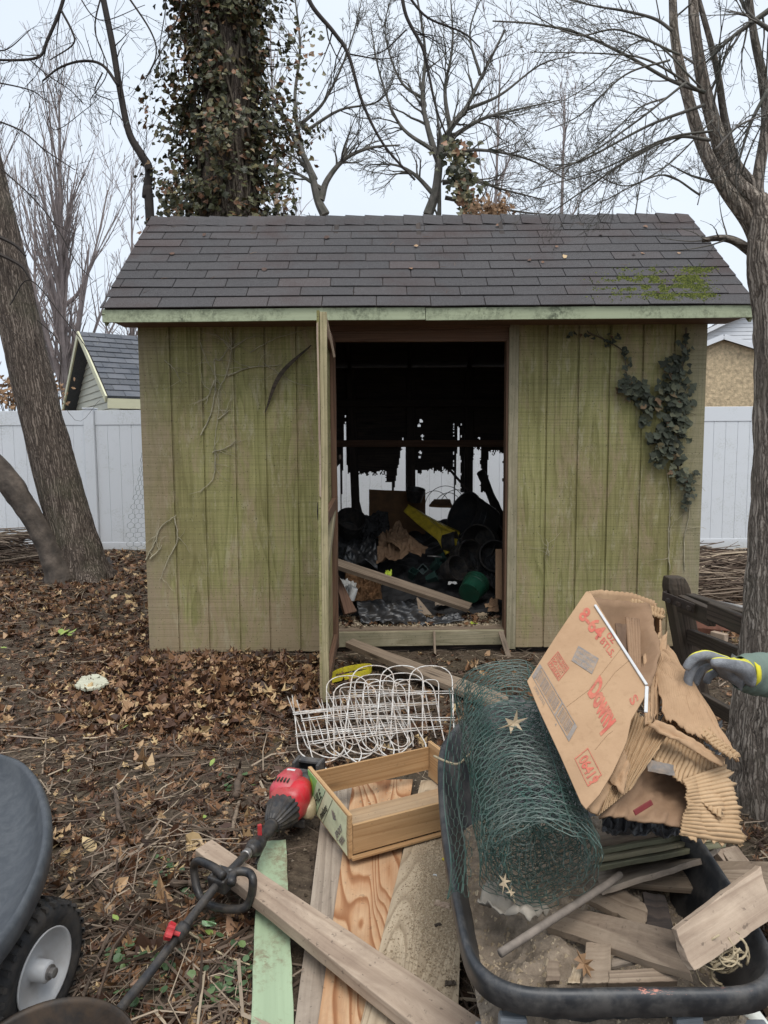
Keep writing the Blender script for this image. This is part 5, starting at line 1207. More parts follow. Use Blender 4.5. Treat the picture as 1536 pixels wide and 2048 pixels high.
# flat stone and yellow band, bricks and pipe behind the rail
P = [G(x, y, .055) for x, y in ((150, 1370), (165, 1352), (192, 1347), (212, 1355), (216, 1363), (200, 1374), (170, 1378))]
o = poly_sheet('flat_stone', P, .018, MAT['stone'], bevel=.004, jag=.02); tag(o, 'pale flat stone lying at the left of the leaf drift', 'stone')
bn = MB(); c0 = [G(x, y, .05) for x, y in ((660, 1352), (672, 1341), (700, 1333), (730, 1329), (742, 1331), (738, 1339), (715, 1345), (690, 1350), (664, 1356))]
pp = smooth_path(c0, 4)
for i, p in enumerate(pp): bn.v += [p+V(0, 0, -.03), p+V(0, 0, .004), p+V(.004, .008, .004), p+V(.004, .008, -.03)]
for i in range(len(pp)-1):
    for j in range(4): bn.f.append((4*i+j, 4*i+(j+1) % 4, 4*i+4+(j+1) % 4, 4*i+4+j))
o = bn.build('yellow_hoop', MAT['yellow'], smooth=False); tag(o, 'flattened bright yellow plastic hoop on the ground by the open door', 'hoop')
for px, py, Y, dx, lb, mt, mt2 in ((1432, 1246, 4.3, .21, 'brown brick with an olive painted top behind the dark rail', 'brick', 'olive_top'), (1405, 1252, 4.45, .2, 'plain reddish brick half hidden behind the dark post', 'brick', None), (1440, 1274, 4.15, .05, 'small pale broken wood block on the leaves below the bricks', 'newwood', None)):
    p = at(px, py, Y); hgt = .07 if dx > .1 else .05
    b = board('brick' if dx > .1 else 'wood_block', p+V(-dx/2, .05, 0), p+V(dx/2, -.03, 0), .10 if dx > .1 else .04, hgt, MAT[mt], bevel=.004); tag(b, lb, 'brick' if dx > .1 else 'wood block')
    if mt2: board('painted_face', p+V(-dx/2+.002, .05, hgt/2+.004), p+V(dx/2-.002, -.03, hgt/2+.004), .094, .006, MAT[mt2], b)
o = MB().tube([at(1385, 1198, 5.2), at(1440, 1206, 5.0), at(1520, 1222, 4.7)], .014, 10).build('metal_pipe', MAT['steel'], smooth=True); tag(o, 'thin grey metal pipe lying on the brush behind the dark rail', 'pipe')
# ---------------------------------------------------------------- old dark rail frame at the right
YP = 3.6; rl = thing('old_timber_rail', 'blackened old timber post with bolted rails in front of the shed corner', 'rail', (at(1390, 1420, YP).x, YP, 0))
pt = [at(1348, 1153, YP), at(1362, 1230, YP), at(1388, 1370, YP), at(1402, 1440, YP), at(1410, 1500, YP)]
pm = MB(); path = smooth_path(pt, 6); Fp = frame(path[0], path[-1], (0, -1, 0)); Fpi = Fp.inverted()
for i, p in enumerate(path):
    for sx, sy in ((-1, -1), (0, -1.05), (1, -1), (1.05, 0), (1, 1), (0, 1.05), (-1, 1), (-1.05, 0)):
        e = 1+.08*mnoise.noise(V(i*.6, sx*3, sy*3)); top = (.75 if i == 0 else .93 if i == 1 else 1)
        pm.v.append(Fpi @ (p+V(sx*.055*e*top, sy*.05*e*top, (.012*mnoise.noise(V(sx*2, sy*2, 1)) if i == 0 else 0))))
for i in range(len(path)-1):
    for j in range(8): pm.f.append((8*i+j, 8*i+(j+1) % 8, 8*i+8+(j+1) % 8, 8*i+8+j))
pm.f += [tuple(range(8))[::-1], tuple(8*(len(path)-1)+j for j in range(8))]
pm.build('post', MAT['darkwood'], rl, Fp, bevel=.006)
def railb(a, Ya, b, Yb, w, t, nm='rail'): return board(nm, at(*a, Ya), at(*b, Yb), t, w, MAT['darkwood'], rl, (0, 0, 1), .004, bevel=.005, ends=.01)
railb((1362, 1206), 3.50, (1425, 1235), 3.18, .085, .04); railb((1420, 1222), 3.14, (1560, 1280), 2.72, .085, .035); railb((1378, 1192), 3.56, (1560, 1250), 2.80, .03, .06, 'top_rail')
railb((1380, 1272), 3.55, (1560, 1345), 2.75, .075, .035); railb((1405, 1398), 3.55, (1560, 1490), 2.75, .07, .035)
st_ = board('strap', at(1326, 1192, 3.44), at(1388, 1217, 3.28), .008, .045, MAT['iron'], rl, (0, 0, 1), .001, bevel=.002)
board('strap', at(1326, 1192, 3.44), at(1335, 1190, 3.60), .008, .045, MAT['iron'], rl, (0, 0, 1), .001, bevel=.002)
for px, py, Y in ((1337, 1201, 3.40), (1357, 1208, 3.355), (1378, 1216, 3.295)):
    p = at(px, py, Y-.01); MB().tube([p+V(0, .012, 0), p+V(-.002, -.010, 0)], .011, 6).build('bolt', MAT['iron'], rl)
# ---------------------------------------------------------------- white wire garden edging
def edging():
    root = thing('garden_edging', 'white coated wire garden edging panel with arched tops', 'edging', (0, 0, 0), 'wire edging panels heaped by the door')
    W = .52; H = .44; r = .0032
    def arch(x0, x1, y0, h, rr):
        R_ = (x1-x0)/2; c = (x0+x1)/2; pts = [V(x0, y0, 0), V(x0+.001, (y0+h-R_)/2, .003), V(x0, h-R_-.01, 0)]+[V(c-R_*math.cos(t), h-R_+R_*math.sin(t), .004*math.sin(t*3)) for t in [math.pi*i/12 for i in range(13)]]+[V(x1, h-R_-.01, 0), V(x1-.002, (y0+h-R_)/2, -.003), V(x1, y0, 0)]
        MB().tube(pts, rr, 5).build('arch', MAT['white_wire'], root, smooth=True)
    for i in range(3):
        arch(.15*i, .15*i+.22, -.09 if i != 1 else -.03, H, r); arch(.15*i+.07, .15*i+.15, .06, H-.10, .0026)
    for y in (.07, .085, .24, .255): MB().tube([V(-.006, y, .004), V(W*.3, y+.003, .006), V(W*.7, y-.003, .004), V(W+.006, y, .004)], .0024, 5).build('cross_wire', MAT['white_wire'], root, smooth=True)
    return root
ed0 = edging()
# px of the panel's left foot, heading, tilt, height, label
EDG = [(668, 1492, 4, 22, .03, 'white wire edging panel with arches to the shed, nearest the crate'), (655, 1462, 5, 18, .04, 'white wire edging panel with arches to the shed, leaning lowest'), (690, 1462, -4, 27, .07, 'white wire edging panel with arches to the shed, at the right end'),
       (800, 1398, 194, -7, .12, 'white wire edging panel with arches toward the red engine, topmost'), (784, 1394, 190, -6, .10, 'white wire edging panel with arches toward the red engine, second from top'), (772, 1392, 197, -5, .07, 'white wire edging panel with arches toward the red engine, lowest')]
for i, (px, py, rot, tilt, z, lb) in enumerate(EDG):
    c = ed0 if i == 0 else copy_tree(ed0); q = G(px, py, z); c.location = q
    c.rotation_euler = Euler((RA(tilt), RA(g.uniform(-2, 2)), RA(rot)), 'XYZ'); c['label'] = lb
    if rot > 90: c.scale = (1, 1.28, 1)
# ---------------------------------------------------------------- melon crate
C0 = G(702, 1719, .066); Xd = (G(895, 1665, .066)-C0); Xd.z = 0; Xd.normalize(); Yd = V(-Xd.y, Xd.x, 0)
crt = thing('fruit_crate', 'shallow pine fruit crate with a green and cream melon label on its end', 'crate', C0)
CL, CW, CH = .52, .40, .15; MC = Matrix(((Xd.x, Yd.x, 0, C0.x), (Xd.y, Yd.y, 0, C0.y), (0, 0, 1, C0.z), (0, 0, 0, 1)))
def cpt(x, y, z): return MC @ V(x, y, z)
def cboard(nm, a, b, w, t, up, mat='crate'): return board(nm, cpt(*a), cpt(*b), w, t, MAT[mat], crt, (MC.to_3x3() @ V(*up)), .0012, bevel=.001, ends=.002)
cboard('end_panel', (0, 0, CH/2), (0, CW, CH/2), .014, CH, (0, 0, 1)); cboard('end_panel', (CL, 0, CH/2), (CL, CW, CH/2), .014, CH, (0, 0, 1))
cboard('side_slat', (.008, .005, .065), (CL-.008, .005, .065), .010, .10, (0, 0, 1)); cboard('side_slat', (.008, CW-.005, .080), (CL-.008, CW-.005, .080), .010, .095, (0, 0, 1))
cboard('floor_slat', (.008, .062, .012), (CL-.008, .062, .012), .10, .008, (0, 0, 1), 'crate_floor'); cboard('floor_slat', (.008, .205, .016), (CL-.008, .205, .014), .115, .008, (0, 0, 1), 'crate_floor')
cboard('floor_slat', (.0, -.004, .004), (CL, -.004, .004), .02, .008, (0, 0, 1))
# label on the outer face of the left end: local u from the far corner toward the near corner, v up
ML = MC @ Matrix.Translation(V(-.0078, CW-.008, .008)) @ Matrix(((0, 0, -1, 0), (-1, 0, 0, 0), (0, 1, 0, 0), (0, 0, 0, 1)))
def lab(nm, pts, mat, dz=0.0, parent=crt):
    mb = MB(); k = len(pts); mb.v = [V(x, y, dz) for x, y in pts]+[V(x, y, dz-.0006) for x, y in pts]
    mb.f = [tuple(range(k)), tuple(range(2*k-1, k-1, -1))]+[(i, i+k, (i+1) % k+k, (i+1) % k) for i in range(k)]
    return mb.build(nm, MAT[mat], parent, ML)
LW, LH = CW-.02, CH-.014; sk = .05
lb_ = lab('paper_label', [(0, 0), (LW, 0), (LW-.006, LH*.5), (LW, LH), (0, LH)], 'label_cream', .0009)
lab('label_field', [(0, 0), (.135-sk, 0), (.135+sk, LH), (0, LH)], 'label_pale', .0014, lb_); lab('label_field', [(0, 0), (.05-sk*.6, 0), (.05+sk, LH), (0, LH)], 'label_green', .0019, lb_)
lab('label_spot', [(.032+.020*math.cos(a), .082+.034*math.sin(a)) for a in [i*math.pi/8 for i in range(16)]], 'label_yellow', .0024, lb_)
for x in (.135, .205): lab('label_line', [(x-sk-.001, 0), (x-sk+.001, 0), (x+sk+.001, LH), (x+sk-.001, LH)], 'ink_dark', .0024, lb_)
def ltxt(s, x, y, size, ang, mat='ink_dark', xs=1, sh=0.0): return text_mesh('label_text', s, size, ML @ Matrix.Translation(V(x, y, .0028)) @ Matrix.Rotation(ang, 4, 'Z'), MAT[mat], lb_, .0003, xs, .0006, sh)
ta = math.atan2(LH, 2*sk)
ltxt('CHILE', .108-sk*.75, .012, .048, ta-.12, xs=.9); ltxt('melons', .178-sk*.75, .006, .040, ta-.12, xs=.8)
ltxt('JENXY', .315-sk*.5, .012, .030, ta-.12, 'ink_grey', .95)
for i in range(3): ltxt('product of', .333-sk*.4+i*.011, .014, .010, ta-.12, 'ink_grey')
for k in range(5):       # the melon emblem: leaf shaped strokes
    a = -.9+k*.45; c_ = V(.262, .072, 0); pts = []
    for q in range(9): t = q/8*math.pi*2; pts.append((c_.x+math.cos(a+1.2)*.012+.016*math.cos(t)*math.cos(a+1.2)-.0045*math.sin(t)*math.sin(a+1.2), c_.y+math.sin(a+1.2)*.012+.016*math.cos(t)*math.sin(a+1.2)+.0045*math.sin(t)*math.cos(a+1.2)))
    lab('label_emblem', pts, 'ink_grey', .0026+k*.0002, lb_)
# ---------------------------------------------------------------- string trimmer
tr_ = thing('string_trimmer', 'red and black string trimmer lying across the boards left of the crate', 'string trimmer', G(590, 1640, 0))
def tub(nm, pts, r, mat, n=12, par=None): return MB().tube(smooth_path(pts, 5), lerp_list(r, 5*(len(pts)-1)+1) if hasattr(r, '__len__') else r, n).build(nm, MAT[mat], par or tr_, smooth=True)
E = G(585, 1600, .12); S = [G(540, 1655, .125), G(520, 1680, .135), G(470, 1732, .15), G(430, 1775, .135), G(358, 1868, .10), G(300, 1945, .08), G(205, 2060, .06)]
ax = (S[0]-G(588, 1585, .12)).normalized()          # engine axis, pointing down the shaft
Fe = frame(G(590, 1590, .13), S[0], (0, 0, 1)) @ Matrix.Scale(1.02, 4)
def eng(nm, secs, mat, n=20, sm=True, par=None, bump=0):
    """body from (x, half width, half height, y0, z0, squareness) sections along the engine axis"""
    mb = MB()
    for i, (x, w, h, y0, z0, sq) in enumerate(secs):
        for j in range(n):
            t = 2*math.pi*j/n; c, s = math.cos(t), math.sin(t); e = 2/sq
            yy = w*math.copysign(abs(c)**e, c); zz = h*math.copysign(abs(s)**e, s)
            b = 1+bump*(1 if j % 2 else -1); mb.v.append(V(x, y0+yy*b, z0+zz*b))
    for i in range(len(secs)-1):
        for j in range(n): mb.f.append((i*n+j, i*n+(j+1) % n, (i+1)*n+(j+1) % n, (i+1)*n+j))
    mb.f += [tuple(range(n))[::-1], tuple((len(secs)-1)*n+j for j in range(n))]
    return mb.build(nm, MAT[mat], par or tr_, Fe, smooth=sm, bevel=0)
eng('engine_cover', [(-.02, .03, .04, 0, .015, 3), (-.005, .066, .062, 0, .012, 3.4), (.04, .072, .068, 0, .010, 3.2), (.085, .064, .060, 0, .006, 3), (.105, .054, .050, 0, 0, 2.6)], 'plastic_red')
eng('top_shroud', [(-.045, .020, .018, -.018, .055, 3), (-.035, .036, .030, -.018, .056, 3.4), (.03, .044, .040, -.020, .050, 3.4), (.07, .046, .034, -.022, .040, 3.2), (.085, .040, .026, -.022, .034, 3)], 'pinkred')
eng('fan_housing', [(.10, .058, .056, 0, -.002, 2.6), (.14, .050, .048, 0, 0, 2.4), (.185, .034, .033, 0, 0, 2.2), (.20, .024, .024, 0, 0, 2)], 'plastic_black', 36, False, None, .045)
MAT['guard'] = m_plain('dusty_grey_plastic', (.045, .045, .047), .6, .4, 20, dirt=(.17, .15, .13), dfac=.6, dscale=22)
eng('muffler_guard', [(-.110, .045, .040, -.005, .005, 4), (-.10, .052, .046, -.005, .005, 4), (-.05, .054, .050, -.004, .010, 4), (-.02, .055, .050, 0, .012, 4)], 'guard', 20, False)
eng('fuel_tank', [(-.03, .014, .018, .064, -.030, 2.6), (-.015, .024, .030, .066, -.032, 2.8), (.04, .024, .030, .064, -.034, 2.8), (.055, .012, .018, .06, -.034, 2.6)], 'tank')
def ebox(nm, lo, hi, mat, bev=.003, rot=None, par=None):
    M2 = Fe if rot is None else Fe @ Matrix.Translation(V(*rot[0])) @ Matrix.Rotation(rot[1], 4, rot[2]); return MB().box(lo, hi).build(nm, MAT[mat], par or tr_, M2, bevel=bev)
for k in range(5): ebox('vent_slot', (.040, -.054+.0125*k, .080), (.064, -.049+.0125*k, .0868-.0008*abs(k-2)), 'ink_dark', .0005)
ebox('sticker', (-.022, -.035, .083), (-.010, -.004, .0875), 'white_foam', .0005)
for y in (-.052, .044): ebox('guard_rib', (-.165, y, -.045), (-.098, y+.012, .072), 'guard')
ebox('guard_plate', (-.168, -.055, .055), (-.135, .058, .067), 'guard'); ebox('guard_plate', (-.168, -.055, -.045), (-.160, .058, .060), 'dark_cloth')
ebox('primer_block', (.02, -.088, -.05), (.07, -.060, -.01), 'plastic_black'); ebox('stand_foot', (.05, -.05, -.085), (.065, .06, -.055), 'plastic_black')
tub('grip', [S[0]-ax*.03, S[0]+ax*.04, S[1]+ax*.02, S[1]+(S[2]-S[1])*.28], [.024, .021, .0165, .019], 'plastic_black')
th_ = tub('throttle_housing', [S[1]+V(0, 0, -.004), S[1]+(S[2]-S[1])*.25+V(0, 0, -.006), S[1]+(S[2]-S[1])*.42], [.024, .030, .018], 'plastic_black')
ht = S[1]+(S[2]-S[1])*.02; MB().box((-.006, -.005, 0), (.008, .005, .045), frame(ht+V(0, 0, .01), ht+V(.01, .01, .01)+V(.6, .3, 0), (0, 0, 1))).build('throttle_lock', MAT['plastic_red'], tr_, bevel=.002)
MB().beam(S[1]+V(.01, -.01, -.02), S[1]+(S[2]-S[1])*.3+V(.01, -.015, -.05), .008, .008).build('trigger', MAT['plastic_black'], tr_, bevel=.002)
tub('collar', [S[2]+(S[1]-S[2])*.50, S[2]+(S[1]-S[2])*.38], .0165, 'steel')
tub('shaft', [S[1]+(S[2]-S[1])*.45, S[2], S[3], S[4], S[5], S[6]], .0125, 'plastic_black', 14)
pc = S[3].lerp(S[2], .35); sd = (S[3]-S[2]).normalized(); Fh = frame(pc, pc+sd, (0, 0, 1))
MB().box((-.030, -.032, -.022), (.030, .032, .024)).build('handle_clamp', MAT['plastic_black'], tr_, Fh, bevel=.006)
for sx in (-.018, .018):
    for sy in (-.02, .02): MB().tube([V(sx, sy, .022), V(sx, sy, .0275)], .0045, 8).build('bolt', MAT['steel'], tr_, Fh)
loop = [G(x, y, z) for x, y, z in ((447, 1752, .175), (428, 1735, .18), (396, 1722, .17), (388, 1738, .13), (398, 1788, .07), (425, 1812, .06), (480, 1818, .07), (500, 1800, .10), (506, 1762, .17), (496, 1745, .18), (470, 1745, .185), (462, 1768, .175))]
MB().tube(smooth_path(loop, 5), .0125, 10).build('d_handle', MAT['plastic_black'], tr_, smooth=True)
kn = MB(); Fk = frame(G(356, 1868, .115), G(338, 1862, .125), (0, 0, 1))
for i, (x, r) in enumerate(((.012, .010), (.014, .020), (.030, .022), (.034, .016))):
    for j in range(24): a = 2*math.pi*j/24; rr_ = r*(1+.14*math.cos(a*5)); kn.v.append(V(x, rr_*math.cos(a), rr_*math.sin(a)))
for i in range(3):
    for j in range(24): kn.f.append((i*24+j, i*24+(j+1) % 24, (i+1)*24+(j+1) % 24, (i+1)*24+j))
kn.f += [tuple(range(24))[::-1], tuple(72+j for j in range(24))]
kn.tube([V(-.005, 0, 0), V(.014, 0, 0)], .006, 8).build('knob', MAT['plastic_red'], tr_, Fk, smooth=False)
tub('coupler', [S[4]+(S[3]-S[4])*.16, S[4]-(S[3]-S[4])*.10], .019, 'plastic_black')
tub('cable', [S[0]+V(-.02, -.02, .02), S[0]+ax*.05+V(-.035, 0, .02), S[1]+V(-.02, 0, .02), S[1]+(S[2]-S[1])*.2+V(0, 0, .02)], .0022, 'plastic_black', 6)
o = MB().grid(lambda u, v: G(404+28*u, 1852-12*v+6*u*v, .03+.012*math.sin(u*5+v*4)), 6, 5).build('candy_wrapper', MAT['label_pale']); s = o.modifiers.new('s', 'SOLIDIFY'); s.thickness = .001; tag(o, 'small crumpled pale green wrapper by the trimmer shaft', 'wrapper')
# ---------------------------------------------------------------- wheelbarrow at the right
XC = .482
wb = thing('wheelbarrow', 'black poly wheelbarrow in the right foreground heaped with wood and boxes', 'wheelbarrow', (XC, 1.9, 0))
half = [(1240, 1976, .375), (1120, 1978, .375), (1040, 1972, .375), (985, 1950, .376), (950, 1915, .378), (932, 1870, .382), (920, 1810, .392), (906, 1730, .40), (893, 1640, .42), (885, 1560, .44), (884, 1513, .45), (893, 1483, .46), (922, 1445, .475), (965, 1417, .49), (1046, 1395, .50)]
left = [gp(*h) for h in half]; left[0].x = XC
left = smooth_path(left[:1]+left[1:], 4); left.append(V(XC, left[-1].y+.02, left[-1].z))
loop = left+[V(2*XC-p.x, p.y, p.z) for p in left[-2:0:-1]]
nL = len(loop); cen = V(XC, sum(p.y for p in loop)/nL, 0)
def ring(p, s, dz, out=0.0):
    d_ = V(p.x-cen.x, p.y-cen.y, 0); k = d_.length
    ny = 1.0; return V(cen.x+d_.x*s+d_.x/k*out, cen.y+d_.y*s+d_.y/k*out, p.z+dz)
secs = [(1, -.050, .010), (1, -.048, .014), (1, -.014, .0165), (1, -.005, .015), (1, .001, .009), (1, .002, .002), (1, -.002, -.006), (1, -.012, -.010), (.975, -.035, -.012), (.90, -.12, -.016), (.84, -.19, -.016), (.76, -.235, -.01), (.55, -.25, 0)]
tm = MB()
for s, dz, out in secs:
    for p in loop:
        flat = 0
        q = ring(p, s, dz, out)
        if s < .9: zt2 = .20+.0*(p.y); q.z = q.z*(1-(.97-s)/.42*.0)
        tm.v.append(q)
for i in range(len(secs)-1):
    for j in range(nL): tm.f.append((i*nL+j, i*nL+(j+1) % nL, (i+1)*nL+(j+1) % nL, (i+1)*nL+j))
tm.f.append(tuple((len(secs)-1)*nL+j for j in range(nL)))
tm.f = [f[::-1] for f in tm.f]
k = NT('scratched_tray'); v = k.mapv(); n_ = k.noise(v, 6, 5, .6); z_ = k.sep()[2]
cc = k.ramp(n_, [(.3, (.016, .017, .019)), (.7, (.035, .037, .041))]); nn = k.noise(k.mapv((1, 1, 1)), 11, 8, .75)
cc = k.mix(k.math('MULTIPLY', k.ramp(nn, [(.45, 0), (.62, 1)]), .55), cc, (.13, .12, .11))
pv = k.noise(k.mapv((10, 30, 30), loc=(3, 1, 0)), 1, 8, .85); yy = k.sep()[1]; xx = k.sep()[0]
msk = k.math('MULTIPLY', k.ramp(pv, [(.50, 0), (.56, 1)]), k.math('MULTIPLY', k.ramp(yy, [(0, 1), (1, 0)], 'CONSTANT'), 1.0))
# orange scuffs on the near lip, where something painted scraped it
near_ = k.math('LESS_THAN', yy, left[0].y+.02); rt_ = k.ramp(k.math('ADD', k.math('SUBTRACT', xx, XC-.5), 0), [(.38, 0), (.44, 1)]); rt2 = k.ramp(k.math('SUBTRACT', xx, XC-.5), [(.58, 1), (.74, 0)])
top_ = k.math('GREATER_THAN', z_, .372)
mk = k.math('MULTIPLY', k.math('MULTIPLY', near_, k.math('MULTIPLY', rt_, rt2)), k.math('MULTIPLY', top_, k.ramp(pv, [(.56, 0), (.60, 1)])))
cc = k.mix(mk, cc, (.50, .20, .14)); MAT['tray'] = k.fin(cc, k.ramp(nn, [(.3, .33), (.7, .6)]), nn, .25, .002, .5)
tray = tm.build('tray', MAT['tray'], wb, smooth=True)
for x0, x1, sx in ((1026, 1015, 1), (1375, 1425, -1)):
    a = at(x0, 1995, left[0].y+.03); b = at(x1, 2150, left[0].y-.02); b.z = 0.0
    MB().beam(a-V(0, 0, .035), b, .055, .028, (0, -1, 0)).build('leg', MAT['tube_grey'], wb, bevel=.006)
ya, yb_ = left[0].y+.05, left[-1].y
for sx in (-1, 1):
    MB().tube(smooth_path([V(XC+sx*.22, ya+.10, .13), V(XC+sx*.20, ya+.35, .14), V(XC+sx*.15, ya+.7, .165), V(XC+sx*.06, yb_-.06, .20), V(XC+sx*.06, yb_+.1, .20)], 5), .016, 10).build('frame_tube', MAT['tube_grey'], wb, smooth=True)
MB().beam(V(XC-.30, ya+.02, .22), V(XC+.30, ya+.02, .22), .03, .03).build('cross_brace', MAT['tube_grey'], wb, bevel=.004)
MB().box((XC-.20, ya+.05, .10), (XC+.2, ya+.055, .20)).build('brace_plate', MAT['plastic_black'], wb)
def wheel(parent, c, axis, R=.165, w=.075):
    Fw = frame(c, c+Vector(axis), (0, 0, 1)) @ Matrix.Rotation(math.pi/2, 4, 'Y')     # lathe z along the axle
    r0 = R*.60; prof = [(r0*.98, -w*.42), (R*.80, -w*.52), (R*.93, -w*.47), (R*.965, -w*.30), (R*.975, 0), (R*.965, w*.30), (R*.93, w*.47), (R*.80, w*.52), (r0*.98, w*.42), (r0*.9, w*.2), (r0*.9, -w*.2), (r0*.98, -w*.42)]
    ty = MB().lathe(prof, 56).build('tyre', MAT['tyre'], parent, Fw, smooth=True); tb = MB()
    for k_ in range(30):
        a0 = 2*math.pi*k_/30
        for zc, zw, da, s_ in ((-w*.40, w*.13, 0, .055), (-w*.15, w*.11, .10, .07), (w*.13, w*.11, 0, .07), (w*.40, w*.13, .10, .055)):
            p = []
            for rr_, sh in ((R*.93, 1.1), (R*1.012 if abs(zc) < w*.3 else R*.985, .85)):
                for za, aa in ((-zw, -s_), (zw, -s_*.4), (zw, s_), (-zw, s_*.4)): a = a0+da+aa*sh; p.append(V(rr_*math.cos(a), rr_*math.sin(a), zc+za*sh))
            tb.add(p, [(0, 1, 5, 4), (1, 2, 6, 5), (2, 3, 7, 6), (3, 0, 4, 7), (4, 5, 6, 7)])
    tb.build('tread', MAT['tyre'], ty, Fw)
    for s_ in (-1, 1):
        MB().lathe([(R*.615, s_*w*.44), (R*.63, s_*w*.50), (R*.60, s_*w*.50), (R*.575, s_*w*.38), (R*.52, s_*w*.20), (R*.30, s_*w*.10), (R*.16, s_*w*.12), (R*.16, s_*w*.55), (R*.13, s_*w*.60), (.0001, s_*w*.60)], 40).build('rim', MAT['rim'], ty, Fw, smooth=True)
        hb = MB().lathe([(R*.11, s_*w*.55), (R*.11, s_*w*.66), (R*.075, s_*w*.66), (R*.075, s_*w*.78), (.0001, s_*w*.80)], 12).build('hub', MAT['steel'], ty, Fw)
    return ty
wheel(wb, V(XC, yb_+.12, .166), (1, 0, 0))
# the other barrow, cut by the left edge
w2 = thing('garden_cart', 'scuffed grey cart tray with knobby tyre and white rim at the left edge', 'cart', (-.9, 1.6, 0))
LP = [(-60, 1500, .44), (0, 1513, .44), (45, 1532, .44), (78, 1580, .43), (92, 1650, .42), (80, 1725, .41), (48, 1800, .40), (10, 1860, .39), (-40, 1920, .38), (-110, 1990, .37), (-260, 2030, .36), (-420, 1960, .36), (-520, 1800, .38), (-500, 1640, .40), (-380, 1530, .42), (-200, 1490, .44)]
pts = [gp(*q) for q in LP]; pp = []
for i in range(len(pts)):
    a, b, c, d_ = pts[i-1], pts[i], pts[(i+1) % len(pts)], pts[(i+2) % len(pts)]
    for j in range(4): t = j/4; pp.append(.5*((2*b)+(c-a)*t+(2*a-5*b+4*c-d_)*t*t+(3*b-3*c+d_-a)*t*t*t))
cx = sum((p for p in pp), V(0, 0, 0))/len(pp); cm = MB(); sc_ = [(1, -.05, .010), (1, -.045, .016), (1, -.006, .016), (1, .004, .008), (1, .004, -.004), (1, -.004, -.010), (.96, -.03, -.01), (.86, -.055, 0), (.70, -.085, 0), (.4, -.09, 0), (.4, -.100, 0), (.72, -.095, 0), (.90, -.065, 0), (.985, -.05, 0)]
for s, dz, out in sc_:
    for p in pp: d_ = V(p.x-cx.x, p.y-cx.y, 0); k_ = d_.length; cm.v.append(V(cx.x+d_.x*s+d_.x/k_*out, cx.y+d_.y*s+d_.y/k_*out, p.z+dz))
n_ = len(pp)
for i in range(len(sc_)-1):
    for j in range(n_): cm.f.append((i*n_+j, i*n_+(j+1) % n_, (i+1)*n_+(j+1) % n_, (i+1)*n_+j))
b = 9*n_; cm.f += [tuple(b+j for j in range(n_))]
cm.build('tray', MAT['grey_poly'], w2, smooth=True)
CW_ = V(*gp(62, 1938, .155)); wheel(w2, CW_, (.98, -.20, 0), .155, .085); o = wheel(w2, CW_+V(-.62, .13, 0), (.98, -.20, 0), .155, .085)
MB().tube([CW_+V(-.60, .125, 0), CW_+V(.045, -.010, 0)], .010, 10).build('axle', MAT['steel'], w2, smooth=True)
for q in (-.16, -.46): MB().beam(CW_+V(q, .03-q*.1, -.0), CW_+V(q, .10-q*.1, .10), .04, .02).build('frame_bar', MAT['tube_grey'], w2, bevel=.003)
# rusty curved pan in the lower left corner
pn = MB(); pc_ = gp(92, 2200, .08)
def panf(u, v):
    a = math.pi*(.08+.84*u); R_ = .17*(1-.25*v); return pc_+V(-math.cos(a)*R_*1.1, math.sin(a)*R_*.95, .075-.10*v+.02*math.sin(math.pi*u))
o = pn.grid(panf, 28, 8).build('shovel_blade', m_plain('rusty_blade', (.03, .024, .02), .5, .5, 20, metal=.2, dirt=(.09, .055, .03), dfac=.6, dscale=14), smooth=True); s = o.modifiers.new('s', 'SOLIDIFY'); s.thickness = .006; tag(o, 'dark rusty curved metal edge rising from the lower left corner', 'blade')
# ---------------------------------------------------------------- load in the wheelbarrow
dm = MB()
def dirt(u, v):
    x = XC-.29+.58*u; y = left[0].y+.035+(.75)*v; e = min(1, 5*u, 5*(1-u), 5*v)
    z = .262+.06*(1-u)*(1-abs(v-.5))+.05*mnoise.noise(V(x*7, y*7, 1))+.012*mnoise.noise(V(x*40, y*40, 1))
    return V(x, y, z-.05*(1-e))
o = dm.grid(dirt, 70, 80).build('dirt_heap', MAT['dirt'], smooth=True); tag(o, kind='stuff')
cr = MB(); g = random.Random(14)
for k in range(2600):
    u, v = g.random(), g.random(); p = dirt(u, v); crumb(cr, p, abs(g.gauss(0, .0035))+.0015)
o = cr.build('dirt_crumbs', MAT['dust']); tag(o, kind='stuff')
def W(px, py, Y): return at(px, py, Y)
def B(name, label, c, t=.018, mat='oldwood', cat='board', grp='boards loaded in the wheelbarrow', **k_):
    o = qboard(name, [W(*q) for q in c], t, MAT[mat], **k_); tag(o, label, cat, grp); return o
B('plank', 'weathered picket forming the left arm of the V in the barrow', [(1092, 1852, 1.50), (1384, 1950, 1.30), (1357, 1862, 1.33), (1153, 1816, 1.54)], .018, 'oldwood', rough_end=.008)
B('plank', 'cleaner tan picket forming the right arm of the V over the rim', [(1387, 1945, 1.292), (1548, 1836, 1.40), (1524, 1731, 1.46), (1355, 1858, 1.325)], .020, 'newwood', rough_end=.008)
B('plank', 'dark grey board lying behind the V toward the right rim', [(1255, 1766, 1.68), (1545, 1790, 1.62), (1545, 1722, 1.68), (1380, 1722, 1.76)], .016, 'oldwood')
B('plank', 'broken grey plank end standing below the roll and behind the V', [(1178, 1800, 1.60), (1292, 1856, 1.50), (1290, 1806, 1.56), (1235, 1770, 1.66)], .014, 'oldwood', rough_end=.02)
B('plank', 'dark plank piece in the hollow behind the V', [(1296, 1870, 1.52), (1352, 1868, 1.52), (1330, 1790, 1.62), (1285, 1784, 1.62)], .014, 'interior')
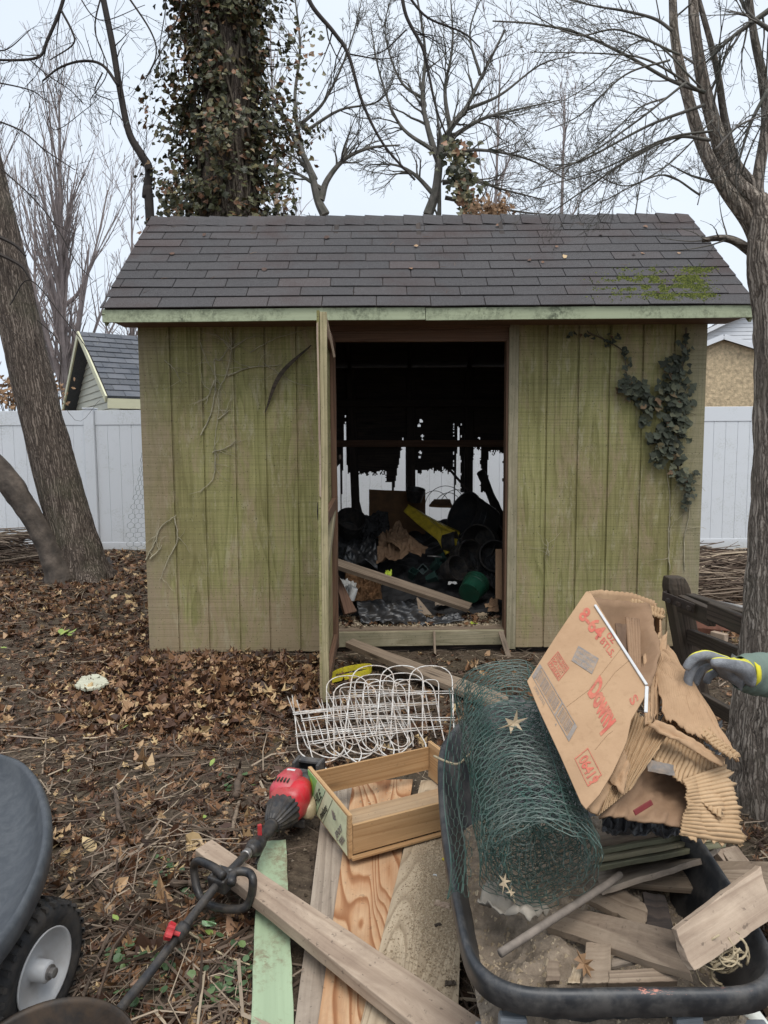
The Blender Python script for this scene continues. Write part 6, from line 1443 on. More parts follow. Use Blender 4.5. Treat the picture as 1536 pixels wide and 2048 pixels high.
B('plank', 'short upright plank in the dirt below the left picket', [(1166, 1966, 1.33), (1220, 1964, 1.33), (1222, 1888, 1.41), (1172, 1882, 1.42)], .014, 'oldwood')
B('plank', 'narrow stub of wood stuck in the dirt near the lip', [(1092, 1962, 1.34), (1120, 1962, 1.34), (1118, 1922, 1.38), (1096, 1918, 1.38)], .014, 'oldwood')
B('plank', 'thin tan wedge of wood leaning beside the upright plank', [(1135, 1966, 1.335), (1160, 1966, 1.335), (1162, 1936, 1.36), (1146, 1934, 1.36)], .012, 'plytan')
B('plank', 'level board end just inside the near lip', [(1216, 1966, 1.325), (1356, 1962, 1.325), (1356, 1934, 1.35), (1218, 1940, 1.35)], .018, 'oldwood')
B('plank', 'small grey shake lying under the left picket', [(1222, 1934, 1.38), (1300, 1916, 1.38), (1262, 1902, 1.41), (1224, 1912, 1.41)], .008, 'plygrey')
B('plank', 'rough edged tan board under the green siding stack', [(1200, 1778, 1.60), (1400, 1718, 1.66), (1440, 1690, 1.84), (1200, 1735, 1.80)], .014, 'plygrey', rough_end=.02, nu=20)
for i, (y0, y1, mt, lb) in enumerate([(1722, 1683, 'siding', 'lowest green siding strip of the stack beside the wire roll'), (1706, 1668, 'jamb', 'yellowish siding strip in the middle of the green stack'), (1690, 1655, 'siding', 'upper green siding strip of the stack beside the wire roll'), (1676, 1640, 'oldwood', 'topmost dusty grey strip of the siding stack')]):
    c = [(1196, y0+10, 1.66+.03*i), (1448-6*i, y1+2, 1.74+.03*i), (1452-6*i, y1-18, 1.88+.03*i), (1196, y0-14, 1.80+.03*i)]
    o = qboard('siding_strip', [W(*q) for q in c], .012, m_wood('green_strip_%d' % i, (.10, .095, .055), (.19, .185, .11), (.30, .29, .19), 1.4, .5, (.10, .08, .06)) if mt == 'siding' else MAT[mt], rough_end=.008, nu=20); tag(o, lb, 'board', 'siding strips in the barrow')
o = MB().tube(smooth_path([W(1000, 1907, 1.34), W(1100, 1842, 1.42), W(1198, 1779, 1.52), W(1240, 1750, 1.60)], 6), .0085, 10).build('metal_rod', MAT['steel'], smooth=True); o.data.materials[0] = m_plain('dusty_rod', (.20, .165, .135), .7, .3, 30); tag(o, 'dusty grey brown rod slanting out of the dirt below the wire roll', 'rod')
o = qboard('two_by_four', [W(1445, 1705, 2.05), W(1560, 1870, 1.72), W(1580, 1838, 1.72), W(1475, 1692, 2.05)], .03, MAT['newwood']); tag(o, 'pale lumber poking out past the right rim of the barrow', 'board')
o = crumple('cloth_scrap', [W(955, 1795, 1.50), W(1060, 1838, 1.42), W(1100, 1812, 1.48), W(975, 1760, 1.58)], m_plain('dusty_cloth', (.25, .22, .18), .9, .25, 12), None, 20, 12, .02, 3, .003, 6); tag(o, 'dusty cloth scrap under the near end of the wire roll', 'cloth')
tw_ = MB(); g = random.Random(8)
for k in range(26):
    c = W(1448+g.gauss(0, 14), 1905+g.gauss(0, 16), 1.36+g.uniform(-.02, .02)); R_ = g.uniform(.012, .04); a0 = g.uniform(0, 6); tl = g.uniform(-1, 1); pts = []
    for s in range(9): a = a0+s*.5; pts.append(c+V(math.cos(a)*R_, math.sin(a)*R_*.4*tl, math.sin(a)*R_))
    tw_.tube(pts, g.uniform(.0012, .0035), 5)
o = tw_.build('twine_tangle', MAT['rope'], smooth=True); tag(o, 'tangle of pale frayed twine in the near right corner of the barrow', 'twine')
o = tub('twine', [W(868, 1512, 2.06), W(890, 1522, 2.02), W(915, 1528, 1.98), W(935, 1512, 1.98), W(950, 1492, 2.0)], .0035, 'rope', 6, wb); o.parent = None; o.matrix_parent_inverse = Matrix.Identity(4); tag(o, 'frayed yellow twine tied over the left rim of the barrow', 'twine')
for px, py, Y, s, lb in ((1168, 1928, 1.35, .05, 'curled dead leaf on the dirt in the barrow'), (1035, 1450, 0, 0, ''),):
    if not lb: continue
    mb = MB(); add_leaf(mb, W(px, py, Y), s, V(-.2, -.8, .6), g, 'oak', .6); o = mb.build('dead_leaf', MAT['rusty']); tag(o, lb, 'leaf')
# ---------------------------------------------------------------- green chicken wire roll
PN = W(1082, 1710, 1.45); PF = W(1012, 1408, 1.98); PF.z += .0
axr = (PF-PN).normalized(); Lr = (PF-PN).length+.06; Fr = frame(PN-axr*.02, PF, (0, 0, 1))
def rollpt(u, s, turns=5.0):        # u along, s = position along the spiral in turns
    R_ = .136-.013*s-.022*(.5+.5*math.sin(s*2.1))*(s/turns); a = s*2*math.pi-1.9
    c = .010*mnoise.noise(V(u*7, math.cos(a)*2, math.sin(a)*2+s)); R2 = R_*(1+.07*mnoise.noise(V(u*5, math.cos(a)*1.5+s*3, math.sin(a)*1.5)))+c
    end = .035*mnoise.noise(V(math.cos(a)*1.4, math.sin(a)*1.4, s*2))
    x = u*Lr+(1-u)*end+.012*mnoise.noise(V(u*9, a, 2)); fl = 1+.10*(max(0, u-.55))
    return V(x, R2*1.02*math.cos(a)*fl, R2*.97*math.sin(a)*fl)
def hexnet(mp, nu, ns, r, jit, g, twist=True, mb=None):
    """hexagonal netting: nodes on a brick lattice, neighbours joined by wires"""
    mb = mb or MB(); node = {}
    def N(i, j):
        if (i, j) not in node:
            off = (.33 if (i+j) % 2 == 0 else -.33)*.5; uu = (i+off*1.0+g.uniform(-jit, jit))/nu; ss = (j+g.uniform(-jit, jit))/ns; node[i, j] = mp(min(1, max(0, uu)), ss)
        return node[i, j]
    for i in range(nu+1):
        for j in range(ns+1):
            a = N(i, j)
            if j < ns: mb.tube([a, N(i, j+1)], r, 3, cap=False)
            if (i+j) % 2 == 0 and i < nu: mb.tube([a, N(i+1, j)], r*1.35, 3, cap=False)
    return mb
g = random.Random(55); tu = 3.4
roll = thing('chicken_wire_roll', 'roll of green coated chicken wire standing out of the wheelbarrow', 'wire roll', PN)
hexnet(lambda u, s: rollpt(u, s*tu), 36, int(3.4*44), .0010, .14, g).build('netting', MAT['green_wire'], roll, Fr)
for s in (.12, 1.3, 2.2, 0.62):
    MB().tube([rollpt(u/24, s) for u in range(25)], .0016, 4).build('selvage_wire', MAT['green_wire'] if s != .12 else MAT['rope'], roll, Fr)
for t_ in (.33, .66, .98): MB().tube([rollpt(t_, s/30) for s in range(0, 31)], .0013, 4).build('selvage_wire', MAT['green_wire'], roll, Fr)
def endcap(u, s):
    a = s*2*math.pi*1.0; R_ = .125*(1-u*.93)+.008*math.sin(a*3); return V(.02+.05*u+.035*mnoise.noise(V(u*3, math.cos(a)*2, math.sin(a)*2)), R_*math.cos(a), R_*math.sin(a))
for q in range(3): hexnet(lambda u, s, q=q: endcap(u, s)+V(.03*q, .004*q, 0), 6, 40-4*q, .0008, .3, g).build('end_netting', MAT['green_wire'], roll, Fr)
# loose outer flap that hangs over the left rim
def flap(u, s):
    a = W(935-40*s+8*math.sin(u*9), 1800-430*u, 1.46+.62*u-.03*s); a.z += .02*math.sin(u*7+s*3); return a
fm = hexnet(flap, 24, 8, .0009, .15, g); fm.tube([flap(u/20, 1) for u in range(21)], .0018, 4).tube([flap(u/20, .3) for u in range(21)], .0016, 4)
fm.build('netting_flap', MAT['green_wire'], roll)
for k_, (px, py, Y, s, lb) in enumerate(((1027, 1447, 1.70, .064, 'pale oak leaf caught on the upper part of the wire roll'), (1008, 1765, 1.43, .035, 'small pale oak leaf stuck in the lower mesh of the wire roll'), (1022, 1785, 1.42, .022, 'tiny leaf scrap beside the small oak leaf in the mesh'))):
    mb = MB(); add_leaf(mb, W(px, py, Y), s, V(-.2, -.8, .55), g, 'pin', .35, 1.1+k_); o = mb.build('oak_leaf', MAT['label_cream']); o.data.materials[0] = m_plain('pale_dead_leaf_%d' % k_, (.40, .31, .20), .7, .2, 40); tag(o, lb, 'leaf')
# netting leaning on the shed's left rear corner
lo = MB(); g = random.Random(3)
def net2(u, s):
    top = 905; bot = 1112; py = top+(bot-top)*u; w = 8+34*math.sin(min(1, u*1.1)*1.9)**1.5*(.4+.6*u); return at(290-w*s, py, 6.9+.15*s+.05*math.sin(u*8))
o = hexnet(net2, 22, 5, .0014, .1, g).build('chicken_wire', MAT['green_wire']); tag(o, 'loose chicken wire sagging beside the left rear corner of the shed', 'wire netting')
# ---------------------------------------------------------------- cardboard box
box = thing('cardboard_box', 'torn corrugated cardboard box with red printing on top of the barrow load', 'cardboard box', W(1180, 1600, 1.66))
A_, B_, C_, D_ = W(1172, 1183, 1.95), W(1054, 1362, 1.72), W(1170, 1612, 1.40), W(1290, 1372, 1.62)
D_ = A_+(C_-B_)*0.86+V(0, 0, 0)
nf = (C_-B_).cross(A_-B_).normalized(); nf = nf if nf.dot(CAM-B_) > 0 else -nf
Fb = frame(B_, C_, nf); Fbi = Fb.inverted(); Al = Fbi @ A_      # local x along the print, y toward the top edge
def face_uv(px, py):
    r_ = raydir(px, py); t_ = (B_-CAM).dot(nf)/r_.dot(nf); return CAM+r_*t_
front = [face_uv(x, y) for x, y in ((1054, 1362), (1062, 1350), (1110, 1275), (1172, 1183), (1182, 1186), (1296, 1372), (1290, 1392), (1262, 1440), (1254, 1480), (1246, 1500), (1225, 1545), (1198, 1590), (1172, 1618), (1162, 1606), (1120, 1510), (1078, 1420))]
o = poly_sheet('front_panel', front, .005, MAT['card'], box, bevel=.001)
def pmat(p0, p1, p3, w=1.0, h=1.0, off=.0012):
    """print frame: p0 origin, p1 where width w ends, p3 where height h ends, all pixels on the face"""
    a, b, c = face_uv(*p0), face_uv(*p1), face_uv(*p3); x = (b-a)/w; y = (c-a)/h
    M2 = Matrix(((x.x, y.x, nf.x, a.x), (x.y, y.y, nf.y, a.y), (x.z, y.z, nf.z, a.z), (0, 0, 0, 1))); return Matrix.Translation(nf*off) @ M2
def ink(s, p0, p1, p3, mat='ink_red', bold=.02, M2=None):
    o = text_mesh('printed_text', s, 1.0, Matrix.Identity(4), MAT[mat], box, .0, 1, bold); xs_ = [v.co.x for v in o.data.vertices]
    M2 = M2 or pmat(p0, p1, p3, max(xs_)-min(xs_), .72); o.data.transform(M2); o.data.update(); return o
MAT['card_line'] = m_plain('crease_line', (.27, .165, .095), .9, .1, 20)
def pbox(nm, M2, w, h, t, mat):
    mb = MB(); T_ = .0004
    if t: mb.box((0, 0, 0), (w, t, T_)).box((0, h-t, 0), (w, h, T_)).box((0, t, 0), (t, h-t, T_)).box((w-t, t, 0), (w, h-t, T_))
    else: mb.box((0, 0, 0), (w, h, T_))
    mb.v = [M2 @ v for v in mb.v]; return mb.build(nm, MAT[mat], box)
ink('8-64', (1156, 1233), (1196, 1282), (1173, 1212), bold=.035); ink('OZ', (1212, 1272), (1226, 1288), (1219, 1263)); ink('BTLS.', (1199, 1283), (1222, 1315), (1208, 1273))
ink('Downy', (1176, 1384), (1216, 1468), (1199, 1350), bold=.05); ink('06419', (1157, 1520), (1182, 1572), (1174, 1508), bold=.03); ink('S', (1258, 1398), (1264, 1412), (1272, 1386))
M2 = pmat((1095, 1328), (1117, 1363), (1116, 1303), 1, 1); pbox('printed_frame', M2, 1, 1, .035, 'ink_red')
for i, (s_, y, h) in enumerate((('KEEP FROM', .80, .12), ('FREEZING', .64, .12), ('DO NOT', .38, .2), ('FREEZE', .08, .24))):
    q = pmat((1095, 1328), (1117, 1363), (1116, 1303), 1, 1) @ Matrix.Translation(V(.07, y, .0003)) @ Matrix.Diagonal((.86, h/.72, 1, 1))
    o = text_mesh('printed_text', s_, 1.0, Matrix.Identity(4), MAT['ink_red'], box, 0, 1, .02); w_ = max(v.co.x for v in o.data.vertices); o.data.transform(q @ Matrix.Diagonal((1/w_, 1, 1, 1))); o.data.update()
M2 = pmat((1143, 1322), (1184, 1349), (1157, 1292), 1, 1, .001); pbox('smudged_stamp', M2, 1, 1, 0, 'ink_grey')
for i in range(3):
    o = text_mesh('printed_text', 'HANDLE WITH CARE', 1.0, Matrix.Identity(4), MAT['card'], box, 0, 1, 0); w_ = max(v.co.x for v in o.data.vertices)
    o.data.transform(M2 @ Matrix.Translation(V(.05, .72-.3*i, .0008)) @ Matrix.Diagonal((.9/w_, .25, 1, 1))); o.data.update()
M2 = pmat((1064, 1353), (1138, 1484), (1080, 1328), 1, 1); pbox('printed_frame', M2, 1, 1, .06, 'ink_grey'); pbox('printed_frame', M2 @ Matrix.Translation(V(.62, 0, .0001)), .03, 1, 0, 'ink_grey'); bc = MB(); x = .05; g = random.Random(12)
while x < .95:
    w_ = g.choice((.004, .004, .007, .011))
    if not .60 < x < .67: bc.box((x, .15, .0), (x+w_, .85, .0003))
    x += w_+g.choice((.005, .008, .011))
bc.v = [M2 @ v for v in bc.v]; bc.build('barcode', MAT['ink_grey'], box)
for s_, x in (('37000 35762', .12), ('4', .7)):
    o = text_mesh('printed_text', s_, 1.0, Matrix.Identity(4), MAT['ink_grey'], box, 0, 1, 0); o.data.transform(M2 @ Matrix.Translation(V(x, -.30, 0)) @ Matrix.Diagonal((.055, .26, 1, 1))); o.data.update()
M2 = pmat((1149, 1518), (1176, 1574), (1176, 1496), 1, 1); pbox('printed_frame', M2, 1, 1, .035, 'ink_red')
for l in (((1245, 1294), (1212, 1336), (1178, 1380), (1133, 1414)), ((1262, 1318), (1230, 1345), (1196, 1390)), ((1190, 1500), (1215, 1470), (1226, 1462))):
    MB().tube([face_uv(*q)+nf*.0008 for q in l], .0004, 4).build('crease', MAT['card_line'], box)
# crease lines, torn edge, inner and back panels
def csheet(nm, c, mat='card', **k_): return crumple(nm, [W(*q) for q in c], MAT[mat], box, **k_)
csheet('bottom_panel', [(1170, 1612, 1.40), (1198, 1632, 1.42), (1272, 1470, 1.62), (1244, 1498, 1.60)], 'card', nu=10, nv=16, amp=.006, t=.005)
csheet('torn_flute', [(1196, 1630, 1.43), (1262, 1576, 1.50), (1334, 1470, 1.62), (1262, 1412, 1.68)], 'card_flute', nu=90, nv=16, amp=.010, t=.0025, wave=(13, .003, 'u'), ragged=.03, seed=3)
csheet('side_panel', [(1200, 1632, 1.46), (1390, 1650, 1.50), (1420, 1540, 1.70), (1322, 1462, 1.68)], 'card_dark', nu=26, nv=20, amp=.020, t=.005, seed=5, fold=-.03)
csheet('torn_flute', [(1290, 1500, 1.60), (1330, 1430, 1.72), (1452, 1520, 1.66), (1446, 1640, 1.52)], 'card_flute', nu=20, nv=120, amp=.012, t=.0025, wave=(20, .0024, 'v'), ragged=.08, seed=8)
csheet('torn_flute', [(1368, 1560, 1.56), (1452, 1530, 1.62), (1490, 1692, 1.52), (1366, 1668, 1.48)], 'card_flute', nu=24, nv=150, amp=.018, fr=1.3, t=.003, wave=(17, .0022, 'v'), ragged=.16, seed=11)
csheet('torn_paper', [(1218, 1560, 1.485), (1246, 1500, 1.53), (1260, 1530, 1.52), (1246, 1590, 1.46)], 'card', nu=10, nv=10, amp=.01, t=.002, ragged=.12, seed=2)
# curling top flaps and the back of the box
def curl(u, v):    # strip that bends round from the top left corner to the back right
    path = [(1172, 1184, 1.95), (1200, 1180, 2.02), (1262, 1186, 2.10), (1308, 1202, 2.14), (1322, 1232, 2.10), (1322, 1262, 2.04), (1300, 1300, 1.98)]
    i = min(len(path)-2, int(u*(len(path)-1))); t_ = u*(len(path)-1)-i; a = W(*path[i]); b = W(*path[i+1]); p = a.lerp(b, t_); return p+V(.01*v, -.02*v, -.17*v*(.9+.2*math.sin(u*5)))+V(0, 0, .0018*math.sin(u*230)*max(0, .12-v)*8)
mb = MB().grid(curl, 150, 14); o = mb.build('back_panel', MAT['card'], box, smooth=True); s = o.modifiers.new('s', 'SOLIDIFY'); s.thickness = .005
csheet('inner_flap', [(1176, 1192, 1.93), (1300, 1385, 1.66), (1322, 1300, 1.86), (1300, 1206, 2.06)], 'card_dark', nu=20, nv=14, amp=.012, t=.004, seed=21, fold=-.10)
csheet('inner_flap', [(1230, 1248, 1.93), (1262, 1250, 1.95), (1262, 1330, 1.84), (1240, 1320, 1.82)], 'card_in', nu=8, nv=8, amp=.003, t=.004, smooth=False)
csheet('inner_flute', [(1252, 1236, 1.97), (1280, 1240, 1.99), (1284, 1400, 1.72), (1262, 1350, 1.78)], 'card_dark', nu=50, nv=10, amp=.004, t=.004, wave=(5, .003, 'u'), seed=4)
csheet('torn_flute', [(1218, 1186, 2.085), (1330, 1218, 2.115), (1326, 1240, 2.09), (1224, 1200, 2.07)], 'card_flute', nu=110, nv=6, amp=.010, t=.003, wave=(18, .003, 'u'), ragged=.1, seed=9)
csheet('outer_flap', [(1230, 1182, 2.16), (1316, 1208, 2.18), (1316, 1246, 2.16), (1240, 1215, 2.14)], 'card', nu=16, nv=8, amp=.01, t=.004, ragged=.15, seed=19)
csheet('side_panel', [(1286, 1310, 1.88), (1335, 1262, 1.98), (1312, 1440, 1.70), (1290, 1450, 1.62)], 'card', nu=18, nv=14, amp=.016, t=.005, seed=31)
csheet('side_panel', [(1304, 1300, 1.90), (1336, 1290, 1.96), (1478, 1520, 1.60), (1330, 1440, 1.66)], 'card', nu=90, nv=40, amp=.012, fr=2, t=.004, ragged=.05, seed=33, fold=.03, wave=(30, .0005, 'u'))
csheet('torn_strip', [(1322, 1410, 1.74), (1345, 1400, 1.76), (1482, 1512, 1.58), (1462, 1516, 1.56)], 'card_flute', nu=20, nv=110, amp=.010, t=.003, wave=(22, .003, 'v'), seed=35)
csheet('torn_strip', [(1298, 1452, 1.60), (1312, 1440, 1.63), (1452, 1516, 1.60), (1446, 1532, 1.58)], 'card', nu=8, nv=40, amp=.010, t=.003, ragged=.05, seed=36)
o = board('foam_strip', face_uv(1190, 1212)+nf*.004-V(0, .012, 0)*0, face_uv(1294, 1372)+nf*.004, .007, .005, MAT['white_foam'], box, nf, .002); board('foam_strip', face_uv(1294, 1374)+nf*.003, face_uv(1292, 1425)+nf*.001, .008, .004, MAT['white_foam'], box, nf, .002)
board('marker_stroke', W(1268, 1626, 1.462), W(1304, 1604, 1.478), .012, .003, MAT['darkred'], box, (0, -1, .3), .001)
P = W(1296, 1542, 1.56); pd = (W(1350, 1552, 1.56)-P)
qb = qboard('tape_label', [P, P+pd, P+pd+V(0, .01, .022), P+V(0, .01, .024)], .001, MAT['ink_grey'], box, bevel=0)
# black plastic rubbish under and behind the box
for i, (c, lb) in enumerate([([(1205, 1650, 1.62), (1400, 1665, 1.62), (1400, 1600, 1.80), (1205, 1615, 1.78)], 'crumpled black plastic under the torn box'), ([(1325, 1440, 1.80), (1450, 1530, 1.72), (1440, 1440, 2.0), (1330, 1400, 2.0)], 'black plastic trays behind the torn box flaps')]):
    o = crumple('black_plastic', [W(*q) for q in c], MAT['black_sheet'], None, 36, 22, .035, 4, .003, i*5+1, smooth=False); tag(o, lb, 'plastic sheet')
fill = MB()
for k_ in range(16):
    a = W(g.uniform(1210, 1440), g.uniform(1480, 1660), g.uniform(1.75, 1.95)); a.z = g.uniform(.40, .62); fill.beam(a, a+V(g.uniform(-.2, .2), g.uniform(-.1, .15), g.uniform(-.05, .05)), .03, .01)
o = fill.build('scrap_wood', MAT['dark_cloth']); tag(o, kind='stuff')
# boards and pipe on the ground right of the barrow
def GB(label, c, z, t, mat): o = qboard('plank', [G(x, y, z) for x, y in c], t, MAT[mat]); tag(o, label, 'board', 'boards on the ground right of the barrow')
GB('grey plank under the near right leg of the barrow', [(1380, 1960), (1440, 2080), (1500, 2080), (1420, 1960)], .04, .02, 'plytan')
GB('pale plank lying at the lower right corner', [(1470, 1890), (1560, 2060), (1620, 2030), (1520, 1870)], .06, .03, 'newwood')
GB('orange tinted plank at the right edge beyond the pipe', [(1430, 1700), (1560, 1860), (1600, 1830), (1470, 1690)], .10, .03, 'newwood')
o = MB().tube([G(1450, 1960, .08), G(1540, 2080, .08)], .022, 16).build('white_pipe', MAT['pvc'], smooth=True); tag(o, 'white plastic pipe at the lower right corner under the barrow rim', 'pipe')
# ---------------------------------------------------------------- rubbish inside the shed
g = random.Random(40)
hp = MB()
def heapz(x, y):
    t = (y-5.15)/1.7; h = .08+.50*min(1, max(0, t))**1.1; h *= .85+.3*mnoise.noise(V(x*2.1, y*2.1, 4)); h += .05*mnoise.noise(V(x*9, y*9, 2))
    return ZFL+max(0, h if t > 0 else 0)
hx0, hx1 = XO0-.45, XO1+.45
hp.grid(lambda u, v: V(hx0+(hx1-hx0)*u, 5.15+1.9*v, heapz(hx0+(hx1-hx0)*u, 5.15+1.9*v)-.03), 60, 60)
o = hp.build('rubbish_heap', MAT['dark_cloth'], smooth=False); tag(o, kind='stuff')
# scraps scattered over the shed floor
sc = MB(); lf = MB()
for k in range(4200):
    x = g.uniform(XO0, XO1); y = g.uniform(YF+.1, 5.6); crumb(sc, V(x, y, ZFL+.004+g.uniform(0, .01)), abs(g.gauss(0, .007))+.002)
o = sc.build('floor_scraps', MAT['dust']); tag(o, kind='stuff')
for k in range(330):
    x = g.uniform(XO0, XO1); y = g.uniform(YF+.06, 5.5); add_leaf(lf, V(x, y, ZFL+g.uniform(.012, .03)), g.uniform(.02, .08), V(g.gauss(0, .4), g.gauss(0, .4), 1), g, g.choice(['oak', 'oval']), .6)
o = lf.build('floor_leaves', MAT['litter']); tag(o, kind='stuff')
def IB(name, label, c, t, mat, cat, **k_): o = qboard(name, [at(*q) for q in c], t, MAT[mat], **k_); return tag(o, label, cat)
IB('two_by_four', 'long brown board slanting across the doorway over the rubbish', [(662, 1112, 4.98), (945, 1206, 5.10), (938, 1218, 5.02), (664, 1128, 4.90)], .035, 'oldwood', 'board')
IB('plank', 'reddish board propped inside the left jamb', [(668, 1150, 5.06), (690, 1228, 4.90), (714, 1222, 4.92), (676, 1148, 5.08)], .03, 'redwood', 'board')
IB('plywood_sheet', 'dark brown plywood sheet standing at the back of the shed', [(738, 1075, 6.75), (738, 979, 6.9), (851, 983, 6.9), (851, 1080, 6.75)], .012, 'brown_pot', 'sheet')
IB('plank', 'small dark slab sloping behind the black bucket', [(858, 1010, 6.4), (905, 1012, 6.4), (900, 998, 6.6), (868, 998, 6.6)], .02, 'brown_pot', 'board')
IB('plank', 'dark slanting board against the back wall left of the plywood', [(712, 975, 6.9), (736, 1066, 6.6), (722, 1068, 6.6), (702, 975, 6.9)], .02, 'interior', 'board')
IB('wood_offcut', 'small upright offcut on the floor below the long slanting board', [(834, 1194, 4.99), (864, 1230, 4.93), (838, 1228, 4.93), (833, 1196, 4.99)], .01, 'oldwood', 'board')
IB('cardboard', 'upright cardboard strip just inside the right jamb', [(991, 1098, 5.05), (991, 1196, 4.95), (1004, 1200, 4.95), (1004, 1098, 5.05)], .01, 'card_dark', 'cardboard')
# yellow hopper: a long trough with a flared end
yh = thing('yellow_chute', 'dull yellow metal chute lying tilted on the dark heap', 'chute', at(880, 1060, 6.0))
poly_sheet('side', [at(*q) for q in ((807, 1022, 6.25), (818, 1009, 6.3), (872, 1046, 6.1), (880, 1058, 6.0), (891, 1108, 5.85), (874, 1078, 5.95), (838, 1050, 6.1))], .01, MAT['yellow_dark'], yh)
poly_sheet('flared_end', [at(*q) for q in ((873, 1047, 6.1), (918, 1067, 6.0), (911, 1098, 5.9), (891, 1109, 5.845), (880, 1058, 5.995))], .01, MAT['yellow_dark'], yh)
poly_sheet('rim_strip', [at(*q) for q in ((816, 1008, 6.4), (872, 1044, 6.2), (920, 1066, 6.08), (918, 1062, 6.2), (870, 1040, 6.3))], .01, MAT['yellow_dark'], yh)
def pot(label, px, py, Y, r, h, axis, mat='plastic_black', nm='plant_pot', rr=1.25):
    c = at(px, py, Y); F_ = frame(c, c+V(*axis), (0, 0, 1)) @ Matrix.Rotation(math.pi/2, 4, 'Y'); th = thing(nm, label, 'pot', c)
    MB().lathe([(r*.02, -h/2), (r*.98, -h/2), (r, -h/2+.01), (r*rr, h/2-.03), (r*rr*1.05, h/2-.03), (r*rr*1.06, h/2), (r*rr*.98, h/2), (r*.94, -h/2+.02), (.001, -h/2+.02)], 28).build('pot_wall', MAT[mat], th, F_, smooth=False)
    for q in (.1, .3): MB().lathe([(r*(1+(rr-1)*(.5+q))+.001, q*h), (r*(1+(rr-1)*(.5+q))+.005, q*h+.004), (r*(1+(rr-1)*(.5+q))+.001, q*h+.008)], 28).build('rib', MAT[mat], th, F_)
    return th
pot('green plastic bucket tipped toward the door at the right', 946, 1176, 5.25, .085, .16, (.45, .75, .35), 'green_pot', 'bucket', 1.15)
pot('large black tub tipped on its side high on the heap', 950, 1040, 6.2, .17, .30, (-.7, -.35, .35), 'black_sheet', 'tub', 1.2)
for i, (px, py, Y, r, a, lb) in enumerate([(965, 1085, 5.9, .12, (-.5, -.8, .1), 'black nursery pot below the large black tub'), (930, 1112, 5.7, .10, (.5, -.8, .2), 'black nursery pot lying behind the green bucket'), (985, 1115, 5.7, .10, (.1, -.9, .3), 'black nursery pot at the right end of the heap'),
        (900, 1085, 5.9, .07, (.9, -.3, .1), 'small black pot under the yellow chute'), (905, 1140, 5.5, .08, (.6, -.7, .4), 'black pot left of the green bucket'), (700, 1050, 6.1, .10, (.2, -.6, .7), 'round black pot at the left of the heap'), (830, 990, 6.6, .07, (.1, -.2, .9), 'black pot on top of the heap near the post'), (985, 1080, 6.2, .11, (.3, -.6, .5), 'black pot wedged under the slanting pole')]):
    pot(lb, px, py, Y, r, r*1.7, a)
for i, (px, py, Y, lb) in enumerate([(845, 1140, 5.6, 'small square dark green pot left of the others in the middle'), (870, 1132, 5.6, 'small square dark green pot under the silver tube'), (825, 1150, 5.55, 'small square dark green pot nearest the long board'), (862, 1156, 5.5, 'small square dark green pot lowest in the heap'), (880, 1118, 5.75, 'small square dark green pot topmost of the four others')]):
    c = at(px, py, Y); th = thing('square_pot', lb, 'pot', c, 'small square pots in the heap'); a = g.uniform(0, 1.5); M2 = Matrix.Translation(c) @ Matrix.Rotation(a, 4, 'Z') @ Matrix.Rotation(g.uniform(.5, 1.3), 4, 'X')
    mb = MB(); mb.lathe([(.028, -.04), (.042, .04), (.046, .04), (.046, .05), (.040, .05), (.026, -.035), (.001, -.035)], 4, None, True); mb.build('pot_wall', MAT['teal_pot'], th, M2)
o = MB().tube([at(855, 1112, 5.6), at(884, 1114, 5.6)], .008, 8).build('silver_tube', MAT['steel'], smooth=True); tag(o, 'short dull silver tube lying on the dark pots', 'tube')
def IC(name, label, c, mat, cat, **k_): o = crumple(name, [at(*q) for q in c], MAT[mat], None, **k_); return tag(o, label, cat)
IC('black_bag', 'limp black bag slumped on the left of the heap', [(682, 1118, 5.55), (756, 1130, 5.5), (752, 1070, 5.8), (690, 1090, 5.8)], 'black_sheet', 'bag', nu=34, nv=26, amp=.07, fr=2.2, seed=4)
IC('crushed_carton', 'crushed brown carton in the middle of the heap', [(752, 1122, 5.5), (838, 1100, 5.6), (800, 1038, 6.1), (758, 1072, 5.9)], 'card_dark', 'cardboard', nu=24, nv=20, amp=.06, fr=3, seed=6, smooth=False)
IC('carton_flap', 'brown carton flap resting on the crushed carton', [(790, 1060, 5.9), (856, 1092, 5.6), (842, 1112, 5.5), (770, 1085, 5.7)], 'card_dark', 'cardboard', nu=16, nv=14, amp=.03, fr=3, seed=9, smooth=False)
IC('paper_sack', 'crumpled brown paper sack under the long slanting board', [(690, 1198, 5.15), (765, 1202, 5.15), (760, 1142, 5.35), (690, 1140, 5.35)], 'brown_pot', 'sack', nu=30, nv=24, amp=.06, fr=3.5, seed=12, smooth=False)
IC('white_bag', 'white plastic bag beside the reddish propped board', [(682, 1178, 5.05), (708, 1192, 5.02), (714, 1162, 5.15), (678, 1155, 5.18)], 'white_bag', 'bag', nu=20, nv=16, amp=.04, fr=3, seed=15)
o = MB().lathe([(.024, 0), (.026, .005), (.026, .09), (.024, .095), (.02, .09), (.02, .005)], 20).build('paper_roll', MAT['white_bag'], None, Matrix.Translation(at(702, 1200, 5.0)) @ Matrix.Rotation(.3, 4, 'Y'), smooth=True); tag(o, 'white paper roll standing below the white bag', 'roll')
IC('yellow_rag', 'small yellow rag behind the long slanting board', [(762, 1168, 5.12), (780, 1166, 5.12), (784, 1140, 5.25), (772, 1138, 5.25)], 'label_yellow', 'rag', nu=12, nv=14, amp=.03, seed=17)
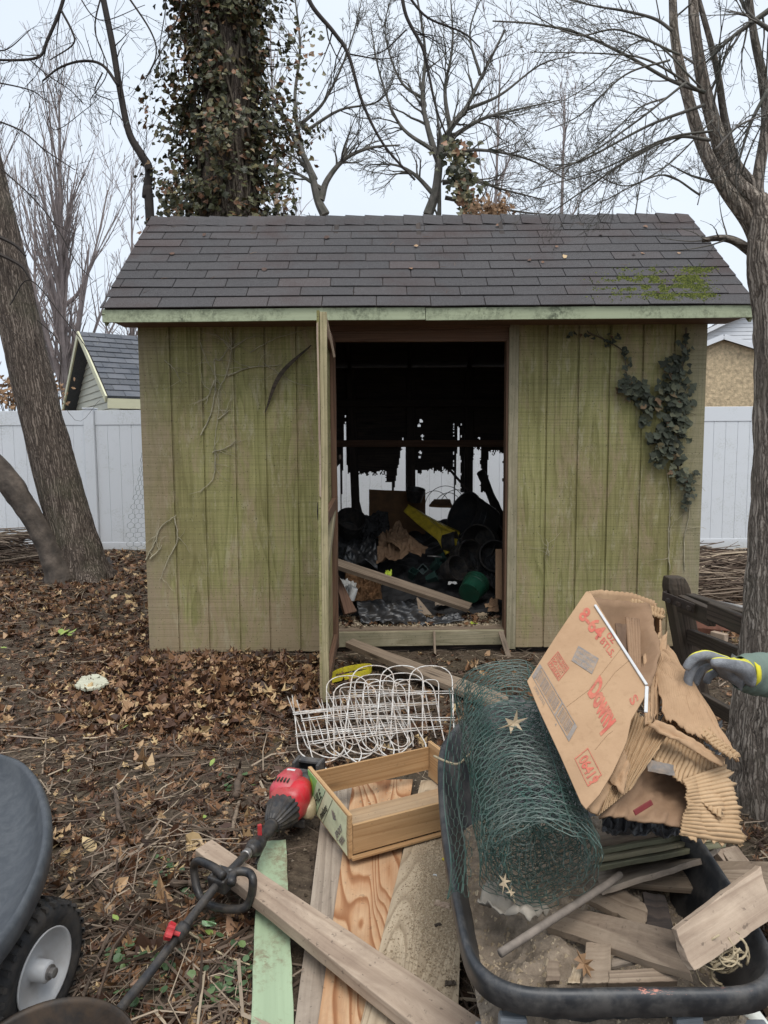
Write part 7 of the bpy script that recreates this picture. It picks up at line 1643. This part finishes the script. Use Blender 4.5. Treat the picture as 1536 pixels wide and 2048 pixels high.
IC('black_tarp', 'crumpled black plastic tarp spilling toward the sill', [(722, 1240, 4.88), (858, 1250, 4.87), (830, 1196, 5.05), (712, 1198, 5.08)], 'black_sheet', 'tarp', nu=60, nv=36, amp=.06, fr=2.6, seed=21)
IC('black_tarp', 'flat tail of black sheeting running right from the tarp', [(835, 1252, 4.86), (930, 1240, 4.9), (915, 1226, 4.97), (850, 1236, 4.95)], 'black_sheet', 'tarp', nu=40, nv=12, amp=.02, fr=5, seed=23, ragged=.12)
IC('dark_cloth', 'dark cloth heap at the right behind the green bucket', [(955, 1170, 5.5), (1000, 1172, 5.4), (1000, 1100, 5.8), (940, 1110, 5.8)], 'dark_cloth', 'cloth', nu=24, nv=20, amp=.07, seed=25, smooth=False)
IC('dark_cloth', 'grey black cloth in front of the propped boards at the back', [(700, 1075, 6.3), (780, 1070, 6.2), (775, 1020, 6.6), (690, 1030, 6.6)], 'dark_cloth', 'cloth', nu=24, nv=20, amp=.08, seed=26, smooth=False)
IC('cardboard_scrap', 'ragged brown scrap on the floor at the right jamb', [(975, 1222, 5.05), (998, 1222, 5.05), (996, 1192, 5.15), (980, 1196, 5.15)], 'card_dark', 'cardboard', nu=12, nv=10, amp=.02, seed=29, ragged=.1)
for i, (px, r, lb) in enumerate([(890, .20, 'tallest thin wire hoop standing at the back of the shed'), (868, .15, 'faint wire hoop left of the tallest hoop'), (912, .16, 'wire hoop right of the tallest hoop'), (896, .13, 'small inner wire hoop within the tallest hoop')]):
    c = at(px, 1012, 6.95-.04*i); o = MB().tube([c+V(math.cos(a)*r, .05*math.sin(a*2), math.sin(a)*r) for a in [math.pi*q/20 for q in range(21)]], .0035, 5).build('wire_hoop', MAT['grey_wire'], smooth=True); tag(o, lb, 'hoop', 'wire hoops at the back')
o = MB().tube([at(900, 940, 6.6), at(1006, 1060, 6.1)], .012, 8).build('pole', MAT['interior']); tag(o, 'long thin dark pole leaning down to the right', 'pole')
o, _, _ = local_tube('broken_branch', [at(962, 945, 7.0), at(975, 975, 6.9), at(990, 1010, 6.8), at(1010, 1050, 6.7)], [.045, .04, .045, .035], MAT['bark_dark'], None, 12, .2); tag(o, 'knobby dark broken branch leaning in the right back corner', 'branch')

for i, (px, py, Y, s_, mt, lb) in enumerate([(930, 1210, 5.1, .10, 'oldwood', 'flat grey wood shard on the floor right of the tarp'), (965, 1228, 5.0, .07, 'plytan', 'tan wood shard near the right jamb on the floor'), (905, 1232, 5.0, .06, 'white_foam', 'small white scrap lying on the flat black sheeting'), (885, 1205, 5.2, .12, 'plygrey', 'torn grey paper lying under the end of the long board'), (948, 1245, 4.9, .05, 'label_yellow', 'yellow leaf like scrap at the right of the sill'), (700, 1250, 4.92, .10, 'oldwood', 'brown wood chip at the left of the floor near the sill'), (980, 1210, 5.1, .08, 'card', 'torn cardboard bit by the right jamb'), (905, 1165, 5.35, .07, 'white_foam', 'pale plastic scrap left of the green bucket')]):
    p = at(px, py, Y); d_ = V(g.uniform(.6, 1), g.uniform(-.4, .4), 0).normalized(); e = V(-d_.y, d_.x, .3)
    o = crumple('floor_scrap', [p-d_*s_*.5-e*s_*.3, p+d_*s_*.5-e*s_*.2, p+d_*s_*.4+e*s_*.3, p-d_*s_*.45+e*s_*.3], MAT[mt], None, 10, 8, s_*.15, 3, .003, i+50, smooth=False, ragged=.1); tag(o, lb, 'scrap')
# ---------------------------------------------------------------- the helper whose gloved hand reaches in from the right
per = thing('person', 'person in grey green sleeve reaching in from the right with yellow and grey glove', 'person', (1.62, 2.0, 0))
def skin(name, pts, edges, rad, mat, parent, sub=2, root=0):
    me = bpy.data.meshes.new(name); me.from_pydata([tuple(p) for p in pts], edges, []); o = link(name, me, MAT[mat] if isinstance(mat, str) else mat, parent)
    sk = o.modifiers.new('skin', 'SKIN'); sk.use_smooth_shade = True; lay = me.skin_vertices[0] if me.skin_vertices else None
    if lay is None:
        bm = bmesh.new(); bm.from_mesh(me); bm.verts.layers.skin.verify(); bm.to_mesh(me); bm.free(); lay = me.skin_vertices[0]
    for i, r in enumerate(rad): lay.data[i].radius = (r, r) if not hasattr(r, '__len__') else r; lay.data[i].use_root = (i == root)
    s = o.modifiers.new('sub', 'SUBSURF'); s.levels = sub; s.render_levels = sub
    return o
YH = 1.78
def H(px, py, dy=0.0): return at(px, py, YH+dy)
# one continuous body: legs, trunk, neck, head and both arms, the near forearm level and pointing left
sh = V(1.52, 2.02, 1.36); wr = H(1500, 1346, .03); el = H(1640, 1352, .06)
bp = [V(1.66, 2.12, .92), V(1.66, 2.14, 1.10), V(1.65, 2.14, 1.30), V(1.64, 2.13, 1.42), V(1.63, 2.11, 1.50), V(1.62, 2.09, 1.60), V(1.61, 2.07, 1.70),
      V(1.53, 2.03, 1.37), (el+V(1.53, 2.03, 1.37))/2+V(.03, .03, -.02), el, (el+wr)/2, wr,
      V(1.76, 2.26, 1.36), V(1.82, 2.34, 1.12), V(1.76, 2.24, .92),
      V(1.60, 2.04, .88), V(1.58, 2.00, .50), V(1.60, 2.08, .09), V(1.57, 1.92, .05), V(1.72, 2.22, .88), V(1.74, 2.24, .50), V(1.76, 2.32, .09), V(1.72, 2.16, .05)]
be = [(0, 1), (1, 2), (2, 3), (3, 4), (4, 5), (5, 6), (2, 7), (7, 8), (8, 9), (9, 10), (10, 11), (2, 12), (12, 13), (13, 14), (0, 15), (15, 16), (16, 17), (17, 18), (0, 19), (19, 20), (20, 21), (21, 22)]
br = [.13, .125, .14, .07, .052, .085, .09, .065, .055, .050, .048, .042, .065, .05, .04, .085, .06, .045, .04, .085, .06, .045, .04]
bp += [V(1.52, 2.04, 1.655), V(1.62, 2.16, 1.66), V(1.60, 1.98, 1.66)]; be += [(6, 23), (6, 24), (6, 25)]; br += [.016, .014, .014]
bo = skin('body', bp, be, br, 'sleeve', per, 2)
bpy.context.view_layer.update(); me = bpy.data.meshes.new_from_object(bo.evaluated_get(bpy.context.evaluated_depsgraph_get())); bo.modifiers.clear(); bo.data = me
me.materials.clear(); [me.materials.append(MAT[q]) for q in ('sleeve', 'trousers', 'skin', 'darkwood')]
for p_ in me.polygons: p_.use_smooth = True; z_ = p_.center.z; far_ = p_.center.y > 2.15; p_.material_index = 2 if z_ > 1.49 or (far_ and z_ < .98 and z_ > .86 and p_.center.x > 1.74 and p_.center.y > 2.3) else 1 if .12 < z_ < .95 else 3 if z_ <= .12 else 0
for dy_ in (-.032, .030): MB().lathe([(.001, .009), (.007, .006), (.009, 0), (.007, -.006), (.001, -.009)], 12, Matrix.Translation(V(1.528+abs(dy_)*.1, 2.052+dy_, 1.675))).build('eye', MAT['ink_dark'], per, smooth=True)
MB().beam(V(1.530, 2.03, 1.615), V(1.532, 2.075, 1.615), .008, .008).build('mouth', MAT['plastic_red'], per, bevel=.003)
MB().lathe([(.001, .112), (.05, .105), (.085, .07), (.102, .02), (.104, -.03), (.09, -.07)], 24, Matrix.Translation(V(1.632, 2.085, 1.685))).build('hair', MAT['hair'], per, smooth=True)
# sleeve with its ribbed cuff
slv = smooth_path([H(1660, 1356, .06), H(1600, 1352, .05), H(1560, 1350, .04), H(1530, 1349, .03), H(1508, 1348, .02), H(1492, 1346, .015), H(1478, 1344, .01)], 5)
sm_ = MB(); rr = lerp_list([.058, .057, .054, .050, .047, .043, .038], len(slv)); sm_.tube(slv, rr, 28, cap=False); n_ = 28
for i in range(len(slv)):
    for j in range(n_):
        v_ = sm_.v[i*n_+j]; d_ = v_-slv[i]; a = j/n_*6.283; f = 1+.07*mnoise.noise(V(i*.35, math.cos(a)*1.6, math.sin(a)*1.6))+.05*math.sin(i*1.1+2*math.sin(a+i*.2)); v2 = slv[i]+d_*f; v2.z += d_.z*.18; sm_.v[i*n_+j] = v2
o = sm_.build('sleeve', MAT['sleeve'], per, smooth=True); s = o.modifiers.new('s', 'SOLIDIFY'); s.thickness = .003; s = o.modifiers.new('u', 'SUBSURF'); s.levels = s.render_levels = 1
# glove: palm and five separate fingers, curled as if about to grip
gk = NT('work_glove'); geo = gk.tc.outputs['Object']
gv = gk.n.new('ShaderNodeNewGeometry'); 
# the coating covers the palm side (facing the viewer and down); the knit back is yellow
upn = V(.12, .55, .83).normalized(); dp = gk.n.new('ShaderNodeVectorMath'); dp.operation = 'DOT_PRODUCT'
at_ = gk.n.new('ShaderNodeAttribute'); at_.attribute_name = 'coat'
nz_ = gk.noise(gk.mapv(), 26, 4, .6); kn_ = gk.noise(gk.mapv(), 420, 2)
yc = gk.ramp(nz_, [(.3, (.55, .50, .05)), (.7, (.80, .74, .10))]); gc = gk.ramp(nz_, [(.3, (.13, .135, .145)), (.7, (.30, .31, .325))])
ff = gk.math('ADD', at_.outputs['Fac'], gk.math('MULTIPLY', gk.math('SUBTRACT', nz_, .5), .35)); gcol = gk.mix(gk.ramp(ff, [(.47, 0), (.53, 1)]), yc, gc)
MAT['glove'] = gk.fin(gcol, .55, gk.math('ADD', nz_, gk.math('MULTIPLY', kn_, .3)), .7, .008, .35)
fing = [  # root .. tip (px, py, depth offset): index, middle, ring, little; they arch to the left and hang
    ([(1442, 1322, -.012), (1412, 1309, -.022), (1388, 1315, -.030), (1376, 1330, -.034), (1371, 1341, -.034)], [.0185, .0145, .0136, .0128, .0112]),
    ([(1446, 1328, .012), (1416, 1314, .004), (1392, 1324, -.002), (1380, 1344, -.008), (1375, 1364, -.010), (1378, 1380, -.010)], [.0185, .0148, .0140, .0132, .0124, .0110]),
    ([(1450, 1340, .036), (1424, 1326, .034), (1404, 1334, .028), (1393, 1354, .024), (1388, 1372, .022)], [.0180, .0145, .0136, .0128, .0110]),
    ([(1456, 1352, .056), (1434, 1342, .056), (1418, 1352, .052), (1411, 1368, .050)], [.0165, .0130, .0120, .0105])]
palm = [H(1512, 1346, .012), H(1496, 1346, .012), H(1474, 1344, .016), H(1450, 1340, .020)]
pts = list(palm); rad = [.038, (.044, .036), (.054, .036), (.044, .030)]; ed_ = [(0, 1), (1, 2), (2, 3)]
for l, r in fing:
    b = len(pts); pts += [H(x, y, d_) for x, y, d_ in l]; rad += r; ed_.append((3 if l[0][2] < .04 else 2, b)); ed_ += [(b+i, b+i+1) for i in range(len(l)-1)]
# thumb leaves the side of the palm near its base and points back over it toward the fingers
b = len(pts); pts += [H(1486, 1336, -.030), H(1460, 1329, -.052), H(1438, 1325, -.060), H(1420, 1326, -.060)]; rad += [.024, .018, .0155, .0125]; ed_ += [(1, b), (b, b+1), (b+1, b+2), (b+2, b+3)]
go = skin('glove', pts, ed_, rad, 'glove', per, 2)
# bake to a plain mesh so that the coating line can be stored on it
bpy.context.view_layer.update(); dg = bpy.context.evaluated_depsgraph_get(); me = bpy.data.meshes.new_from_object(go.evaluated_get(dg)); go.modifiers.clear(); go.data = me
for p_ in me.polygons: p_.use_smooth = True
att = me.attributes.new('coat', 'FLOAT', 'POINT'); mid = palm
for i, v_ in enumerate(me.vertices):
    n2 = v_.normal; px, py = inv(v_.co); c = .5-(n2.dot(upn)-.60)*1.6
    if px > 1490: c -= (px-1490)*.03
    att.data[i].value = c
MB().tube([H(1506, 1346, .012)+V(0, 0, 0), H(1497, 1345.5, .012)], .042, 26, cap=False).build('glove_hem', MAT['glove_yellow'], per, smooth=True).modifiers.new('s', 'SOLIDIFY').thickness = .003
